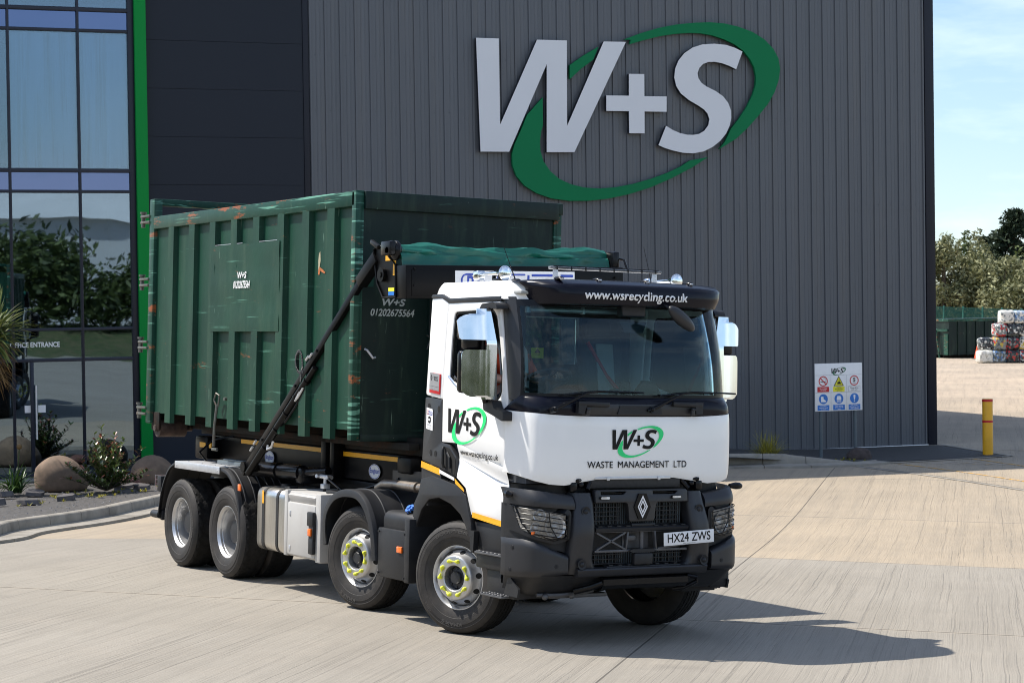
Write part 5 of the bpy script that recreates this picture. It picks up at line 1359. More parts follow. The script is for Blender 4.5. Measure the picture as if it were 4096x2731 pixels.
# end cheek, beam, rolled sheet
cheek = [(-1.80, 3.60), (-1.66, 3.62), (-1.53, 3.55), (-1.34, 3.43), (-1.32, 3.12), (-1.59, 3.115), (-1.72, 3.26), (-1.76, 3.40)]
mb = MB(); mb.prism(cheek, lambda x, z: (x, -1.20, z), (0, .02, 0))
mb.tube([(p[0], -1.21, p[1]) for p in cheek], .012, 6, closed=True)
mb.cyl((-1.60, -1.24, 3.34), (-1.60, -1.2, 3.34), .07, n=16); mb.cyl((-1.60, -1.25, 3.34), (-1.60, -1.2, 3.34), .03, n=8)
mb.build('end_cheek', 'arm_black', T)
mb = MB()
mb.prism([(-1.56, 3.535), (-1.375, 3.515), (-1.34, 3.49), (-1.345, 3.475), (-1.56, 3.475)], lambda x, z: (x, -1.206, z), (0, .004, 0))
mb.prism([(-1.40, 3.475), (-1.345, 3.475), (-1.345, 3.33), (-1.40, 3.33)], lambda x, z: (x, -1.206, z), (0, .004, 0))
mb.build('reflective_tape', 'yellow_tape', T, smooth=None)
mb = MB(); mb.prism([(-1.49, 3.175), (-1.37, 3.175), (-1.37, 3.21), (-1.49, 3.21)], lambda x, z: (x, -1.205, z), (0, .004, 0)); lab = mb.build('warning_label', 'sign_yellow', T, smooth=None)
mb = MB(); mb.prism([(-1.49, 3.135), (-1.37, 3.135), (-1.37, 3.172), (-1.49, 3.172)], lambda x, z: (x, -1.205, z), (0, .004, 0)); mb.build('label_panel', 'sign_blue', lab, smooth=None)
mb = MB()
rl = Matrix.Rotation(R_(1.7), 3, 'X')
mb.box((-1.22, .05, 3.30), (.20, 2.52, .325), rl, .012)
mb.box((-1.12, .05, 3.29), (.012, 2.40, .26), rl, .004)
for y in (-1.12, 1.2):
    for z in (3.39, 3.23): mb.cyl((-1.10, y, z), (-1.13, y, z), .012, n=8)
mb.build('sheet_beam', 'arm_black', T)
mb = MB()   # rolled sheet, sagging and creased, with its apron falling behind the beam
rows = []
for i in range(60):
    y = -1.20 + 2.42 * i / 59
    row = []
    sag = .030 * math.sin(math.pi * i / 59) + .012 * math.sin(i * .55) * math.sin(i * .13)
    end = min(1, min(i, 59 - i) / 6)
    for k in range(24):
        t = 2 * math.pi * k / 24
        r = .078 + .014 * math.sin(3 * t + i * .31) * end + .009 * math.sin(7 * t + i * .17) + .006 * fbm((i * .3, k * .8, 3))
        r *= .80 + .2 * end
        row.append((-1.36 + r * .9 * math.cos(t), y, 3.590 - sag + r * math.sin(t) + (y) * .02))
    rows.append(row)
mb.grid(rows, cu=True)
mb.build('rolled_sheet', 'tarp', T, smooth=60)
mb = MB()
rows = []
for k in range(12):
    f = k / 11
    row = []
    for i in range(70):
        y = -1.19 + 2.40 * i / 69
        x = -1.275 + .045 * f + .018 * math.sin(i * .55 + 3 * f) * (1 - f * .5) + .022 * fbm((i * .22, f * 3, 7))
        row.append((x, y, lerp(3.57 + .02 * y - .02 * math.sin(math.pi * i / 69), 3.42 + .02 * y, f)))
    rows.append(row)
mb.slab(rows, (-.01, 0, 0))
mb.build('sheet_apron', 'tarp', T, smooth=60)
mb = MB()
for s_ in (-1, 1):
    mb.cyl((-1.36, s_ * 1.20, 3.585 + .02 * s_), (-1.36, s_ * 1.30, 3.585 + .02 * s_), .035, n=14)
mb.bb((-1.50, -1.30, 3.52), (-1.30, -1.22, 3.66), .02); mb.ball((-1.36, -1.20, 3.57), (.09, .05, .10), 14, 8)

mb.bb((-1.40, 1.22, 3.46), (-1.18, 1.30, 3.66), .02); mb.tube([(-1.3, 1.3, 3.6), (-1.15, 1.33, 3.58), (-1.1, 1.34, 3.48)], .012, 8)
mb.build('roll_motor', 'gloss_black', T)
mb = MB(); mb.box((-1.72, -1.24, 3.64), (.17, .04, .045), Matrix.Rotation(R_(22), 3, 'Y'), .01); mb.build('roll_spigot', 'chassis_black', T)
mb = MB(); mb.box((-1.112, .02, 3.255), (.006, 1.38, .31), rl)
bs_ = mb.build('beam_sign', 'white_vinyl', T, smooth=None)
def bf(y, z): return (-1.107, .02 + y, 3.255 + z + y * .03)
mb = MB()
mb.tube([bf(-.62, -.13), bf(-.62, .08), bf(-.60, .11), bf(-.57, .12), bf(.10, .12)], .009, 6)
mb.tube([bf(.18, .115), bf(.45, .115)], .012, 6); mb.tube([bf(.52, .112), bf(.66, .112)], .014, 6)
mb.tube([bf(.14, .115), bf(.14, .0)], .012, 6)
glyph_mb(mb, 'boughton', lambda x, z: bf(-.24 + x, .0 + z), width=.64, height=.215)
mb.build('lettering', 'blue_vinyl', bs_, smooth=None, weld=False)
# ---------------------------------------------------------------- cab
def sideY(x, z=0):
    return -1.15 + (.03 * ((x - .45) / .27) ** 2 if x > .45 else 0)
NEAR = lambda x, z, dd: (x, sideY(x) + dd, z)
FAR = lambda x, z, dd: (x, -sideY(x) - dd, z)
door_up = [(-.37, 3.052), (.552, 3.052), (.60, 2.80), (.655, 2.42), (.690, 2.20), (.690, 1.56), (-.165, 1.755), (-.30, 1.755), (-.452, 1.755), (-.455, 2.15), (-.43, 2.53)]
win = rounded([(-.262, 2.965), (.44, 2.985), (.505, 2.93), (.56, 2.70), (.603, 2.42), (.60, 2.21), (.52, 2.155), (.40, 2.15), (-.17, 2.285), (-.335, 2.36), (-.305, 2.70)], [.05, .03, .04, .02, .02, .05, .03, .02, .02, .02, .02], 3)
cab = empty('cab', parent=T)
def door(F, parent_name):
    mb = MB()
    plate(mb, door_up, [win], F, .05, .006)
    # scallop above the crease, then the flared lower skin
    rows = []
    for f in (-.06, 0, .2, .45, .7, .9, 1.0):
        row = []
        for k in range(13):
            x = lerp(-.165, .690, k / 12)
            zt, zb = 1.757 - .228 * (x + .165), 1.62 - .228 * (x + .165)
            row.append(F(x, lerp(zt, zb, f), .030 * math.sin(math.pi * .5 * max(0, f)) ** 2 - .0015))
        rows.append(row)
    mb.grid(rows)
    low = [(-.167, 1.62), (.690, 1.425), (.690, 1.25), (.655, 1.045), (.14, 1.095), (.095, 1.13), (.03, 1.29), (.0, 1.355), (-.165, 1.44)]
    zc = lambda x: 1.62 - .228 * (x + .165)
    plate(mb, low, [], lambda x, z, dd: F(x, z, dd + .030 * max(0, 1 - (zc(x) - z) / .12) + .03 * max(0, (zc(x) - z) - .12)), .03, .003)
    o = mb.build('door', 'white_paint', T, smooth=30)
    mb = MB()
    wi = [(p[0], p[1]) for p in win]
    cx, cz = .13, 2.6
    inn = [(cx + (p[0] - cx) * .945, cz + (p[1] - cz) * .945) for p in wi]
    plate(mb, [(cx + (p[0] - cx) * 1.0, cz + (p[1] - cz) * 1.0) for p in wi], [inn], lambda x, z, dd: F(x, z, dd + .012), .03)
    mb.build('window_seal', 'gloss_black', o, smooth=30)
    return o
dr = door(NEAR, 'near')
dl = door(FAR, 'far')
mb = MB(); plate(mb, [(.13 + (p[0] - .13) * .95, 2.6 + (p[1] - 2.6) * .95) for p in win], [], lambda x, z, dd: FAR(x, z, dd + .02), .005); mb.build('door_window', 'side_glass', dl, smooth=None)
# near window is wound down: only the quarter strip at the rear corner and the bright lip remain
mb = MB(); mb.tube([(-.335, -1.158, 2.37), (-.25, -1.160, 2.325), (-.17, -1.160, 2.285), (-.05, -1.16, 2.262)], .011, 8); mb.build('window_lip', 'chrome', dr)
mb = MB(); plate(mb, [(-.30, 2.36), (-.17, 2.29), (-.10, 2.275), (-.16, 2.37), (-.24, 2.42)], [], lambda x, z, dd: NEAR(x, z, dd + .02), .004); mb.build('door_window', 'side_glass', dr, smooth=None)

def cab_shell():
    mb = MB()
    rear = [(-.70, 3.10), (-.50, 3.105), (-.378, 3.048), (-.44, 2.53), (-.462, 2.15), (-.785, 2.185)]
    for F in (NEAR, FAR):
        plate(mb, rounded(rear, [.03, .02, .02, 0, .01, .03], 3), [], F, .06, .012)
        plate(mb, [(-.37, 3.085), (.56, 3.095), (.565, 3.06), (-.37, 3.05)], [], lambda x, z, dd: F(x, z, dd + .02), .03)
    # roof: rows across, with turned-down edges
    rows = []
    for i in range(41):
        th = -math.pi / 2 + math.pi * i / 40
        k = math.sin(th)
        y = 1.145 * k
        xf = .94 - .33 * abs(k) ** 5
        ztop = 3.262 - .02 * k * k
        edge = 1 - abs(k)
        ztop -= .16 * (1 - min(1, edge / .055)) ** 2.2
        row = []
        for j in range(22):
            u = j / 21
            u = .5 - .5 * math.cos(math.pi * u)
            x = lerp(-.70, xf, u)
            z = ztop
            df = (xf - x)
            if df < .20: z = 3.075 + (ztop - 3.075) * (max(0, 1 - (1 - df / .20) ** 2.4)) ** .6
            if x < -.58: z -= .14 * ((-.58 - x) / .12) ** 2.2
            row.append((x, y, z))
        rows.append(row)
    mb.grid(rows)
    return mb
cab_shell().build('cab_shell', 'white_paint', cab, smooth=40)
mb = MB()
mb.bb((-.76, -1.10, 1.5), (-.72, 1.10, 2.50)); mb.bb((-.76, -1.10, 2.95), (-.70, 1.10, 3.10)); mb.bb((-.76, -1.10, 2.50), (-.71, -.12, 2.95)); mb.bb((-.76, .50, 2.50), (-.71, 1.10, 2.95))
mb.build('rear_wall', 'white_paint', cab)
mb = MB(); mb.bb((-.74, -.12, 2.50), (-.73, .5, 2.95)); mb.build('rear_window', 'side_glass', cab, smooth=None)
# dark band under the roof edge, lower quarter panel, handle
band = [(-.705, 3.112), (-.68, 3.132), (-.50, 3.135), (-.35, 3.092), (.56, 3.102), (.575, 3.06), (-.355, 3.046), (-.50, 3.096), (-.68, 3.092)]
quarter = [(-.785, 2.165), (-.462, 2.15), (-.456, 1.748), (-.31, 1.735), (-.168, 1.622), (-.17, 1.445), (-.46, 1.50), (-.83, 1.565)]
arch_o = [(-1.02, .39), (-1.0, .80), (-.95, 1.15), (-.87, 1.25), (-.82, 1.39), (-.60, 1.43), (-.13, 1.37), (.03, 1.29), (.10, 1.13), (.14, 1.05), (.16, .92)]
arch_i = [(.10, .92), (.05, 1.0), (-.06, 1.11), (-.24, 1.19), (-.47, 1.235), (-.66, 1.205), (-.80, 1.10), (-.90, .93), (-.93, .75), (-.94, .39)]
for F in (NEAR, FAR):
    mb = MB(); plate(mb, band, [], lambda x, z, dd: F(x, z, dd - .008), .03, .005); mb.build('roof_band', 'grey_plastic', cab)
    mb = MB(); plate(mb, rounded(quarter, .015, 2), [], lambda x, z, dd: F(x, z, dd - .002), .05, .006)
    qp = mb.build('quarter_panel', 'grey_plastic', cab)
    mb = MB()
    for x, z in ((-.71, 2.08), (-.52, 2.06), (-.66, 1.645), (-.57, 1.64)):
        P = []
        mb.add([F(x + .022 * math.cos(a * .393), z + .03 * math.sin(a * .393), -.0045) for a in range(16)], [tuple(range(16))])
    mb.build('panel_recess_shade', 'hole_shade', qp, smooth=None, weld=False)  # flat ovals coloured dark for the shade of the recesses
    mb = MB(); plate(mb, arch_o + arch_i, [], lambda x, z, dd: F(x, z, dd - .015), .05, .008)
    mb.bb((-.95, F(0, 0, 0)[1], 1.14), (-.70, F(0, 0, .45)[1], 1.19), .01)
    rows = [[F(p[0], p[1], .03) for p in arch_i], [F(p[0], p[1] - .0, .55) for p in arch_i]]
    mb.grid(rows)
    mb.build('wheel_arch', 'black_plastic', cab, smooth=35)
mb = MB()
plate(mb, rounded([(-.405, 1.72), (-.30, 1.70), (-.185, 1.61), (-.19, 1.46), (-.40, 1.51)], .02, 3), [], lambda x, z, dd: NEAR(x, z, dd - .006), .02)
mb.build('handle_recess_shade', 'hole_shade', cab)  # raised plate, the shade of the hollow is in its dark colour
mb = MB(); mb.tube([(-.385, -1.17, 1.71), (-.375, -1.185, 1.68), (-.37, -1.185, 1.56), (-.375, -1.17, 1.52)], .014, 8); mb.tube([(-.32, -1.165, 1.66), (-.27, -1.17, 1.62), (-.26, -1.17, 1.52)], .012, 8); mb.build('door_handle', 'black_plastic', dr)
def strip(name, poly, mat, parent, off=.004):
    mb = MB(); flat(mb, poly, lambda x, z: (x, sideY(x) - off, z)); return mb.build(name, mat, parent, smooth=None, weld=False)
strip('reflective_tape', [(-.825, 1.56), (-.462, 1.505), (-.462, 1.445), (-.83, 1.50)], 'yellow_tape', cab, .012)
MB().bb((-.84, -1.148, 1.36), (-.46, -1.10, 1.50)).build('tape_backing', 'grey_plastic', cab)
strip('reflective_tape', [(-.455, 1.50), (-.175, 1.44), (-.17, 1.41), (-.455, 1.465)], 'white_tape', cab, .020)
strip('reflective_tape', [(-.165, 1.435), (.0, 1.352), (.018, 1.318), (-.15, 1.385)], 'yellow_tape', dr, .020)
strip('reflective_tape', [(.142, 1.145), (.672, 1.098), (.655, 1.048), (.142, 1.097)], 'yellow_tape', dr, .004)
# badges and lettering on the door
mb = MB(); plate(mb, [(-.69, 2.402), (-.49, 2.385), (-.50, 2.195), (-.70, 2.212)], [], lambda x, z, dd: NEAR(x, z, dd - .012), .012, .002)
pl = mb.build('maker_plate', 'red_vinyl', cab)
mb = MB(); flat(mb, [(-.69, 2.402), (-.503, 2.386), (-.512, 2.226), (-.697, 2.243)], lambda x, z: (x, -1.1635, z)); mb.build('plate_face', 'silver_paint', pl, smooth=None, weld=False)
mb = MB()
glyph_mb(mb, 'renault', lambda x, z: (-.570 + x, -1.1645, 2.342 - .08 * x + z), width=.085, height=.040)
def rhomb(mb, cx, cz, w, h, t, fr):
    o = [(0, h / 2), (w / 2, 0), (0, -h / 2), (-w / 2, 0)]
    i = [(a * (1 - t), b * (1 - t)) for a, b in o]
    mb.add([fr(cx + a, cz + b) for a, b in o] + [fr(cx + a, cz + b) for a, b in i], [(k, (k + 1) % 4, 4 + (k + 1) % 4, 4 + k) for k in range(4)])
rhomb(mb, -.655, 2.352, .034, .062, .3, lambda x, z: (x, -1.1645, z)); rhomb(mb, -.655, 2.352, .018, .034, .3, lambda x, z: (x, -1.1645, z))
flat(mb, [(-.698, 2.279), (-.508, 2.262), (-.508, 2.260), (-.698, 2.277)], lambda x, z: (x, -1.1645, z))
text_mb(mb, 'C', lambda x, z: (-.638 + x, -1.1645, 2.252 + z), height=.017)
mb.build('plate_lettering', 'black_vinyl', pl, smooth=None, weld=False)
mb = MB(); flat(mb, [(-.617, 2.26), (-.595, 2.258), (-.595, 2.243), (-.617, 2.245)], lambda x, z: (x, -1.1645, z)); mb.build('plate_mark', 'sign_grey', pl, smooth=None, weld=False)
bd = strip('camera_notice', [(-.752, 2.07), (-.638, 2.055), (-.628, 2.03), (-.628, 1.852), (-.755, 1.868)], 'white_vinyl', cab, .006)
mb = MB(); flat(mb, [(-.742, 2.043), (-.71, 2.039), (-.71, 2.004), (-.742, 2.008)], lambda x, z: (x, -1.158, z)); mb.build('notice_red', 'red_vinyl', bd, smooth=None, weld=False)
mb = MB(); flat(mb, [(-.71, 2.039), (-.638, 2.029), (-.638, 1.995), (-.71, 2.004)], lambda x, z: (x, -1.158, z)); mb.build('notice_blue', 'blue_vinyl', bd, smooth=None, weld=False)
mb = MB(); glyph_mb(mb, 'brigade', lambda x, z: (-.69 + x, -1.1595, 2.02 - .12 * x + z), width=.095, height=.026); mb.build('notice_lettering', 'white_vinyl', bd, smooth=None, weld=False)
mb = MB(); disc(mb, .030, lambda x, z: (-.692 + x, -1.1585, 1.955 + z), 24, sy=1.1)
mb.build('notice_disc', 'black_vinyl', bd, smooth=None, weld=False)
mb = MB(); flat(mb, [(-.708, 1.968), (-.684, 1.965), (-.684, 1.942), (-.708, 1.945)], lambda x, z: (x, -1.1597, z)); flat(mb, [(-.682, 1.957), (-.673, 1.965), (-.673, 1.942), (-.682, 1.951)], lambda x, z: (x, -1.1597, z)); mb.build('notice_camera', 'white_vinyl', bd, smooth=None, weld=False)
for zz_ in (1.912, 1.902, 1.88):
    mb = MB(); flat(mb, [(-.735, zz_ + .004), (-.65, zz_ - .004), (-.65, zz_ - .007), (-.735, zz_ + .001)], lambda x, z: (x, -1.1585, z)); mb.build('notice_line', 'sign_grey', bd, smooth=None, weld=False)
logo_decal(lambda x, z: (.01 + x, sideY(.01 + x) - .004, 1.925 + z - .04 * x), .70, .365, dr, name='door_logo')
mb = MB()
def scal(x, z):
    zt = 1.757 - .228 * (x + .165)
    f = max(0, min(1, (zt - z) / .137))
    return sideY(x) + .030 * math.sin(math.pi * .5 * f) ** 2
glyph_mb(mb, 'url_bold', lambda x, z: (.235 + x, scal(.235 + x, 1.662 + z - .03 * x) - .010, 1.662 + z - .03 * x), width=.70, height=.072)
mb.build('door_lettering', 'black_vinyl', dr, smooth=None, weld=False)

# ---------------------------------------------------------------- windscreen, pillars, scuttle, hood
def KS(n, p=1.0):
    return [math.sin(-math.pi / 2 + math.pi * i / n) for i in range(n + 1)]
hood_x = lambda k: 1.13 - .03 * k * k - .38 * abs(k) ** 19
wsb = lambda k: Vector((1.085 - .215 * abs(k) ** 9, 1.105 * k, 2.225 - .01 * (1 - k * k)))
wst = lambda k: Vector((.935 - .225 * abs(k) ** 9, 1.075 * k, 3.065 - .01 * k * k))
ks = KS(48)
def ws_pt(k, f):
    a, b = wsb(k), wst(k)
    p = a.lerp(b, f)
    p.x += .035 * math.sin(math.pi * f)
    return p
mb = MB()
k2 = [k * .988 for k in ks]
mb.slab([[ws_pt(k, .03 + .92 * j / 10) for k in k2] for j in range(11)], (-.006, 0, 0))
mb.build('windscreen', 'windscreen', cab, smooth=60)
mb = MB()      # black printed border and pillars
n = 8
for f0, f1 in ((-.0, .03), (.95, 1.02)):
    mb.slab([[ws_pt(k, lerp(f0, f1, j / 2)) for k in ks] for j in range(3)], (-.02, 0, 0))
for s_ in (-1, 1):
    mb.slab([[ws_pt(s_ * lerp(.988, 1.0, i / 3), .03 + .92 * j / 10) for i in range(4)] for j in range(11)], (-.02, 0, 0))
mb.build('windscreen_border', 'gloss_black', cab, smooth=50)
for s_ in (-1, 1):
    mb = MB()
    rows = []
    for j in range(13):
        f = -.05 + 1.10 * j / 12
        w0 = ws_pt(s_, max(0, min(1.03, f)))
        z = w0.z if 0 <= f <= 1.03 else w0.z + (f if f < 0 else f - 1.03) * .8
        x0 = lerp(.700, .568, f)
        row = []
        for t in (0, .15, .4, .7, 1):
            p = Vector((lerp(x0, w0.x, t), s_ * lerp(1.128, 1.10 if f < .1 else abs(w0.y), t), z))
            p.y += s_ * .018 * math.sin(math.pi * t)
            p.x += .012 * math.sin(math.pi * t)
            row.append(p)
        rows.append(row)
    mb.slab(rows, (0, -s_ * .04, 0))
    mb.build('door_pillar', 'grey_plastic', cab, smooth=45)
# black scuttle band below the glass
def hood_top(k): return Vector((hood_x(k) - .006, 1.155 * k, 2.052 + .042 * abs(k) ** 4))
mb = MB()
rows = []
for j in range(7):
    f = j / 6
    row = []
    for k in KS(40):
        a, b = hood_top(k), wsb(k) + Vector((0, 0, 0))
        p = a.lerp(b, f)
        p.x += .022 * math.sin(math.pi * f)
        p.y += .012 * math.sin(math.pi * f) * (1 if k > 0 else -1) * abs(k) ** 8
        row.append(p)
    rows.append(row)
mb.slab(rows, (-.05, 0, 0))
mb.build('scuttle_panel', 'navy_gloss', cab, smooth=60)
mb = MB()   # matt centre of the scuttle with hatch
mb.slab([[(hood_x(y / 1.155) + .006 + .016 * math.sin(math.pi * f), y, 2.055 + .13 * f) for y in [-.62 + 1.24 * i / 20 for i in range(21)]] for f in (.05, .3, .6, .8)], (-.02, 0, 0))
mb.build('scuttle_centre', 'grey_plastic', cab, smooth=50)
mb = MB()
mb.slab([[(hood_x(0) + .026, y, z) for y in (-.24 - (2.145 - z) * .3, .06, .20 + (2.145 - z) * .3)] for z in (2.07, 2.145)], (-.02, 0, 0))
mb.build('service_flap', 'black_plastic', cab)
for yc, sgn in ((-.55, 1), (.47, 1)):
    mb = MB()
    mb.box((1.165, yc + .02, 2.160), (.045, .33, .042), Matrix.Rotation(R_(-2), 3, 'X'), .012)
    mb.prism([(yc - .145, 2.18), (yc - .05, 2.18), (yc - .07, 2.12), (yc - .09, 2.07), (yc - .15, 2.075)], lambda y, z: (1.185, y, z), (-.05, 0, 0)) if yc < 0 else mb.prism([(yc + .185, 2.18), (yc + .09, 2.18), (yc + .10, 2.12), (yc + .11, 2.07), (yc + .18, 2.075)], lambda y, z: (1.185, y, z), (-.05, 0, 0))
    mb.build('grab_handle', 'black_plastic', cab)
    mb = MB(); yb = yc - .045 if yc < 0 else yc + .075
    mb.box((1.172, yb, 2.095), (.03, .04, .07), None, .008); mb.cyl((1.19, yb - .02, 2.115), (1.19, yb + .02, 2.115), .008, n=8)
    mb.build('hood_latch', 'grey_plastic', cab)
def wiper(y0, pts):
    mb = MB()
    mb.cyl((1.10, y0, 2.10), (1.175, y0, 2.115), .028, n=14); mb.ball((1.175, y0, 2.115), .022, 10, 6)
    mb.tube([(1.165, y0, 2.112), (1.165, y0 + .12, 2.165), (1.165, y0 + .20, 2.20), (1.155, y0 + .34, 2.255), (1.150, y0 + .46, 2.272), (1.146, y0 + .54, 2.272)], [.017, .015, .012, .010, .008, .007], 8)
    mb.tube([(1.135, y0 + .10, 2.235), (1.142, y0 + .35, 2.262), (1.142, y0 + .56, 2.270), (1.139, y0 + .78, 2.268), (1.128, y0 + .96, 2.262)], .0085, 6)
    mb.tube([(1.165, y0 - .05, 2.105), (1.168, y0 + .0, 2.112)], .012, 6)
    mb.build('wiper', 'gloss_black', cab)
wiper(-.93, 0); wiper(.10, 0)
# white hood flap: wavy lower edge
def hood_bot(y):
    a = abs(y)
    return interp([0, .12, .40, .62, .77, .92, 1.04, 1.10, 1.16], [1.512, 1.510, 1.497, 1.465, 1.440, 1.450, 1.478, 1.505, 1.545], a)
mb = MB()
rows = []
kk = KS(64)
for j in range(15):
    f = j / 14
    row = []
    for k in kk:
        y = 1.16 * k
        zb = hood_bot(y); zt = 2.047 + .040 * abs(k) ** 4
        z = lerp(zb, zt, f)
        x = hood_x(k) + .012 * math.sin(math.pi * f) - .018 * max(0, 1 - f * 8) ** 2 - .006 * max(0, (f - .95) * 20) ** 2
        row.append((x, y, z))
    rows.append(row)
mb.slab(rows, (-.03, 0, 0))
hood = mb.build('hood_flap', 'white_paint', cab, smooth=50)
hf = lambda y, z: (hood_x(y / 1.16) + .016, y, z)
logo_decal(lambda x, z: hf(-.032 + x, 1.825 + z), .555, .285, hood, name='hood_logo')
mb = MB(); glyph_mb(mb, 'waste', lambda x, z: hf(-.028 + x, 1.622 + z), width=1.075, height=.060)
mb.build('hood_lettering', 'black_vinyl', hood, smooth=None, weld=False)

# ---------------------------------------------------------------- front end
bum_x = lambda k: 1.19 - .03 * k * k - .36 * abs(k) ** 20
def krange(a, b, n): return [a + (b - a) * i / n for i in range(n + 1)]
def kr_s(s_, n=18, k0=.645):
    # denser toward the corner
    return [s_ * (k0 + (1 - k0) * (1 - (1 - i / n) ** 1.8)) for i in range(n + 1)]
mb = MB()     # dark well behind everything
mb.slab([[(hood_x(k) - .10, 1.10 * k, z) for k in KS(24)] for z in (.55, .9, 1.2, 1.44)], (-.03, 0, 0))
mb.bb((.3, -.9, .62), (1.0, .9, 1.50))
mb.build('front_well', 'chassis_black', cab)
mb = MB(); mb.box((1.075, -.03, 1.452), (.05, 1.0, .085), None, .006); mb.build('radiator_top', 'radiator', cab)
mb = MB(); mb.box((1.105, -.06, 1.500), (.03, .82, .022), None, .004)
for y in (-.33, .22): mb.box((1.122, y, 1.495), (.008, .03, .03), None, .002)
mb.build('radiator_rail', 'galv', cab)
mb = MB()
for s_ in (-1, 1):
    mb.cyl((1.06, s_ * .56, 1.50), (1.13, s_ * .66, 1.48), .018, n=10); mb.cyl((1.08, s_ * .50, 1.47), (1.12, s_ * .55, 1.40), .022, n=10)
    mb.box((1.06, s_ * .68, 1.43), (.10, .08, .10), None, .02); mb.ball((1.09, s_ * .60, 1.445), .03, 12, 8)
mb.build('hood_hinge', 'gloss_black', cab)
for s_ in (-1, 1):
    # upper strip
    mb = MB(); rows = []
    for j in range(8):
        f = j / 7
        row = []
        for k in kr_s(s_, 18, .60):
            t = (abs(k) - .6) / .4
            zb, zt = lerp(1.232, 1.272, t), lerp(1.355, 1.415, t)
            x = bum_x(k) - .012 - .055 * f ** 2.0 + .010 * math.sin(math.pi * f)
            row.append((x, 1.18 * k, lerp(zb, zt, f)))
        rows.append(row)
    mb.slab(rows, (-.06, 0, 0)); mb.build('lamp_brow', 'grey_plastic', cab, smooth=45)
    # headlamp housing with an opening
    mb = MB()
    hl = rounded([(.985, 1.252), (.668, 1.186), (.672, 1.005), (.70, .985), (.778, .965), (.90, 1.0), (.962, 1.055)], [.01, .03, .02, .02, .02, .03, .03], 3)
    hl = [(s_ * k, z) for k, z in hl]
    def HF(k, z, dd): return (bum_x(k) - .008 - dd, 1.18 * k, z)
    # frame pieces around the lamp
    rows = []
    for j in range(9):
        f = j / 8
        row = []
        for k in kr_s(s_, 24, .612):
            t = (abs(k) - .612) / .388
            row.append((bum_x(k) - .062, 1.172 * k, lerp(lerp(.84, .955, t), lerp(1.238, 1.275, t), f)))
        rows.append(row)
    mb.slab(rows, (-.05, 0, 0))
    # raised surround: ribbon from the lamp outline out to the housing edge
    n_ = len(hl)
    cx = sum(p[0] for p in hl) / n_; cz = sum(p[1] for p in hl) / n_
    out = []
    for (k, z) in hl:
        kk_, zz_ = cx + (k - cx) * 1.28, cz + (z - cz) * 1.34
        ak = max(.618, min(1.0, abs(kk_)))
        t = (ak - .612) / .388
        out.append((s_ * ak, max(lerp(.85, .955, t), min(lerp(1.232, 1.270, t), zz_))))
    mb.grid([[HF(k, z, .0) for k, z in out], [HF(k, z, -.004) for k, z in [(lerp(a[0], b[0], .8), lerp(a[1], b[1], .8)) for a, b in zip(out, hl)]], [HF(k, z, .04) for k, z in hl]], cu=True)
    mb.build('headlamp_housing', 'black_plastic', cab, smooth=35)
    ztop = lambda k: interp([.66, .985], [1.186, 1.252], k)
    zbot = lambda k: interp([.66, .672, .70, .778, .90, .962, .985], [1.03, 1.005, .985, .965, 1.0, 1.055, 1.235], k)
    lk = [.668 + (.984 - .668) * (1 - (1 - i / 22) ** 1.6) for i in range(23)]
    mb = MB(); mb.grid([[HF(s_ * k, lerp(zbot(k), ztop(k), f), .024) for k in lk] for f in (0, .25, .5, .75, 1)])
    lampo = mb.build('headlamp', 'lamp_dark', cab, smooth=40)
    mb = MB()
    for (k, z, r) in ((.765, 1.085, .098), (.885, 1.185, .056), (.905, 1.075, .050)):
        x, y, zz_ = HF(s_ * k, z, .0)
        nrm = Vector((1, s_ * (.25 if k < .8 else .6), 0)).normalized()
        c0 = Vector((x, y, zz_)) - nrm * .036
        u_ = nrm.cross(Vector((0, 0, 1))).normalized()
        for (ra, rb, da, db) in ((r, r * .92, .034, .030), (r * .92, r * .55, .030, .006), (r * .5, r * .3, .012, .030), (r * .3, 0.001, .030, .034)):
            ring = lambda rr, dd: [c0 + nrm * dd + (u_ * math.cos(2 * math.pi * j / 28) + Vector((0, 0, 1)) * math.sin(2 * math.pi * j / 28)) * rr for j in range(28)]
            mb.grid([ring(ra, da), ring(rb, db)], cu=True)
    mb.build('reflector', 'lamp_clear', lampo, smooth=35)
    mb = MB(); x, y, zz_ = HF(s_ * .91, 1.03, .012); mb.box((x - .01, y, zz_), (.03, .05, .03), Matrix.Rotation(-s_ * .7, 3, 'Z'), .005); mb.build('indicator', 'amber', lampo)
    mb = MB(); mb.grid([[HF(s_ * k, lerp(zbot(k), ztop(k), f), .0) for k in lk] for f in (0, .25, .5, .75, 1)]); mb.build('lens', 'lens_glass', lampo, smooth=60)
    mb = MB()
    def edge_k(z):   # where the guard bars start and stop
        return interp([.97, 1.06, 1.13, 1.25], [.87, .965, .980, .988], z), interp([.97, 1.0, 1.19], [.69, .66, .655], z)
    for j in range(6):
        f = j / 5
        row = []
        for i in range(13):
            t = i / 12
            z = lerp(lerp(1.246, 1.020, f), lerp(1.180, .972, f), t)
            ka, kb_ = edge_k(z)
            k = lerp(ka, .66, t)
            x, y, z = HF(s_ * k, z, -.022)
            row.append((x, y, z))
        mb.tube(row, .0045, 6)
    mb.tube([HF(s_ * .66, 1.19, -.022), HF(s_ * .665, 1.08, -.022), HF(s_ * .668, .985, -.022)], .006, 6)
    mb.tube([HF(s_ * .985, 1.25, -.022), HF(s_ * .967, 1.11, -.022), HF(s_ * .94, 1.03, -.022), HF(s_ * .80, .975, -.022), HF(s_ * .72, .985, -.022)], .006, 6)
    mb.tube([HF(s_ * .83, 1.22, -.023), HF(s_ * .815, 1.09, -.023), HF(s_ * .76, .99, -.023)], .006, 6)
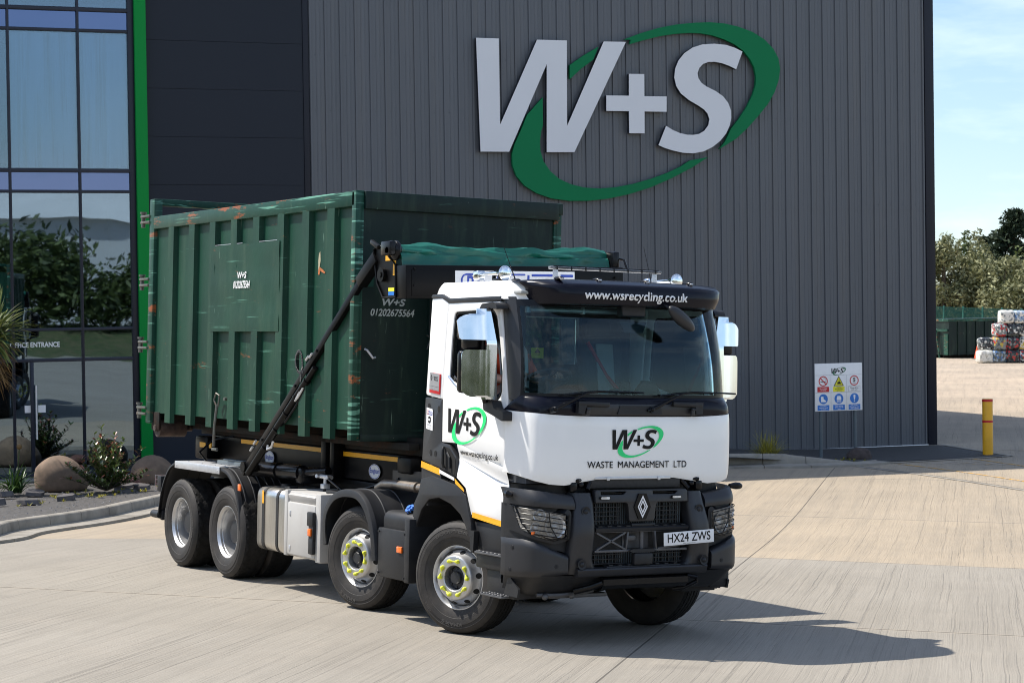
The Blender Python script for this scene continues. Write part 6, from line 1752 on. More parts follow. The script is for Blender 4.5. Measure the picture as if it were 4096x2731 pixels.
    mb.build('lamp_guard', 'gloss_black', lampo)
    # lower corner of the bumper
    mb = MB(); rows = []
    for j in range(12):
        f = j / 11
        row = []
        for k in kr_s(s_, 22, .648):
            t = (abs(k) - .648) / .352
            zt, zb = lerp(.832, .972, min(1, t * 1.15)), lerp(.662, .640, t)
            x = bum_x(k) + .012 - .03 * max(0, 1 - f * 6) ** 2 - .03 * max(0, f * 6 - 5) ** 2
            wy = 1.20 - .012 * (max(0, f * 6 - 5) ** 2 + max(0, 1 - f * 6) ** 2)
            if abs(k) > .985: x -= .0
            row.append((x, wy * k, lerp(zb, zt, f)))
        rows.append(row)
    mb.slab(rows, (-.07, 0, 0)); bc = mb.build('bumper_corner', 'grey_plastic', cab, smooth=45)
    mb = MB()
    for k, z in ((.985, .895), (.99, .70), (.745, .74)):
        kx = s_ * k
        c0 = Vector((bum_x(kx) + .012, 1.20 * kx, z))
        nrm = Vector((.25, s_, 0)).normalized() if k > .95 else Vector((1, s_ * .08, 0)).normalized()
        mb.cyl(c0 - nrm * .01, c0 + nrm * .004, .022, .018, n=16); mb.cyl(c0, c0 + nrm * .007, .008, n=6)
    mb.build('fixing_bolt', 'black_plastic', bc)
    # under-bumper valance, tucked back
    mb = MB(); rows = []
    for j in range(6):
        f = j / 5
        row = []
        for k in kr_s(s_, 16, .30):
            t = abs(k)
            row.append((bum_x(k) - .015 - .20 * f ** 1.3, (1.18 - .10 * f) * k, lerp(.655, lerp(.50, .47, t), f)))
        rows.append(row)
    mb.slab(rows, (-.03, 0, 0)); mb.build('valance', 'black_plastic', cab, smooth=45)
    # pillars of the grille frame
    mb = MB(); rows = []
    zs = [.662 + (1.375 - .662) * j / 20 for j in range(21)]
    for z in zs:
        yi = interp([.66, .70, .74, .80, 1.05, 1.28, 1.30, 1.375], [.42, .455, .495, .515, .515, .500, .500, .515], z)
        yo = interp([.66, 1.08, 1.375], [.785, .745, .695], z)
        x0 = interp([.66, .72, 1.02, 1.10, 1.375], [1.185, 1.208, 1.252, 1.245, 1.165], z)
        row = []
        for i in range(13):
            t = i / 12
            row.append((x0 - .055 * abs(2 * t - 1) ** 5 - .02 * t, s_ * lerp(yi, yo, t), z))
        rows.append(row)
    mb.slab(rows, (-.10, 0, 0)); fp = mb.build('grille_pillar', 'grey_plastic', cab, smooth=45)
    mb = MB()
    for (y, z, x) in ((.612, 1.215, 1.204), (.66, .755, 1.233)):
        P = [(.046, .003), (.044, .006), (.034, .004), (.026, -.0), (.023, -.0), (.020, .008), (.010, .014), (.0, .016)]
        mb.lathe([(r, d_) for r, d_ in P], o=(x - .002, s_ * y, z), n=24, axis='x')
    mb.build('fixing_bolt', 'black_plastic', fp, smooth=40)
mb = MB()     # bottom bar of the frame and top panel with emblem block
rows = []
for z, dx in ((.632, -.05), (.640, -.012), (.655, .0), (.70, .012), (.712, .004), (.716, -.02)):
    rows.append([(1.222 + dx, y, z) for y in [-.70 + 1.40 * i / 20 for i in range(21)]])
mb.slab(rows, (-.10, 0, 0)); mb.build('bumper_bar', 'grey_plastic', cab, smooth=45)
mb = MB()
tp = rounded([(-.50, 1.285), (-.50, 1.400), (.50, 1.400), (.50, 1.285), (.155, 1.285), (.135, 1.115), (-.135, 1.115), (-.155, 1.285)], [.01, .03, .03, .01, .03, .02, .02, .03], 3)
slots = [rounded([(a, 1.358), (b, 1.358), (b + .03, 1.382), (b, 1.396 - .006), (a, 1.39)], .006, 2) for a, b in ((-.44, -.20), (.12, .36))]
plate(mb, tp, slots, lambda y, z, dd: (1.185 - .10 * max(0, z - 1.30) - dd, y, z), .06, .008)
mb.build('grille_panel', 'grey_plastic', cab, smooth=35)
mb = MB()
for a, b in ((-.44, -.20), (.12, .36)): mb.bb((1.10, a, 1.366), (1.155, b, 1.37))
mb.bb((1.08, -.49, 1.35), (1.10, .49, 1.40))
mb.build('slot_back', 'gloss_black', cab)
for y in (-.405, .368):
    mb = MB(); mb.prism(rounded([(y - .055, 1.316), (y + .055, 1.316), (y + .055, 1.344), (y - .055, 1.344)], .013, 4), lambda a, b: (1.196, a, b), (-.02, 0, 0)); st = mb.build('strobe_lamp', 'gloss_black', cab)
    mb = MB(); mb.prism(rounded([(y - .046, 1.320), (y + .046, 1.320), (y + .046, 1.340), (y - .046, 1.340)], .01, 4), lambda a, b: (1.201, a, b), (-.01, 0, 0)); mb.build('strobe_lens', 'lamp_clear', st)
# emblem: a striped lozenge on a black hexagon
mb = MB()
hexo = [(-.045, 1.365), (.035, 1.365), (.085, 1.245), (.035, 1.135), (-.045, 1.135), (-.095, 1.245)]
mb.prism(hexo, lambda y, z: (1.198, y, z), (-.04, 0, 0)); em = mb.build('emblem', 'gloss_black', cab)
mb = MB()
def loz(w, h, t0, t1, g):
    # two half lozenges that pass each other, as outlines
    for s_ in (-1, 1):
        o = [(g * s_, h / 2), (s_ * w / 2, 0), (g * s_, -h / 2)]
        i = [(g * s_, h / 2 - t0 * 1.9), (s_ * (w / 2 - t0), 0), (g * s_, -h / 2 + t0 * 1.9)]
        mb.add([(1.2005, -.005 + a, 1.248 + b) for a, b in o + i], [(0, 1, 4, 3), (1, 2, 5, 4)])
loz(.110, .205, .014, 0, .0); loz(.066, .125, .013, 0, .0)
mb.build('emblem_mark', 'white_vinyl', em, smooth=None, weld=False)
# radiator mesh and bars in the two openings
mb = MB(); mb.bb((1.05, -.50, .72), (1.07, .50, 1.29)); mb.build('radiator_core', 'radiator', cab)
mb = MB()
for j in range(40):
    y = -.49 + .98 * j / 39
    mb.bb((1.072, y - .004, .73), (1.078, y + .004, .85)); mb.bb((1.072, y - .004, 1.09), (1.078, y + .004, 1.28))
mb.build('radiator_fins', 'post_grey', cab, smooth=None)
mb = MB()
for z in (1.245, 1.205, 1.165, 1.125):
    for a, b in ((-.50, -.20), (.18, .44)): mb.bb((1.10, a, z - .003), (1.135, b, z + .003))
for y in (-.46, -.38, -.31, -.24, .20, .27, .34, .41):
    mb.bb((1.105, y - .004, 1.09), (1.125, y + .004, 1.275)); mb.bb((1.105, y - .004, .735), (1.125, y + .004, .835))
for z in (.825, .785, .745):
    for a, b in ((-.50, -.17), (.16, .47)): mb.bb((1.10, a, z - .003), (1.14, b, z + .003))
mb.build('grille_bars', 'black_plastic', cab, smooth=None)
mb = MB()
mb.slab([[(x, y, z) for y in [-.50 + 1.0 * i / 10 for i in range(11)]] for x, z in ((1.10, 1.085), (1.19, 1.072), (1.205, 1.060), (1.20, 1.035))], (-.02, 0, -.01))
for j in range(10):
    y = -.45 + .1 * j
    if abs(y) > .14: mb.box((1.165, y, 1.078), (.06, .045, .012), None, .004)
mb.box((1.16, .02, 1.085), (.05, .26, .03), None, .01)
mb.box((1.20, 0, .785), (.05, .20, .10), None, .01); mb.prism([(-.11, .842), (.11, .842), (.15, .858), (.11, .872), (-.11, .872), (-.15, .858)], lambda y, z: (1.215, y, z), (-.05, 0, 0))
mb.slab([[(x, y, z) for y in [-.38 + .80 * i / 10 for i in range(11)]] for x, z in ((1.10, .735), (1.20, .725), (1.21, .705))], (-.02, 0, -.01))
for j in range(8): mb.box((1.17, -.33 + .1 * j, .733), (.05, .04, .012), None, .004)
mb.build('front_step', 'black_plastic', cab)
mb = MB()
M['cast_grey'] = pbr('cast_grey', (0.10, 0.10, 0.105), 0.45, 0.4, 0.15, 10, bump=.2, bs=80)
def bar(a, b, w_=.018):
    a = Vector((1.165, *a)); b = Vector((1.165, *b)); dx = (b - a).normalized()
    rot = Matrix((Vector((1, 0, 0)), dx, Vector((1, 0, 0)).cross(dx))).transposed()
    mb.box((a + b) / 2, (.04, (b - a).length, w_), rot, .004)
bar((-.48, 1.022), (-.17, .868)); bar((-.48, .868), (-.17, 1.022)); bar((-.50, .858), (.50, .858), .022); bar((-.50, 1.03), (.50, 1.03), .016)
bar((-.165, .86), (-.145, 1.03)); bar((.165, .86), (.145, 1.03)); bar((.18, .868), (.48, .90)); 
mb.build('tow_frame', 'cast_grey', cab)
mb = MB(); mb.cyl((1.15, .02, .865), (1.15, .02, 1.025), .022, n=14); mb.cyl((1.15, .02, .90), (1.15, .02, .99), .012, n=14); mb.bb((1.06, -.14, .87), (1.08, .14, 1.02)); mb.box((1.11, -.07, .965), (.05, .09, .05), None, .01); mb.build('tow_pin', 'cast_grey', cab)
RZ = Matrix.Rotation(R_(2.5), 3, 'X')
pc = Vector((1.262, .465, .966))
mb = MB(); mb.box(pc, (.006, .555, .118), RZ, .002); np_ = mb.build('number_plate', 'white_vinyl', cab)
mb = MB(); glyph_mb(mb, 'plate', lambda y, z: pc + RZ @ Vector((.0045, y, z + .006)), width=.475, height=.080)
text_mb(mb, 'RENAULT TRUCKS COMMERCIALS', lambda y, z: pc + RZ @ Vector((.0045, y, z - .048)), width=.14, height=.006)
mb.build('plate_lettering', 'black_vinyl', np_, smooth=None, weld=False)
mb = MB(); mb.bb((1.20, .25, .92), (1.258, .30, 1.0), .004); mb.bb((1.20, .62, .92), (1.258, .67, 1.0), .004); mb.build('plate_bracket', 'black_plastic', np_)
for s_ in (-1, 1):     # small black side lamps at the corners
    mb = MB()
    if s_ < 0: mb.tube([(.80, -1.16, 1.355), (.83, -1.205, 1.36), (.86, -1.21, 1.357), (.90, -1.19, 1.35)], [.02, .032, .03, .012], 10)
    else: mb.tube([(.98, 1.12, 1.405), (.98, 1.19, 1.405), (.98, 1.235, 1.403), (.98, 1.26, 1.40)], [.02, .034, .032, .02], 10)
    mb.build('corner_lamp', 'gloss_black', cab)
# skid bar and things below the bumper
mb = MB()
mb.slab([[(x, y, z) for y in [-.42 + .92 * i / 12 for i in range(13)]] for x, z in ((1.18, .628), (1.215, .612), (1.215, .56), (1.17, .52), (1.0, .50))], (-.03, 0, 0))
mb.tube([(1.19, .50, .62), (1.20, .60, .60), (1.18, .62, .56), (1.12, .52, .50), (1.05, .45, .48)], .02, 8)
mb.tube([(1.19, -.42, .58), (1.15, -.52, .54), (1.05, -.62, .50)], .03, 8)
mb.build('skid_guard', 'gloss_black', cab, smooth=45)
mb = MB(); mb.tube([(.95, -.95, .47), (.98, -.75, .465), (1.0, -.55, .475), (1.02, -.40, .50)], .018, 8); mb.bb((.5, -.80, .43), (.95, -.2, .465), .01)
for y in (-.88, -.60): mb.ball((.98, y, .455), .03, 10, 6)
mb.build('under_bracket', 'cast_grey', cab)
mb = MB(); mb.bb((.70, .94, .46), (.95, 1.17, .66), .03); mb.add([(.80, .80, .60), (.80, 1.19, .66), (.78, 1.19, .43), (.78, .85, .47)], [(0, 1, 2, 3)]); mb.build('splash_flap', 'black_plastic', cab)
# steps, near side and far side
for s_ in (-1, 1):
    mb = MB()
    mb.bb((.14, s_ * 1.155, .66), (.78, s_ * .75, 1.06), .02) if False else None
    mb.bb((.20, s_ * 1.14, .655), (.80, s_ * .70, .80), .015)
    mb.bb((.12, s_ * 1.12, .78), (.82, s_ * 1.06, 1.06), .01)
    mb.bb((.34, s_ * 1.10, .42), (.82, s_ * .72, .66), .01)
    mb.prism([(.13, .98), (.22, .98), (.21, .80), (.17, .78)], lambda x, z: (x, s_ * 1.175, z), (0, -s_ * .05, 0))
    mb.build('step_well', 'black_plastic', cab, smooth=30)
    for z, x0, x1 in ((.808, .25, .76), (.445, .36, .74)):
        mb = MB(); mb.bb((x0, s_ * 1.185, z - .022), (x1, s_ * .85, z - .004), .004)
        for j in range(14):
            for i in range(3): mb.box((lerp(x0 + .03, x1 - .03, j / 13), s_ * (1.16 - .07 * i), z), (.016, .045, .012), Matrix.Rotation(R_(30 if (i + j) % 2 else -30), 3, 'Z'), .003, 1)
        mb.build('step', 'cast_grey', cab)
    mb = MB(); mb.prism([(.72, .46), (.95, .455), (.97, .53), (.83, .62), (.79, .74), (.76, .74), (.78, .60)], lambda x, z: (x, s_ * 1.15, z), (0, -s_ * .02, 0)); mb.cyl((.765, s_ * 1.16, .72), (.765, s_ * 1.14, .72), .012, n=8); mb.build('step_bracket', 'black_plastic', cab)

# ---------------------------------------------------------------- visor, roof kit
def visor_pt(k, f):
    # f: 0 top rear edge, 1 underside
    y0 = 1.06 * k
    xc = interp([0, .25, .5, .75, .9, 1.0], [.86, 1.06, 1.17, 1.20, 1.165, .98], f)
    zc = interp([0, .25, .5, .75, .9, 1.0], [3.268, 3.256, 3.212, 3.12, 3.045, 3.035], f)
    ak = abs(k)
    x = xc - (.16 + .06 * f) * ak ** 6 - .025 * ak * ak
    z = zc - .008 * ak ** 2 - (.0 if f > .5 else .02 * ak ** 6)
    # the ends sweep up and back
    y = y0 * (1 - .11 * max(0, f - .25) * ak ** 4)
    x -= .16 * ak ** 14 * (.4 + f)
    return Vector((x, y, z))
fs_ = [0, .08, .16, .25, .34, .42, .5, .6, .7, .78, .85, .9, .95, 1.0]
mb = MB()
mb.slab([[visor_pt(k, f) for k in KS(40)] for f in fs_], lambda p: Vector((-.03, 0, -.004)))
vis = mb.build('sun_visor', 'navy_gloss', cab, smooth=60)
mb = MB()
def vf(y, z):
    # point on the visor front at height z
    best = None
    k = y / 1.03
    lo, hi = .3, .92
    for _ in range(18):
        m_ = (lo + hi) / 2
        if visor_pt(k, m_).z > z: lo = m_
        else: hi = m_
    p = visor_pt(k, lo)
    return (p.x + .012, y, z)
glyph_mb(mb, 'url_bold', lambda y, z: vf(-.105 + y, 3.112 + z), width=1.10, height=.105)
mb.build('visor_lettering', 'white_vinyl', vis, smooth=None, weld=False)
for y in (-.82, -.42, .10, .58):
    mb = MB()
    mb.ball((1.01, y, 3.262), (.07, .032, .018), 14, 8); mb.build('marker_pod', 'gloss_black', vis)
    mb = MB(); mb.ball((1.060, y, 3.256), (.022, .020, .013), 10, 6); mb.build('marker_lamp', 'lamp_clear', vis)
M['bar_smoke'] = pbr('bar_smoke', (.16, .16, .165), .15, .2, .4, 40, coat=.6)
mb = MB(); mb.box((.60, -.055, 3.375), (.055, 1.22, .028), None, .008); lb = mb.build('light_bar', 'bar_smoke', cab)
mb = MB()
for j in range(8): mb.box((.628, -.60 + .155 * j, 3.375), (.008, .012, .034), None, .001)
mb.box((.60, -.055, 3.392), (.05, 1.16, .006), None, .002)
mb.box((.629, -.055, 3.375), (.004, 1.14, .006))
mb.build('bar_divider', 'gloss_black', lb)
for y in (-.60, .49):
    mb = MB(); mb.box((.60, y, 3.315), (.006, .055, .10), None, .002)
    for a, b in ((-.015, .02), (.015, .02), (-.015, -.01), (.015, -.01)): mb.cyl((.602, y + a, 3.315 + b), (.606, y + a, 3.315 + b), .005, n=8)
    mb.build('bar_bracket', 'galv', lb)
for s_, xb, yb in ((-1, .42, -1.02), (1, .36, .92)):
    mb = MB()
    mb.lathe([(.012, 0), (.014, .10), (.020, .22), (.030, .32), (.045, .39), (.062, .43), (.068, .436), (.066, .440), (.05, .446), (0, .452)], o=(xb - .44, yb, 3.315), n=28, axis='x')
    hn = mb.build('air_horn', 'chrome', cab, smooth=50)
    mb = MB(); mb.box((xb - .47, yb, 3.305), (.10, .085, .085), None, .018, 3); mb.build('horn_valve', 'chrome', hn)
    mb = MB(); mb.box((xb - .20, yb, 3.28), (.03, .03, .06), None, .006); mb.build('horn_foot', 'gloss_black', hn)
for a, b, r in (((.36, -.87, 3.245), (.30, -.99, 3.60), .0045), ((.40, .60, 3.27), (.36, .53, 3.62), .0045)):
    mb = MB(); mb.cyl(a, b, r, r * .5, n=8); mb.cyl(a, Vector(a).lerp(Vector(b), .25), .007, .005, n=8)
    mb.box(a, (.10, .06, .05), None, .018); mb.build('aerial', 'gloss_black', cab)
mb = MB(); mb.box((.30, -1.00, 3.255), (.13, .10, .03), None, .012); mb.box((.33, -1.0, 3.28), (.05, .07, .03), None, .008); mb.build('work_lamp', 'gloss_black', cab)

# ---------------------------------------------------------------- mirrors
def mirror(s_):
    # polished guards over the mirror heads: inner and outer edge of the folded sheet at each height
    inner = lambda z: interp([2.178, 2.68, 2.94, 2.982], [1.20, 1.205, 1.262, 1.275], z)
    prof = [(2.178, 1.385), (2.199, 1.39), (2.2005, 1.50), (2.215, 1.545), (2.25, 1.597), (2.40, 1.60), (2.56, 1.60), (2.60, 1.59), (2.617, 1.56), (2.618, 1.335), (2.66, 1.332), (2.681, 1.331), (2.705, 1.335),
            (2.7055, 1.60), (2.72, 1.62), (2.80, 1.632), (2.87, 1.64), (2.90, 1.61), (2.92, 1.57), (2.935, 1.50), (2.9355, 1.44), (2.982, 1.435)]
    def fr(y, z):
        y = 1.2 + (y - 1.2) * .81
        c = max(0, (y - 1.2) / .356)
        tilt = -.10 * (z - 2.68) if z > 2.68 else .02 * (2.68 - z)
        return Vector((.61 - .015 * c - .125 * max(0, c - .25) ** 1.7 + tilt, s_ * y, z))
    mb = MB()
    mb.slab([[fr(lerp(inner(z), yo, j / 14), z) for j in range(15)] for z, yo in prof], (-.006, 0, 0))
    mb.build('mirror_guard', 'chrome', T, smooth=25)
    mb = MB()
    mb.box((.47, s_ * 1.40, 2.80), (.10, .24, .19), Matrix.Rotation(s_ * R_(14), 3, 'Z'), .035, 3)
    mb.box((.47, s_ * 1.39, 2.42), (.11, .24, .38), Matrix.Rotation(s_ * R_(14), 3, 'Z'), .04, 3)
    mb.tube([(.52, s_ * 1.22, 2.99), (.54, s_ * 1.28, 2.98), (.54, s_ * 1.31, 2.85), (.54, s_ * 1.31, 2.3), (.52, s_ * 1.26, 2.15)], .025, 10)
    mb.bb((.42, s_ * 1.28, 2.62), (.53, s_ * 1.47, 2.76), .02)
    mb.build('mirror_housing', 'gloss_black', T)
    mb = MB(); mb.prism(rounded([(.38, 2.985), (.42, 3.03), (.62, 3.045), (.66, 3.03), (.69, 2.985), (.65, 2.98), (.60, 2.99)], .015, 2), lambda x, z: (x, s_ * 1.14, z), (0, s_ * .12, 0)); mb.build('mirror_arm', 'black_plastic', T, smooth=30); mb = MB()
    mb.prism(rounded([(.44, 2.18), (.60, 2.17), (.64, 2.10), (.80, 2.075), (.80, 1.99), (.62, 2.04), (.46, 2.08)], .015, 2), lambda x, z: (x, s_ * 1.145, z), (0, s_ * .10, 0)); mb.build('mirror_arm', 'black_plastic', T, smooth=30)
mirror(-1); mirror(1)
mb = MB()     # kerb mirror hung from the visor
mb.ball((1.26, .335, 2.935), (.055, .175, .062), 22, 12)
for v_ in range(len(mb.v)):
    p = Vector(mb.v[v_]) - Vector((1.26, .335, 2.935)); p.rotate(Matrix.Rotation(R_(-36), 3, 'X')); mb.v[v_] = tuple(p + Vector((1.26, .335, 2.935)))
mb.build('kerb_mirror', 'grey_plastic', cab, smooth=60)
mb = MB(); mb.tube([(1.16, .20, 3.06), (1.22, .22, 3.03), (1.25, .24, 2.99)], .016, 8); mb.build('kerb_mirror_arm', 'gloss_black', cab)

# ---------------------------------------------------------------- inside the cab
mb = MB()
mb.bb((-.70, -1.08, 1.45), (.95, 1.08, 1.52)); mb.bb((-.70, -1.10, 1.5), (-.66, 1.10, 2.50)); mb.bb((-.70, -1.10, 2.96), (-.66, 1.10, 3.1))
mb.bb((-.70, -1.10, 2.5), (-.66, -.13, 2.96)); mb.bb((-.70, .51, 2.5), (-.66, 1.10, 2.96))
mb.bb((-.66, -1.1, 1.5), (.6, -1.06, 2.10)); mb.bb((-.66, 1.06, 1.5), (.6, 1.1, 2.10))
mb.build('cab_lining', 'interior_dark', cab)
mb = MB(); mb.bb((-.66, -1.08, 3.12), (.80, 1.08, 3.15), .01); mb.bb((.45, -1.0, 3.03), (.78, 1.0, 3.11), .03); mb.build('headlining', 'interior_grey', cab)
mb = MB(); mb.cyl((.76, -.98, 2.985), (.76, .10, 2.985), .022, n=12); mb.box((.76, -.98, 2.985), (.05, .04, .06), None, .01); mb.box((.76, -.4, 2.985), (.05, .03, .06), None, .01); mb.build('roller_blind', 'galv', cab)
mb = MB()
rows = []
for k in KS(20):
    a = wsb(k)
    rows.append([(a.x - .06, a.y * .97, 2.19), (a.x - .25, a.y * .96, 2.235 + .03 * math.exp(-((k + .5) / .25) ** 2)), (a.x - .42, a.y * .95, 2.21 + .08 * math.exp(-((k + .5) / .22) ** 2)), (a.x - .50, a.y * .95, 2.10), (a.x - .52, a.y * .95, 1.7)])
mb.grid(rows); mb.box((.62, .12, 2.2), (.22, .16, .12), Matrix.Rotation(.4, 3, 'Y'), .03)
mb.build('dashboard', 'interior_dark', cab, smooth=50)
mb = MB()
cw = Vector((.40, -.55, 2.36)); ax_ = Vector((-.45, 0, .89)).normalized(); u_ = Vector((0, 1, 0)); v_ = ax_.cross(u_)
mb.tube([cw + (u_ * math.cos(2 * math.pi * j / 28) + v_ * math.sin(2 * math.pi * j / 28)) * .225 for j in range(28)], .017, 8, closed=True)
mb.cyl(cw - ax_ * .03, cw + ax_ * .01, .07, n=16)
for a_ in (0, math.pi, -math.pi / 2): mb.tube([cw, cw + (u_ * math.cos(a_) + v_ * math.sin(a_)) * .22], .016, 6)
mb.cyl(cw - ax_ * .45, cw, .03, n=10)
mb.build('steering_wheel', 'interior_dark', cab)
for y in (-.55, .60):
    mb = MB(); mb.box((-.22, y, 2.02), (.50, .50, .14), None, .05, 3); mb.box((-.44, y, 2.42), (.14, .48, .72), Matrix.Rotation(R_(-8), 3, 'Y'), .05, 3); mb.box((-.50, y, 2.84), (.10, .26, .18), None, .04, 3); mb.bb((-.4, y - .18, 1.52), (0, y + .18, 1.95), .02)
    se = mb.build('seat', 'seat_cloth', cab)
    mb = MB(); mb.box((-.355, y, 2.46), (.02, .20, .5), Matrix.Rotation(R_(-8), 3, 'Y'), .01); mb.build('seat_insert', 'interior_grey', se)
    mb = MB(); mb.tube([(-.38, y - .2, 2.72), (-.34, y + .0, 2.40), (-.2, y + .22, 2.10)], .02, 4); mb.build('seat_belt', 'red_vinyl', se)
mb = MB(); mb.bb((-.655, -.07, 2.555), (-.65, .07, 2.655)); nd = mb.build('danger_notice', 'sign_yellow', cab, smooth=None)
mb = MB(); mb.add([(-.648, -.035, 2.605), (-.648, .035, 2.605), (-.648, 0, 2.65)], [(0, 1, 2)]); text_mb(mb, 'DANGER', lambda y, z: (-.648, y, 2.59 + z), width=.06, height=.012); mb.build('notice_lettering', 'black_vinyl', nd, smooth=None, weld=False)
mb = MB(); mb.box((.92, .02, 3.0), (.10, .26, .12), None, .02); mb.prism([(-.13, 2.90), (.17, 2.90), (.13, 2.80), (-.07, 2.80)], lambda y, z: (.95, y, z), (-.05, 0, 0)); mb.build('camera_pod', 'interior_dark', cab)
mb = MB(); mb.prism([(-.02, 2.19), (.34, 2.19), (.24, 2.37), (.12, 2.37)], lambda y, z: (1.0, y, z), (-.05, 0, 0)); mb.prism(rounded([(-.14, 2.22), (-.02, 2.22), (-.03, 2.36), (-.12, 2.36)], .01, 2), lambda y, z: (1.0, y, z), (-.03, 0, 0)); mb.build('dash_unit', 'gloss_black', cab)
# ================================================================== CONTAINER
def worn_green(name, base, dark, scratch=1.0):
    m, t, p = new_mat(name)
    N, L = t.nodes, t.links
    tc = N.new('ShaderNodeTexCoord')
    def noise(scale, det=6, rough=.6, st=(1, 1, 1), dist=0):
        mp = N.new('ShaderNodeMapping'); mp.inputs['Scale'].default_value = st
        L.new(tc.outputs['Object'], mp.inputs[0])
        n = N.new('ShaderNodeTexNoise'); n.inputs['Scale'].default_value = scale; n.inputs['Detail'].default_value = det
        n.inputs['Roughness'].default_value = rough; n.inputs['Distortion'].default_value = dist
        L.new(mp.outputs[0], n.inputs['Vector'])
        return n.outputs['Fac']
    def ramp(f, a, b):
        n = N.new('ShaderNodeMapRange'); n.inputs['From Min'].default_value = a; n.inputs['From Max'].default_value = b
        L.new(f, n.inputs['Value']); return n.outputs[0]
    def mix(f, a, b):
        n = N.new('ShaderNodeMixRGB')
        for i, q in enumerate((f, a, b)):
            if isinstance(q, (int, float)): n.inputs[i].default_value = q
            elif isinstance(q, tuple): n.inputs[i].default_value = (*q, 1)
            else: L.new(q, n.inputs[i])
        return n.outputs[0]
    def mul(a, b):
        n = N.new('ShaderNodeMath'); n.operation = 'MULTIPLY'
        for i, q in enumerate((a, b)):
            if isinstance(q, (int, float)): n.inputs[i].default_value = q
            else: L.new(q, n.inputs[i])
        return n.outputs[0]
    col = mix(ramp(noise(1.4, 8), .35, .68), base, dark)
    # dusty fade running down the sheets
    col = mix(mul(ramp(noise(2.2, 6, .6, (2.5, 2.5, .35)), .5, .78), .38), col, (.055, .105, .062))
    # scuffs along the travel direction, scratches upright, chips and rust
    k_ = .07 if scratch > 1 else 0
    sc1 = mul(ramp(noise(3.0, 3, .5, (.35, 1, 9)), .66 - k_, .72 - k_), ramp(noise(1.1, 4), .46 - k_, .62 - k_))
    col = mix(mul(sc1, .75 * scratch), col, (.13, .32, .235))
    sc2 = mul(ramp(noise(6.0, 2, .5, (6, 6, .5)), .70, .74), ramp(noise(1.7, 3), .5, .62))
    col = mix(mul(sc2, .7), col, (.22, .34, .27))
    rust = mul(ramp(noise(3.2, 9, .72, (.5, 1, 2.6)), .63 - .8 * k_, .68 - .8 * k_), ramp(noise(.9, 3), .44 - k_, .6 - k_))
    col = mix(mul(rust, .9 * scratch), col, (.26, .075, .022))
    sp = ramp(noise(26, 3, .7), .73, .77)
    col = mix(mul(sp, .5), col, (.30, .36, .30))
    L.new(col, p.inputs['Base Color'])
    p.inputs['Roughness'].default_value = .5
    p.inputs['Specular IOR Level'].default_value = .28
    b = N.new('ShaderNodeBump'); b.inputs['Strength'].default_value = .18; b.inputs['Distance'].default_value = .03
    L.new(noise(2.6, 4), b.inputs['Height']); L.new(b.outputs[0], p.inputs['Normal'])
    return m
M['bin_green'] = worn_green('bin_green', (.0055, .050, .027), (.0035, .034, .020))
M['bin_rail'] = worn_green('bin_rail', (.008, .058, .037), (.005, .040, .026), 1.6)
M['bin_shade'] = worn_green('bin_shade', (.0028, .016, .0135), (.002, .0115, .0105), .35)  # same green made darker, shade of the unlit faces put into the colour
M['bin_inside'] = pbr('bin_inside', (.03, .05, .04), .8, 0, .3, 3, grime=(.10, .05, .03), gs=2)
M['bin_under'] = pbr('bin_under', (.016, .0155, .0135), .75, 0, .3, 5, bump=.2, bs=30, grime=(.04, .018, .01), gs=4, glo=.48, ghi=.7, spec=.2)
K = tag(empty('container', (-4.9, 0, 1.5)), 'open-topped dark green ribbed steel container riding on the lorry', 'container')
K_in = K.matrix_world
def kb_(mb, name, mat, parent=None, **kw):
    """build in lorry coordinates, then move under the container's root"""
    mb.v = [(v[0] + 4.9, v[1], v[2] - 1.5) for v in mb.v] if parent in (None, K) else [(v[0] + 4.9, v[1], v[2] - 1.5) for v in mb.v]
    return mb.build(name, mat, parent or K, **kw)
XF, XR, ZT, ZB, HW = -2.19, -7.70, 4.20, 1.79, 1.17
for s_ in (-1, 1):
    mb = MB(); mb.bb((XR, s_ * HW, ZB), (XF, s_ * (HW - .02), 4.05)); kb_(mb, 'side_panel', 'bin_green', smooth=None)
    mb = MB(); mb.bb((XR - .0, s_ * (HW + .055), 4.045), (XF - .035, s_ * (HW - .05), ZT), .012); kb_(mb, 'top_rail', 'bin_rail')
    ribs = [-7.13, -6.48, -5.86, -5.24, -4.63, -3.985, -3.36, -2.76]
    for x in ribs:
        mb = MB()
        hw_, o = .083, HW + .052
        poly = [(x - hw_ - .014, HW - .002), (x - hw_, o), (x + hw_, o), (x + hw_ + .014, HW - .002)]
        mb.prism(poly, lambda a, b: (a, s_ * b, 1.685), (0, 0, 4.05 - 1.685))
        kb_(mb, 'rib', 'bin_green', smooth=None)
    mb = MB(); mb.bb((XF - .09, s_ * (HW + .055), 1.69), (XF, s_ * (HW - .04), ZT + .004), .006); kb_(mb, 'corner_post', 'bin_rail')
    mb = MB(); mb.bb((XR - .155, s_ * (HW + .05), 1.66), (XR, s_ * (HW - .06), 4.42), .012); kb_(mb, 'rear_post', 'bin_rail')
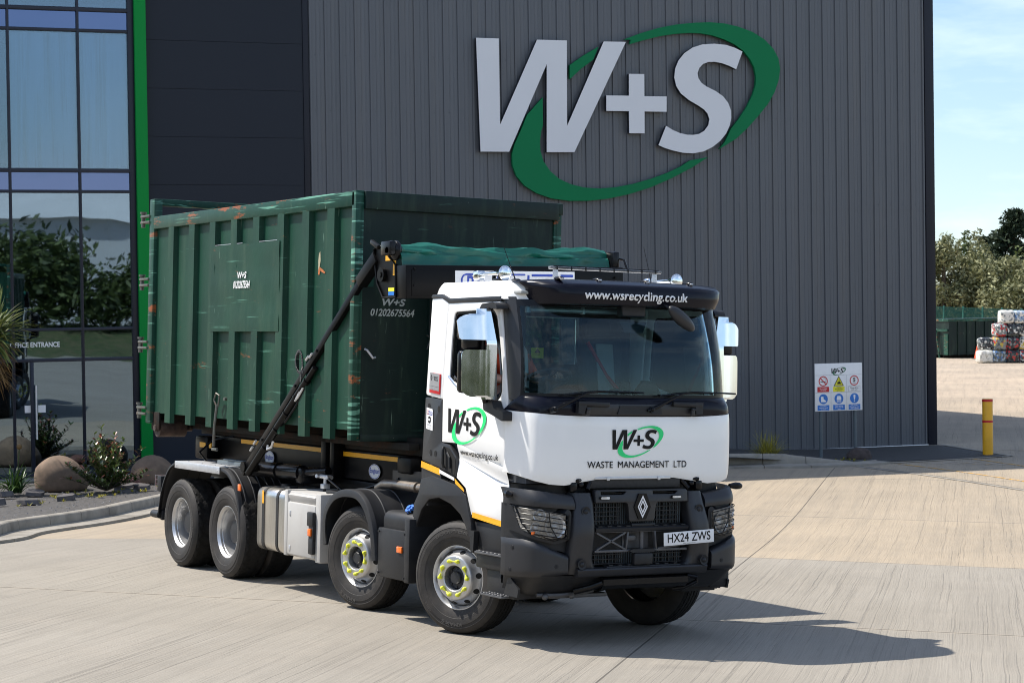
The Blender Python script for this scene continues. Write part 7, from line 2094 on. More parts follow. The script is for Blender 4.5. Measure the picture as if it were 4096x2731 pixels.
# lettering plate welded over the ribs on the near side
mb = MB()
rows = []
for i in range(13):
    x = lerp(-5.865, -3.985, i / 12)
    rows.append([(x, -HW - .056 - .005 * math.sin(i * 1.3 + j * .7) - .004 * math.sin(j * 1.9), lerp(2.785, 3.765, j / 8)) for j in range(9)])
mb.slab(rows, (0, .004, 0)); kb_(mb, 'name_plate', 'bin_green', smooth=60)
for x in (-5.55, -4.95):
    mb = MB(); mb.bb((x - .22, -HW - .003, 2.62), (x + .22, -HW + .0, 2.66)); 
mb = MB(); mb.bb((-5.86, -HW - .05, 3.772), (-5.0, -HW - .045, 3.778)); mb.bb((-4.7, -HW - .05, 3.772), (-4.0, -HW - .045, 3.778)); kb_(mb, 'weld_bead', 'galv', smooth=None)
# front bulkhead with its rim, lower apron and side gussets
mb = MB(); mb.bb((XF - .05, -HW + .02, 1.70), (XF - .02, HW - .02, 4.1)); kb_(mb, 'front_panel', 'bin_shade', smooth=None)
mb = MB(); mb.bb((XF - .04, -HW + .04, 4.02), (XF + .035, HW + .0, ZT), .008); mb.bb((XF - .03, HW - .02, 4.08), (XF + .02, HW + .06, ZT), .006); kb_(mb, 'front_rail', 'bin_shade')
mb = MB(); mb.bb((XF - .09, -HW + .05, 1.68), (XF - .01, HW - .05, 1.75), .006); kb_(mb, 'front_sill', 'bin_shade')
for y in (-.36, .36):
    mb = MB(); mb.prism([(XF - .02, 1.72), (XF + .30, 1.55), (XF + .36, 1.72), (XF + .02, 3.3), (XF - .02, 3.3)], lambda x, z: (x, y - .012, z), (0, .024, 0)); kb_(mb, 'hook_gusset', 'bin_shade', smooth=None)
mb = MB(); mb.cyl((XF + .10, -.36, 3.05), (XF + .10, .36, 3.05), .03, n=14); kb_(mb, 'hook_bar', 'bin_shade')
mb = MB(); mb.bb((XR, -HW + .02, 1.79), (XF - .05, HW - .02, 1.83)); mb.bb((XR + .02, -HW + .022, 1.84), (XF - .06, -HW + .028, 4.04)); mb.bb((XR + .02, HW - .022, 1.84), (XF - .06, HW - .028, 4.04)); kb_(mb, 'bin_floor', 'bin_inside', smooth=None)
mb = MB()
for y in (-.53, .53): mb.bb((-7.6, y - .05, 1.54), (-1.85, y + .05, 1.72), .01)
for i in range(9): mb.bb((-7.3 + .62 * i, -HW + .04, 1.70), (-7.22 + .62 * i, HW - .04, 1.79))
for i in range(7): mb.bb((-5.6 + .62 * i, -.57, 1.54), (-5.53 + .62 * i, -.52, 1.78))
mb.bb((-7.6, -.72, 1.60), (-1.9, -.60, 1.67), .005)
kb_(mb, 'skid_rail', 'bin_under')
# rear frame, open above the doors; hinges
mb = MB()
mb.bb((XR - .155, -HW + .06, 4.34), (XR - .02, HW - .06, 4.425), .01); mb.bb((XR - .14, -HW + .06, 1.66), (XR - .0, HW - .06, 1.80), .01)
kb_(mb, 'rear_frame', 'bin_rail')
mb = MB(); mb.bb((XR - .12, -HW + .06, 1.80), (XR - .07, HW - .06, 4.18)); kb_(mb, 'rear_door', 'bin_green', smooth=None)
M['hinge_steel'] = pbr('hinge_steel', (.16, .17, .155), .5, .6, .25, 12, grime=(.10, .05, .025), gs=12)
for z in (4.18, 3.40, 2.625, 1.81):
    mb = MB()
    for dz in (-.055, .02): mb.bb((-8.12, -HW - .07, z + dz), (-7.83, -HW - .01, z + dz + .030), .006)
    mb.cyl((-8.09, -HW - .04, z - .10), (-8.09, -HW - .04, z + .095), .026, n=14); mb.cyl((-8.09, -HW - .04, z + .07), (-8.09, -HW - .04, z + .095), .04, n=12)
    kb_(mb, 'door_hinge', 'hinge_steel')
M['roller_rust'] = pbr('roller_rust', (.075, .052, .045), .7, .4, .4, 12, bump=.4, bs=40, grime=(.16, .11, .085), gs=10)
for s_ in (-1, 1):
    mb = MB(); mb.cyl((-7.62, s_ * 1.15, 1.605), (-7.62, s_ * .80, 1.605), .11, n=26); mb.cyl((-7.62, s_ * 1.19, 1.605), (-7.62, s_ * .7, 1.605), .04, n=14); kb_(mb, 'ground_roller', 'roller_rust')
    mb = MB(); mb.bb((-7.75, s_ * 1.18, 1.58), (-7.50, s_ * 1.155, 1.80), .01); mb.bb((-7.70, s_ * .80, 1.58), (-7.54, s_ * .77, 1.80), .01); kb_(mb, 'roller_bracket', 'bin_under')
# latch lever with its ring below the panel
mb = MB()
mb.tube([(-5.60, -HW - .06, 1.92), (-5.66, -HW - .07, 2.0), (-5.60, -HW - .07, 2.08), (-5.53, -HW - .06, 2.06), (-5.56, -HW - .06, 1.93)], .012, 8)
mb.tube([(-5.57, -HW - .07, 1.95), (-5.59, -HW - .09, 1.70), (-5.62, -HW - .08, 1.47)], [.02, .016, .02], 8)
mb.box((-5.59, -HW - .08, 1.44), (.14, .03, .03), None, .006)
mb.cyl((-5.40, -HW - .06, 2.02), (-5.40, -HW + .02, 2.02), .02, n=10)
kb_(mb, 'latch_lever', 'hinge_steel')
mb = MB(); mb.tube([(XF - .0, -HW + .08, 2.61), (XF + .03, -HW + .09, 2.60), (XF + .05, -HW + .15, 2.52), (XF + .04, -HW + .18, 2.53)], .012, 8); kb_(mb, 'rope_hook', 'galv')
mb = MB(); mb.tube([(-1.55, -.70, 3.12), (-1.54, -.705, 3.0), (-1.55, -.70, 2.82), (-1.54, -.71, 2.74)], .005, 6); mb.tube([(-1.56, -.73, 2.76), (-1.53, -.69, 2.73), (-1.55, -.66, 2.76), (-1.54, -.70, 2.70), (-1.56, -.72, 2.62)], .008, 6); mb.build('pull_cord', 'chassis_black', T)
M['faded_white'] = pbr('faded_white', (.40, .44, .43), .6, 0, .12, 14, grime=(.06, .12, .09), gs=30, glo=.56, ghi=.66)
mb = MB()
glyph_mb(mb, 'ws', lambda x, z: (-4.965 + x, -HW - .066, 3.415 + z), width=.25, height=.075, shear=.2)
glyph_mb(mb, 'phone', lambda x, z: (-4.965 + x, -HW - .066, 3.31 + z), width=.45, height=.085, shear=.15)
kb_(mb, 'side_lettering', 'white_vinyl', smooth=None, weld=False)
mb = MB()
glyph_mb(mb, 'ws', lambda y, z: (XF - .016, -.77 + y, 3.09 + z), width=.27, height=.075, shear=.3)
glyph_mb(mb, 'phone', lambda y, z: (XF - .016, -.775 + y, 2.985 + z), width=.50, height=.075, shear=.2)
kb_(mb, 'front_lettering', 'faded_white', smooth=None, weld=False)
mb = MB(); mb.prism([(-1.13, 3.46), (-1.00, 3.46), (-1.00, 3.24), (-1.13, 3.24)], lambda y, z: (XF - .018, y, z), (.004, 0, 0)); sp_ = kb_(mb, 'badge_plate', 'bin_rail', smooth=None)
mb = MB(); mb.prism([(-1.115, 3.44), (-1.07, 3.455), (-1.02, 3.44), (-1.02, 3.34), (-1.07, 3.27), (-1.115, 3.34)], lambda y, z: (XF - .013, y, z), (.002, 0, 0)); o = mb.build('shield_badge', 'white_vinyl', K, smooth=None)
o.data.transform(Matrix.Translation((4.9, 0, -1.5)))
mb = MB(); text_mb(mb, 'TSL', lambda y, z: (XF - .0085, -1.068 + y, 3.37 + z), width=.075, height=.035); o = mb.build('shield_lettering', 'red_vinyl', K, smooth=None, weld=False); o.data.transform(Matrix.Translation((4.9, 0, -1.5)))
M['bare_rust'] = pbr('bare_rust', (.42, .13, .035), .8, 0, .3, 30)
M['bare_primer'] = pbr('bare_primer', (.36, .33, .22), .8, 0, .15, 30)
mb = MB()
# paint torn off between two ribs
flat(mb, [(-3.12, 3.60), (-3.09, 3.62), (-3.08, 3.52), (-3.10, 3.46), (-3.07, 3.43), (-3.09, 3.40), (-3.13, 3.41), (-3.135, 3.52)], lambda x, z: (x, -HW - .004, z)); mb.mi = 1
flat(mb, [(-3.10, 3.46), (-3.02, 3.43), (-2.96, 3.40), (-2.98, 3.385), (-3.06, 3.41), (-3.08, 3.42), (-3.10, 3.375), (-3.13, 3.38), (-3.125, 3.43)], lambda x, z: (x, -HW - .0055, z))
kb_(mb, 'paint_chip', ['bare_primer', 'bare_rust'], smooth=None, weld=False)
# ================================================================== GARDEN BY THE GLAZING
M['boulder'] = pbr('boulder', (.185, .128, .088), .9, 0, .25, 6, bump=.35, bs=70, grime=(.10, .074, .052), gs=3.5, glo=.48, ghi=.75)
M['red_rock'] = pbr('red_rock', (.12, .055, .045), .95, 0, .3, 9, bump=.9, bs=40)
M['slate'] = pbr('slate', (.075, .07, .072), .8, 0, .3, 5, bump=.3, bs=30, grime=(.13, .11, .10), gs=6)
M['dark_rock'] = pbr('dark_rock', (.06, .045, .04), .95, 0, .3, 9, bump=.9, bs=40)
def rock(name, s, y, r, mat, label, rough=.12, seed=1, flatb=.35, dz=.0, lean=0.0, cat='boulder'):
    p = gs(s, y, dz)
    mb = MB()
    def fn(d):
        n = 1 + rough * fbm((d.x * 1.2 + seed * 7, d.y * 1.2, d.z * 1.2), 4) + rough * .25 * fbm((d.x * 5 + seed, d.y * 5, d.z * 5), 3)
        q = d * n
        q.x += lean * max(0, q.z) * -.5
        if q.z < -flatb: q.z = -flatb + (q.z + flatb) * .2
        return Vector((q.x, q.y, q.z + flatb))
    mb.ball((0, 0, 0), r, 36, 24, fn)
    o = mb.build(name, mat, smooth=60)
    o.matrix_world = Matrix.Translation(p - Vector((0, 0, .02))) @ BMAT.to_3x3().to_4x4()
    return tag(o, label, cat)
rock('boulder', -2.27, -3.30, (.50, .44, .46), 'boulder', 'big smooth brown boulder in the bed, left of the glossy shrub', .10, 1, .38, .08, .35)
rock('boulder', -.42, -2.6, (.42, .38, .40), 'boulder', 'round brown boulder at the foot of the green fin, behind the rear mudguard', .08, 4, .38, .06)
rock('boulder', -.98, -3.1, (.25, .20, .15), 'red_rock', 'low reddish rough rock lying between shrub and round boulder', .3, 9, .4, .06, cat='rock')
rock('boulder', 14.95, -3.2, (.28, .24, .19), 'dark_rock', 'dark rough rock beside the right post of the safety sign', .28, 12, .45, .0, cat='rock')
random.seed(11)
SL = [(-3.46, -4.67, .26, .13, 'pale grey slate slab below the strap-leaved plant'), (-2.92, -4.4, .36, .08, 'flat slate slab just left of the big smooth boulder'), (-2.56, -5.85, .33, .12, 'dark tilted slate block close to the kerb, in front of the big boulder'),
      (-3.26, -6.36, .42, .10, 'long brownish slate slab near the kerb at the left of the bed'), (-1.17, -3.85, .40, .08, 'grey slate slab right of the shrub, in front of the reddish rock'), (-.94, -4.32, .30, .10, 'pale slate slab by the kerb in front of the round boulder'), (-1.32, -4.71, .36, .06, 'thin dark slate sliver by the kerb right of the shrub'), (-3.75, -6.25, .22, .15, 'dark slate stub at the left edge of the bed')]
for i, (s, y, w_, h_, lab) in enumerate(SL):
    n = 7
    poly = []
    for k in range(n):
        a = 2 * math.pi * k / n + random.uniform(-.25, .25)
        poly.append((w_ * .6 * math.cos(a) * random.uniform(.8, 1.1), w_ * .42 * math.sin(a) * random.uniform(.8, 1.1)))
    mb = MB()
    mb.prism(poly, lambda a, b: (a, b, 0), (random.uniform(-.02, .02), random.uniform(0, .04), h_ * .75))
    o = mb.build('slate_stone', 'slate', smooth=None)
    o.matrix_world = Matrix.Translation(gs(s, y, .085)) @ BMAT.to_3x3().to_4x4() @ Matrix.Rotation(random.uniform(-.2, .2), 4, 'X') @ Matrix.Rotation(random.uniform(-.12, .12), 4, 'Y')
    tag(o, lab, 'stone', 'slate stones in the planting bed')

def leaf_mat(name, col, col2, rough=.4, trans=.25, spec=.5, scale=3.0):
    m, t, p = new_mat(name)
    N, L = t.nodes, t.links
    tc = N.new('ShaderNodeTexCoord'); n = N.new('ShaderNodeTexNoise'); n.inputs['Scale'].default_value = scale; n.inputs['Detail'].default_value = 3
    L.new(tc.outputs['Object'], n.inputs['Vector'])
    gi = N.new('ShaderNodeNewGeometry')
    mr = N.new('ShaderNodeMath'); mr.operation = 'ADD'; mr.inputs[1].default_value = -.5
    L.new(gi.outputs['Random Per Island'], mr.inputs[0])
    m2 = N.new('ShaderNodeMath'); m2.operation = 'MULTIPLY_ADD'; m2.inputs[1].default_value = .75
    L.new(mr.outputs[0], m2.inputs[0]); L.new(n.outputs['Fac'], m2.inputs[2])
    r = N.new('ShaderNodeValToRGB')
    r.color_ramp.elements[0].position = .2; r.color_ramp.elements[1].position = .8
    r.color_ramp.elements[0].color = (*col, 1); r.color_ramp.elements[1].color = (*col2, 1)
    L.new(m2.outputs[0], r.inputs['Fac']); L.new(r.outputs[0], p.inputs['Base Color'])
    p.inputs['Roughness'].default_value = rough
    p.inputs['Specular IOR Level'].default_value = spec
    out = t.nodes['Material Output']
    tl = N.new('ShaderNodeBsdfTranslucent'); L.new(r.outputs[0], tl.inputs[0])
    mi = N.new('ShaderNodeMixShader'); mi.inputs[0].default_value = trans
    L.new(p.outputs[0], mi.inputs[1]); L.new(tl.outputs[0], mi.inputs[2]); L.new(mi.outputs[0], out.inputs['Surface'])
    return m
M['bark'] = pbr('bark', (.10, .075, .055), .95, 0, .3, 14, bump=.6, bs=30)
M['shrub_leaf'] = leaf_mat('shrub_leaf', (.04, .075, .018), (.13, .17, .05), .24, .18, .8)
M['shrub_red'] = leaf_mat('shrub_red', (.22, .05, .03), (.34, .13, .08), .28, .2, .7)
M['strap_leaf'] = leaf_mat('strap_leaf', (.02, .055, .012), (.06, .11, .025), .35, .2)
M['cordy_leaf'] = leaf_mat('cordy_leaf', (.07, .10, .02), (.19, .22, .06), .38, .25)
M['dead_leaf'] = leaf_mat('dead_leaf', (.17, .10, .035), (.30, .19, .075), .8, .2)
M['grass_leaf'] = leaf_mat('grass_leaf', (.17, .17, .02), (.42, .36, .05), .5, .3)

def leaf(mb, base, d, ln, wd, up=Vector((0, 0, 1)), fold=.25, curl=.15):
    d = d.normalized()
    sd = d.cross(up)
    sd = sd.normalized() if sd.length > 1e-3 else Vector((1, 0, 0))
    nn = sd.cross(d)
    p = lambda t, w_: base + d * (ln * t) + sd * (wd * w_) - nn * (curl * ln * t * t) + nn * (abs(w_) * wd * fold)
    mb.add([p(0, 0), p(.35, -.5), p(.35, .5), p(.4, 0), p(.75, -.36), p(.75, .36), p(1, 0)], [(0, 3, 1), (0, 2, 3), (1, 3, 4), (2, 5, 3), (3, 6, 4), (3, 5, 6)])
def strap(mb, base, az, el, ln, wd, droop, n=7):
    """long blade that arches over"""
    d = Vector((math.cos(az) * math.cos(el), math.sin(az) * math.cos(el), math.sin(el)))
    sd = Vector((-math.sin(az), math.cos(az), 0))
    p = base.copy(); rows = []
    for i in range(n + 1):
        t = i / n
        w_ = wd * (1 - t ** 3) * (.6 + .4 * min(1, t * 4)) / 2
        rows.append([p - sd * w_, p + Vector((0, 0, -w_ * .4)), p + sd * w_])
        p = p + d * (ln / n)
        d = (d + Vector((0, 0, -droop / n))).normalized()
    mb.grid(rows)

random.seed(21)
sh = tag(empty('shrub', gs(-1.62, -4.45, .10)), 'bushy glossy-leaved shrub with reddish tips in front of the glazing', 'shrub')
mbs, mbl, mbr = MB(), MB(), MB()
tips = []
for k in range(64):
    az, el = random.uniform(0, 6.28), random.uniform(.15, 1.45)
    L_ = random.uniform(.55, 1.22) * (.62 + .38 * math.sin(el))
    d = Vector((math.cos(az) * math.cos(el), math.sin(az) * math.cos(el), math.sin(el)))
    pts = [Vector((0, 0, 0))]
    for i in range(5):
        d = (d + Vector((random.uniform(-.18, .18), random.uniform(-.18, .18), random.uniform(-.05, .16)))).normalized()
        pts.append(pts[-1] + d * L_ / 5)
    mbs.tube(pts, [.011, .009, .007, .006, .004, .003], 5)
    for i in range(2, 6):
        for j in range(8 if i > 2 else 5):
            a = random.uniform(0, 6.28)
            b = pts[i - 1].lerp(pts[i], random.random())
            dd = Vector((math.cos(a), math.sin(a), random.uniform(.0, .9))) + d * .5
            tgt = mbr if (i == 5 and random.random() < .22) else mbl
            leaf(tgt, b, dd, random.uniform(.085, .14), random.uniform(.036, .056))
mbs.build('stem', 'bark', sh); mbl.build('foliage', 'shrub_leaf', sh, smooth=180, weld=False); mbr.build('young_foliage', 'shrub_red', sh, smooth=180, weld=False)

ag = tag(empty('strap_plant', gs(-3.2, -3.9, .08)), 'clump of dark green strap leaves at the left edge of the bed', 'plant')
mb = MB()
for k in range(70):
    strap(mb, Vector((random.uniform(-.1, .1), random.uniform(-.1, .1), 0)), random.uniform(0, 6.28), random.uniform(.7, 1.45), random.uniform(.5, .8), .035, random.uniform(1.3, 2.4))
mb.build('foliage', 'strap_leaf', ag, smooth=180, weld=False)
mb = MB(); mb.cyl((.06, 0, 0), (.10, .02, .82), .010, .007); mb.build('stem', 'strap_leaf', ag)
mb = MB(); mb.ball((.10, .02, .86), .05, 10, 8, lambda d: d * (1 + .3 * fbm((d.x * 4, d.y * 4, d.z * 4)))); mb.build('seed_head', 'dead_leaf', ag)

co = tag(empty('cabbage_palm', gs(-3.62, -3.5, .05)), 'spiky cabbage palm with brown dead leaves below its green head', 'palm')
mb = MB(); mb.tube([(0, 0, -.1), (.02, .01, 1.2), (0, 0, 2.3), (.03, .02, 2.95)], [.14, .11, .10, .09], 12); mb.build('trunk', 'bark', co)
mb = MB()
for k in range(190):
    strap(mb, Vector((.03 + random.uniform(-.05, .05), .02 + random.uniform(-.05, .05), 2.85 + random.uniform(-.1, .3))), random.uniform(0, 6.28), random.uniform(-.35, 1.5), random.uniform(.55, .95), .048, random.uniform(.2, .9))
mb.build('crown', 'cordy_leaf', co, smooth=180, weld=False)
mb = MB()
for k in range(230):
    strap(mb, Vector((random.uniform(-.08, .08), random.uniform(-.08, .08), random.uniform(2.15, 2.85))), random.uniform(0, 6.28), random.uniform(-.9, .25), random.uniform(.35, .72), .026, random.uniform(.6, 1.8))
mb.build('dead_fronds', 'dead_leaf', co, smooth=180, weld=False)

tu = tag(empty('grass_tuft', gs(12.42, -3.75, .15)), 'yellow-green grass tuft growing behind the kerb by the warehouse', 'plant')
mb = MB()
for k in range(320):
    strap(mb, Vector((random.uniform(-.14, .14), random.uniform(-.14, .14), -.03)), random.uniform(0, 6.28), random.uniform(.55, 1.5), random.uniform(.38, .72), .010, random.uniform(.5, 1.9), 5)
mb.build('foliage', 'grass_leaf', tu, smooth=180, weld=False)
# small weeds among the stones: uncountable
mb = MB()
for k in range(46):
    s, y = random.choice([(-1.3, -4.9), (-1.9, -5.6), (-2.5, -5.5), (-3.3, -6.9), (-2.9, -6.4), (-2.2, -4.9), (-.7, -4.1), (14.6, -3.9), (14.3, -3.6)])
    c = gs(s + random.uniform(-.3, .3), y + random.uniform(-.25, .25), .10 if s < 5 else .02)
    for j in range(9):
        leaf(mb, c, Vector((random.uniform(-1, 1), random.uniform(-1, 1), random.uniform(.2, 1.2))), random.uniform(.04, .09), .02)
tag(mb.build('weeds', 'grass_leaf', smooth=180, weld=False), kind='stuff')
# ================================================================== FAR YARD
def far_pt(s, y):   # site coordinates far behind the corner
    return gs(s, y, 0)
# view ray helpers are not used here: everything stands at its own site position
def simple_bin(s, y, yaw, L, W, Hh, label, mat='bin_green'):
    o = tag(empty('container', mat=Matrix.Translation(gs(s, y)) @ BMAT.to_3x3().to_4x4() @ Matrix.Rotation(yaw, 4, 'Z')), label, 'container')
    mb = MB(); mb.bb((0, 0, .20), (L, W, Hh)); mb.build('body', 'bin_shade', o, smooth=None)  # darker green paints the shade on the unlit sides and ribs
    mb = MB()
    mb.bb((-.06, -.06, Hh - .16), (L + .06, 0, Hh)); mb.bb((-.06, W, Hh - .16), (L + .06, W + .06, Hh)); mb.bb((-.06, 0, Hh - .16), (0, W, Hh)); mb.bb((L, 0, Hh - .16), (L + .06, W, Hh))
    mb.build('top_rail', 'bin_rail', o, smooth=None)
    n = int(L / .62)
    for i in range(n + 1):
        for yy in (-.06, W):
            mb = MB(); x = lerp(.06, L - .06, i / n); mb.bb((x - .07, yy, .18), (x + .07, yy + .06, Hh - .16)); mb.build('rib', 'bin_shade', o, smooth=None)
    for yy in (.22, W - .22):
        mb = MB(); mb.bb((-.07, yy - .22, .2), (-.0, yy + .22, Hh * .62)); mb.build('end_panel', 'bin_rail', o, smooth=None)
    mb = MB()
    mb.prism([(W / 2 - .42, .0), (W / 2 - .34, 0), (W / 2, Hh * .66), (W / 2 + .34, 0), (W / 2 + .42, 0), (W / 2 + .06, Hh * .72), (W / 2 - .06, Hh * .72)], lambda a, b: (-.10, a, b), (-.06, 0, 0))
    mb.bb((-.12, 0, Hh * .68), (-.02, W, Hh * .74))
    mb.build('hook_frame', 'bin_rail', o, smooth=None)
    mb = MB(); mb.bb((.1, W / 2 - .5, 0), (L - .1, W / 2 - .4, .2)); mb.bb((.1, W / 2 + .4, 0), (L - .1, W / 2 + .5, .2)); mb.build('skid_rail', 'bin_under', o, smooth=None)
    return o

simple_bin(61.5, 67.4, R_(1), 6.0, 2.4, 2.42, 'dark green ribbed container standing far off in the yard, half behind the bales')
RV = Vector((.938, -.346, 0))
def bale(xc, row, w_, h_, cols, label, seed, z0=None, dd=0.0):
    """crushed, wire-tied bale; xc measured along the pile"""
    q = Vector((58.42, 57.41, 0)) + RV * (xc - 1330) * .0029 + Vector((.526, .852, 0)) * dd
    p = gs(q.x, q.y, z0 if z0 is not None else row * .74)
    m, t, pr = new_mat('bale_plastic')
    N, L = t.nodes, t.links
    tc = N.new('ShaderNodeTexCoord'); v = N.new('ShaderNodeTexVoronoi'); v.inputs['Scale'].default_value = 9; v.inputs['Randomness'].default_value = 1
    L.new(tc.outputs['Object'], v.inputs['Vector'])
    r = N.new('ShaderNodeValToRGB'); r.color_ramp.interpolation = 'CONSTANT'
    while len(r.color_ramp.elements) < len(cols): r.color_ramp.elements.new(.5)
    for i, c in enumerate(cols):
        r.color_ramp.elements[i].position = i / len(cols); r.color_ramp.elements[i].color = (*c, 1)
    sp = N.new('ShaderNodeSeparateColor'); L.new(v.outputs['Color'], sp.inputs[0]); L.new(sp.outputs[0], r.inputs['Fac'])
    L.new(r.outputs[0], pr.inputs['Base Color']); pr.inputs['Roughness'].default_value = .35
    mb = MB()
    n = 9
    def f(p3):
        d = Vector(p3)
        k = 1 + .13 * fbm((d.x * 2.2 + seed * 5, d.y * 2.2, d.z * 2.2), 4) + .10 * fbm((d.x * 6 + seed, d.y * 6, d.z * 6), 3)
        return Vector((d.x * k * w_, d.y * k * .9, (d.z * k) * h_ + h_ / 2))
    for ax in range(3):
        for sg in (-1, 1):
            rows = []
            for i in range(n + 1):
                row = []
                for j in range(n + 1):
                    c = [0, 0, 0]; c[ax] = sg * .5; c[(ax + 1) % 3] = i / n - .5; c[(ax + 2) % 3] = (j / n - .5) * sg
                    v3 = Vector(c)
                    rr = max(abs(x) for x in v3) / max(1e-6, (abs(v3.x) ** 5 + abs(v3.y) ** 5 + abs(v3.z) ** 5) ** .2)
                    row.append(f(v3 * rr))
                rows.append(row)
            mb.grid(rows)
    o = mb.build('bale', m, smooth=20)
    o.matrix_world = Matrix.Translation(p) @ BMAT.to_3x3().to_4x4() @ Matrix.Rotation(R_(-20 + seed * 7 % 12), 4, 'Z')
    o['label'] = label; o['category'] = 'bale'; o['group'] = 'bales of crushed plastic in the far yard'
WH, GY, BK, BL, RD, YL = (.72, .70, .64), (.20, .22, .22), (.02, .02, .024), (.08, .17, .36), (.45, .03, .03), (.5, .38, .06)
DG = (.07, .09, .09); LB = (.34, .42, .5)
bale(1080, 0, .86, .74, [WH, (.6, .58, .5), WH, (.42, .42, .38), WH], 'white bale on the ground at the left foot of the bale pile', 1)
bale(1085, 1, .78, .70, [BK, WH, DG, BK, GY, BK], 'dark bale with white patches, on top of the white ground bale', 2, dd=.3)
bale(1335, 0, .84, .74, [DG, GY, BL, DG, LB], 'grey-blue bale on the ground, second from the left of the pile', 3)
bale(1355, 1, .76, .74, [GY, GY, DG, YL, RD, GY], 'grey bale with red and yellow flecks in the second layer', 4)
bale(1355, 2, .70, .76, [GY, RD, WH, DG, GY], 'grey and red bale in the third layer at the left edge', 5)
bale(1595, 0, .80, .74, [BK, DG, BK, RD, GY, BK], 'black bale with a red fleck on the ground, third from the left', 6)
bale(1600, 1, .76, .76, [BK, BK, GY, BK, RD], 'black bale in the second layer, right of the grey flecked one', 7)
bale(1605, 2, .86, .76, [BK, DG, BK, WH, BK], 'black bale in the third layer under the blue-white one', 8)
bale(1480, 3, .80, .76, [WH, WH, (.6, .6, .55), WH, GY], 'white bale on the very top of the pile', 9)
bale(1735, 3, .80, .74, [LB, WH, LB, BL, GY], 'pale blue bale on the very top, at the right', 10)
bale(1850, 0, .80, .74, [DG, BK, RD, BL, WH], 'mixed dark bale on the ground at the right edge of the photo', 11)
bale(1850, 1, .80, .76, [WH, YL, DG, (.5, .5, .45)], 'bale with pale and yellow patches at the right edge, second layer', 12)
bale(1860, 2, .80, .76, [BK, WH, BK, GY], 'black and white bale at the right edge, third layer', 13)
M['cone_orange'] = pbr('cone_orange', (.75, .09, .02), .5, 0, .06, 10)
cn = tag(empty('traffic_cone', gs(62.3, 65.5)), 'orange traffic cone between the far container and the bales', 'cone')
mb = MB(); mb.lathe([(.19, .03), (.04, .78), (.0, .79)], n=20, axis='z'); mb.build('cone_body', 'cone_orange', cn)
MB().box((0, 0, .02), (.42, .42, .04), None, .01).build('base', 'black_plastic', cn)
# mesh fence beyond
def far2(px, D):
    t = (px - 3740) / 350
    a = Vector((83.31, 104.3)).lerp(Vector((90.02, 101.83)), t)
    k = (D - 170) / 20.0
    return a.x + 10.6 * k, a.y + 17.2 * k
M['fence_green'] = pbr('fence_green', (.012, .10, .075), .6, 0, .1, 3)
mf = glass_mat('fence_mesh', (.50, .60, .55), 0, .6); M['fence_mesh'] = mf
s0, y0 = far2(3700, 150); s1, y1 = far2(4180, 150)
fo = tag(empty('mesh_fence', gs(s0, y0)), 'tall green mesh fence between the far container and the trees', 'fence')
fp0 = gs(s0, y0)
for k in range(8):
    q = gs(lerp(s0, s1, k / 7), lerp(y0, y1, k / 7)) - fp0
    mb = MB(); mb.box(q + Vector((0, 0, 1.65)), (.10, .10, 3.4)); mb.build('post', 'fence_green', fo)
mb = MB()
for k in range(7):
    a = gs(lerp(s0, s1, k / 7), lerp(y0, y1, k / 7)) - fp0; b = gs(lerp(s0, s1, (k + 1) / 7), lerp(y0, y1, (k + 1) / 7)) - fp0
    for z in (.1, 1.2, 2.3, 3.25): mb.tube([a + Vector((0, 0, z)), b + Vector((0, 0, z))], .02, 4)
    n = 30
    for i in range(n):
        p = a.lerp(b, i / n); mb.add([p + Vector((0, 0, .1)), p + Vector((.02, .02, .1)), p + Vector((.02, .02, 3.25)), p + Vector((0, 0, 3.25))], [(0, 1, 2, 3)])
mb.build('mesh_panel', 'fence_green', fo, smooth=None, weld=False)

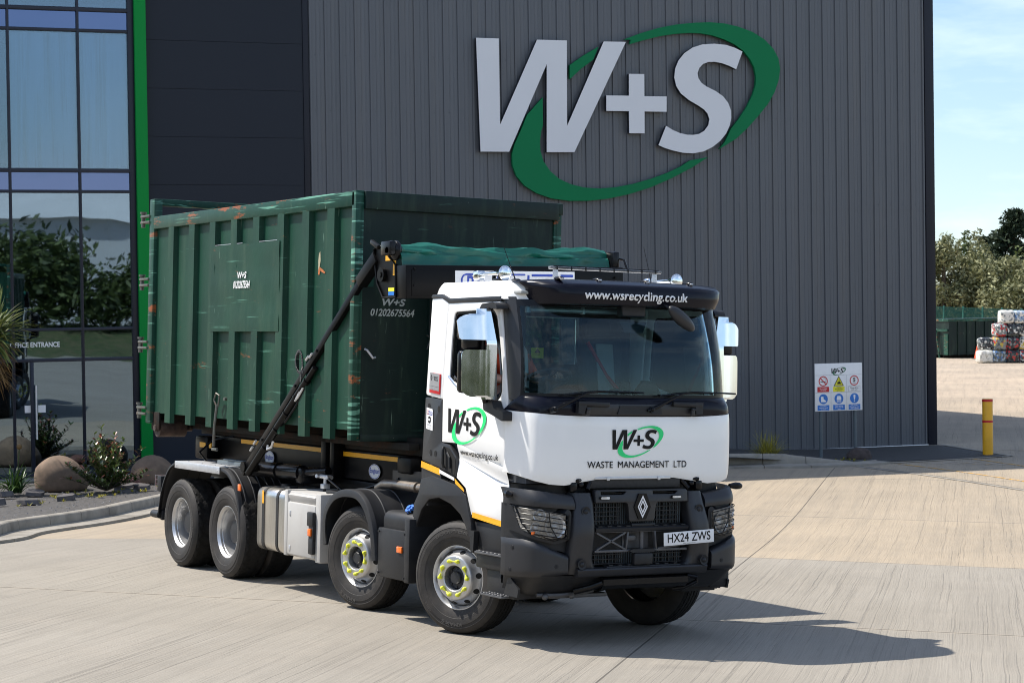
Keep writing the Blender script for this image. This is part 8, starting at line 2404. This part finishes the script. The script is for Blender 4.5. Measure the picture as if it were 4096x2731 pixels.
# ---- trees
M['silver_leaf'] = leaf_mat('silver_leaf', (.06, .07, .02), (.33, .33, .17), .6, .15, .4, 1.2)
M['green_leaf'] = leaf_mat('green_leaf', (.03, .05, .014), (.11, .145, .04), .6, .2, .4, 1.0)
M['pine_leaf'] = leaf_mat('pine_leaf', (.010, .022, .012), (.035, .055, .026), .8, .1, .3, 1.0)
def tree(name, pos, h, rad, leafm, n, lsz, label, seed, kind='round', group=None, cat='tree', lobes=16):
    random.seed(seed)
    o = tag(empty(name, pos), label, cat, group)
    mb = MB()
    mb.tube([(0, 0, -.3), (.05, .03, h * .25), (.1 * rad * .3, 0, h * .5), (0, .05, h * .8)], [h * .026, h * .021, h * .014, h * .005], 8)
    L = []
    if kind == 'pine':
        for k in range(lobes):
            t = k / lobes
            a = random.uniform(0, 6.28); rr = rad * (1 - t ** 1.6) * random.uniform(.35, .85)
            L.append((Vector((rr * math.cos(a), rr * math.sin(a), h * (.22 + .74 * t))), rad * .36 * (1.1 - .6 * t)))
        L.append((Vector((0, 0, h * .93)), rad * .22))
    else:
        for k in range(lobes):
            a = random.uniform(0, 6.28); t = random.uniform(.05, 1)
            rr = rad * random.uniform(.25, .85) * math.sqrt(max(.05, 1 - (t * 1.0 - .35) ** 2 * 1.6))
            L.append((Vector((rr * math.cos(a), rr * math.sin(a), h * (.18 + .68 * t))), rad * random.uniform(.26, .46)))
        for k in range(5):
            a = random.uniform(0, 6.28); rr = rad * random.uniform(0, .75)
            L.append((Vector((rr * math.cos(a), rr * math.sin(a), h * random.uniform(.86, .97))), rad * random.uniform(.08, .16)))
    for c, r in L[::2]: mb.tube([(0, 0, h * .28), tuple(c * .5 + Vector((0, 0, h * .18))), tuple(c)], [h * .008, h * .006, h * .002], 5)
    mb.build('trunk', 'bark', o)
    mb = MB()
    tot = sum(r * r for _, r in L)
    for c, r in L:
        for k in range(int(n * r * r / tot)):
            d = Vector((random.gauss(0, 1), random.gauss(0, 1), random.gauss(0, 1))).normalized()
            rr = r * random.uniform(.45, 1.12) * (1 + .25 * fbm((d.x * 2 + c.x, d.y * 2 + c.y, d.z * 2 + c.z), 2))
            st = 2.0 if r < rad * .17 and kind != 'pine' else (.9 if kind != 'pine' else .62)
            p = c + Vector((d.x * rr, d.y * rr, d.z * rr * st))
            u = Vector((random.gauss(0, 1), random.gauss(0, 1), random.gauss(0, .7))).normalized()
            v = u.cross(Vector((random.gauss(0, 1), random.gauss(0, 1), random.gauss(0, 1)))).normalized()
            s_ = lsz * random.uniform(.6, 1.3)
            mb.add([p - u * s_, p + v * s_ * .42, p + u * s_, p - v * s_ * .42], [(0, 1, 2, 3)])
    mb.build('crown', leafm, o, smooth=None, weld=False)
    return o
def ft(px, D): return gs(*far2(px, D), -.2)
tree('silver_tree', ft(3772, 166), 9.2, 3.6, 'silver_leaf', 9000, .20, 'silvery tree beside the warehouse corner, leftmost of the far trees', 3, group='far trees')
tree('silver_tree', ft(3880, 170), 9.4, 3.8, 'silver_leaf', 9000, .20, 'tallest silvery tree, above the far container', 4, group='far trees')
tree('silver_tree', ft(3975, 165), 7.9, 3.5, 'silver_leaf', 8000, .20, 'lower silvery tree left of the bales', 5, group='far trees')
tree('silver_tree', ft(4065, 160), 6.6, 3.2, 'silver_leaf', 7000, .20, 'low silvery tree above the bales at the right edge', 6, group='far trees')
tree('broadleaf_tree', ft(3925, 186), 10.6, 3.2, 'green_leaf', 6000, .24, 'mid-green tree rising behind the silvery trees', 7, group='far trees')
tree('pine_tree', ft(3965, 196), 11.4, 2.6, 'pine_leaf', 7000, .26, 'dark conifer peeping over the silvery trees', 8, 'pine', group='far trees', lobes=26)
tree('pine_tree', ft(4085, 190), 13.6, 4.2, 'pine_leaf', 12000, .28, 'tall dark conifer at the right edge of the photo', 9, 'pine', group='far trees', lobes=40)
tree('pine_tree', ft(4020, 200), 10.2, 3.4, 'pine_leaf', 7000, .28, 'dark conifer between the tall one and the silvery trees', 10, 'pine', group='far trees', lobes=26)
tree('broadleaf_tree', ft(4170, 175), 9.0, 4.2, 'green_leaf', 5000, .26, 'mid-green tree just past the right edge of the photo', 12, group='far trees')
# trees on the bank behind the camera: they fill the reflections
random.seed(77)
for k in range(14):
    y = -45 + 6.5 * k + random.uniform(-2, 2)
    x = 62 + random.uniform(-4, 5)
    tree('roadside_tree', Vector((x, y, gz(x, y) + 1.0)), random.uniform(4.6, 6.4), random.uniform(4.2, 5.6), 'green_leaf', 6500, .28, 'green tree of the unseen belt added to block low sky light', 100 + k, group='trees on the bank', lobes=14)
for k in range(17):  # unseen belt, added to keep bright horizon sky out of side reflections
    x = -105 + 9.0 * k + random.uniform(-2.5, 2.5)
    y = -50 + random.uniform(-3, 3)
    tree('roadside_tree', Vector((x, y, gz(x, y) + 1.0)), random.uniform(8, 12), random.uniform(4.8, 6.2), 'green_leaf', 1800, .65, 'green tree of the unseen belt added to block low sky light', 200 + k, group='trees on the bank', lobes=14)
M['shed_pale'] = pbr('shed_pale', (.55, .56, .55), .6, 0, .05, .5)
shd = tag(empty('industrial_shed', (96, 4, 0)), 'long pale industrial shed beyond the trees on the bank', 'shed')
mb = MB(); mb.bb((0, -60, -1), (22, 60, 9)); mb.build('wall', 'shed_pale', shd, smooth=None)
mb = MB(); mb.prism([(-.6, 9.0), (11, 13.5), (22.6, 9.0)], lambda x, z: (x, -60.5, z), (0, 121, 0)); mb.build('roof', 'shed_pale', shd, smooth=None)
# ================================================================== DRIVER
M['skin'] = pbr('skin', (.50, .27, .19), .5, 0, .08, 12)
M['hivis'] = pbr('hivis', (.80, .09, .025), .7, 0, .06, 14, bump=.2, bs=18)
M['hivis_tape'] = pbr('hivis_tape', (.42, .44, .43), .45, .2, .05, 20)
M['hair'] = pbr('hair', (.06, .04, .03), .8, 0, .3, 40, bump=.4, bs=60)
M['trouser'] = pbr('trouser', (.03, .035, .05), .9, 0, .2, 20)
PD = Vector((-.20, -.60, 2.10))        # where the driver sits
def skin_mesh(name, verts, edges, radii, mat, parent, sub=2, root=0):
    me = bpy.data.meshes.new(name)
    me.from_pydata(verts, edges, [])
    o = bpy.data.objects.new(name, me)
    COL.objects.link(o)
    sk = o.modifiers.new('skin', 'SKIN')
    for i, r in enumerate(radii):
        me.skin_vertices[0].data[i].radius = r if isinstance(r, tuple) else (r, r)
    me.skin_vertices[0].data[root].use_root = True
    sb = o.modifiers.new('sub', 'SUBSURF'); sb.levels = sb.render_levels = sub
    dg = bpy.context.evaluated_depsgraph_get()
    me2 = bpy.data.meshes.new_from_object(o.evaluated_get(dg))
    bpy.data.objects.remove(o)
    o = bpy.data.objects.new(name, me2); COL.objects.link(o)
    for mm in (mat if isinstance(mat, list) else [mat]): me2.materials.append(M[mm])
    me2.polygons.foreach_set('use_smooth', [True] * len(me2.polygons))
    o.parent = parent
    return o
P = tag(empty('person', PD), 'driver in an orange high-visibility jacket with silver bands, hands on the steering wheel', 'person')
# pelvis, belly, chest, neck, head; near arm and far arm; legs
wl = [Vector((.40, -.55 - .20, 2.40)) - PD, Vector((.40, -.55 + .20, 2.40)) - PD]
vs = [(0, 0, .02), (-.04, 0, .18), (-.06, 0, .36), (-.055, 0, .50), (-.03, 0, .575), (.0, 0, .63),
      (-.05, -.17, .47), (.07, -.235, .27), (.32, -.20, .245), (.45, -.165, .285),
      (-.05, .17, .47), (.08, .235, .26), (.34, .20, .25), (.46, .20, .285),
      (.12, -.10, .0), (.46, -.13, .03), (.50, -.13, -.38), (.12, .10, .0), (.46, .13, .03), (.52, .13, -.38)]
ed = [(0, 1), (1, 2), (2, 3), (3, 4), (4, 5), (3, 6), (6, 7), (7, 8), (8, 9), (3, 10), (10, 11), (11, 12), (12, 13), (0, 14), (14, 15), (15, 16), (0, 17), (17, 18), (18, 19)]
rd = [(.15, .17), (.13, .16), (.13, .18), (.11, .14), .058, .06, .062, .050, .040, .030, .062, .050, .040, .030, .09, .068, .05, .09, .068, .05]
body = skin_mesh('body', vs, ed, rd, 'skin', P)
vj = [(0, 0, .06), (-.04, 0, .18), (-.06, 0, .36), (-.055, 0, .49), (-.05, -.175, .465), (.05, -.24, .29), (.12, -.235, .265), (-.05, .175, .465), (.05, .24, .29), (.12, .235, .265)]
ej = [(0, 1), (1, 2), (2, 3), (3, 4), (4, 5), (5, 6), (3, 7), (7, 8), (8, 9)]
rj = [(.165, .19), (.15, .18), (.15, .20), (.125, .15), .082, .070, .066, .082, .070, .066]
skin_mesh('jacket', vj, ej, rj, 'hivis', P)
for s_ in (-1, 1):
    mb = MB()
    pts = [(-.05 - .1, s_ * .11, .56), (.02, s_ * .115, .585), (.085, s_ * .12, .52), (.11, s_ * .12, .38), (.125, s_ * .12, .20), (.13, s_ * .12, .08)]
    rows = [[Vector(p) + Vector((.012, dy, 0)) for dy in (-.03, 0, .03)] for p in pts]
    mb.slab(rows, (-.02, 0, 0)); mb.build('jacket_band', 'hivis_tape', P, smooth=60)
vt = [(0, 0, .0), (.12, -.10, .0), (.46, -.13, .03), (.50, -.13, -.40), (.12, .10, .0), (.46, .13, .03), (.52, .13, -.40)]
skin_mesh('trousers', vt, [(0, 1), (1, 2), (2, 3), (0, 4), (4, 5), (5, 6)], [(.16, .18), .105, .085, .065, .105, .085, .065], 'trouser', P)
# head with brow, nose, chin and ears
def head_fn(d):
    q = Vector((d.x * .105, d.y * .078, d.z * .125))
    if d.x > .3: q.x += .012 * math.exp(-((d.z + .15) ** 2) / .03) * max(0, 1 - abs(d.y) * 4) * 2.2
    if d.x > 0 and d.z < -.5: q.x += .012
    if d.x > .4 and abs(d.z - .12) < .16: q.x -= .008 * max(0, 1 - abs(abs(d.y) - .36) * 4)
    if d.z < -.3: q.y *= 1 - .25 * (-d.z - .3)
    return q
mb = MB(); mb.ball((.035, 0, .735), 1.0, 32, 24, head_fn)
for s_ in (-1, 1): mb.ball((.02, s_ * .078, .725), (.018, .009, .03), 10, 8)
mb.build('head', 'skin', P, smooth=180)
mb = MB()
mb.ball((.018, 0, .758), (.108, .085, .112), 26, 18, lambda d: Vector((d.x if d.x < .45 or d.z > .55 else d.x * .6, d.y, max(d.z, -.25 + .9 * max(0, d.x)))))
mb.build('hair', 'hair', P, smooth=180)
mb = MB()
for s_ in (-1, 1): mb.ball((.125, s_ * .030, .748), (.008, .012, .008), 10, 8)
mb.build('eyes', 'hair', P)
# hands closed on the wheel rim
def hand(c, s_):
    mb_v, mb_e, mb_r = [], [], []
    palm = Vector(c)
    base = len(mb_v)
    mb_v += [palm + Vector((-.045, 0, -.018)), palm + Vector((.0, 0, .0)), palm + Vector((.03, 0, .008))]
    mb_e += [(0, 1), (1, 2)]; mb_r += [(.026, .032), (.020, .040), (.016, .038)]
    for k, (dy, ln) in enumerate(((-.033, .9), (-.011, 1.05), (.011, 1.0), (.031, .8))):
        i = len(mb_v)
        mb_v += [palm + Vector((.040, dy, .010)), palm + Vector((.040 + .028 * ln, dy, .004)), palm + Vector((.042 + .034 * ln, dy, -.022)), palm + Vector((.034 + .018 * ln, dy, -.040))]
        mb_e += [(2, i), (i, i + 1), (i + 1, i + 2), (i + 2, i + 3)]; mb_r += [.0105, .0095, .0085, .0075]
    i = len(mb_v)
    mb_v += [palm + Vector((.0, s_ * .040, .006)), palm + Vector((.028, s_ * .060, .004)), palm + Vector((.052, s_ * .058, -.008))]
    mb_e += [(1, i), (i, i + 1), (i + 1, i + 2)]; mb_r += [.013, .0105, .0085]
    return skin_mesh('hand', [tuple(v) for v in mb_v], mb_e, mb_r, 'skin', P, 2)
hand((.515, -.165, .298), 1)
hand((.525, .20, .298), -1)
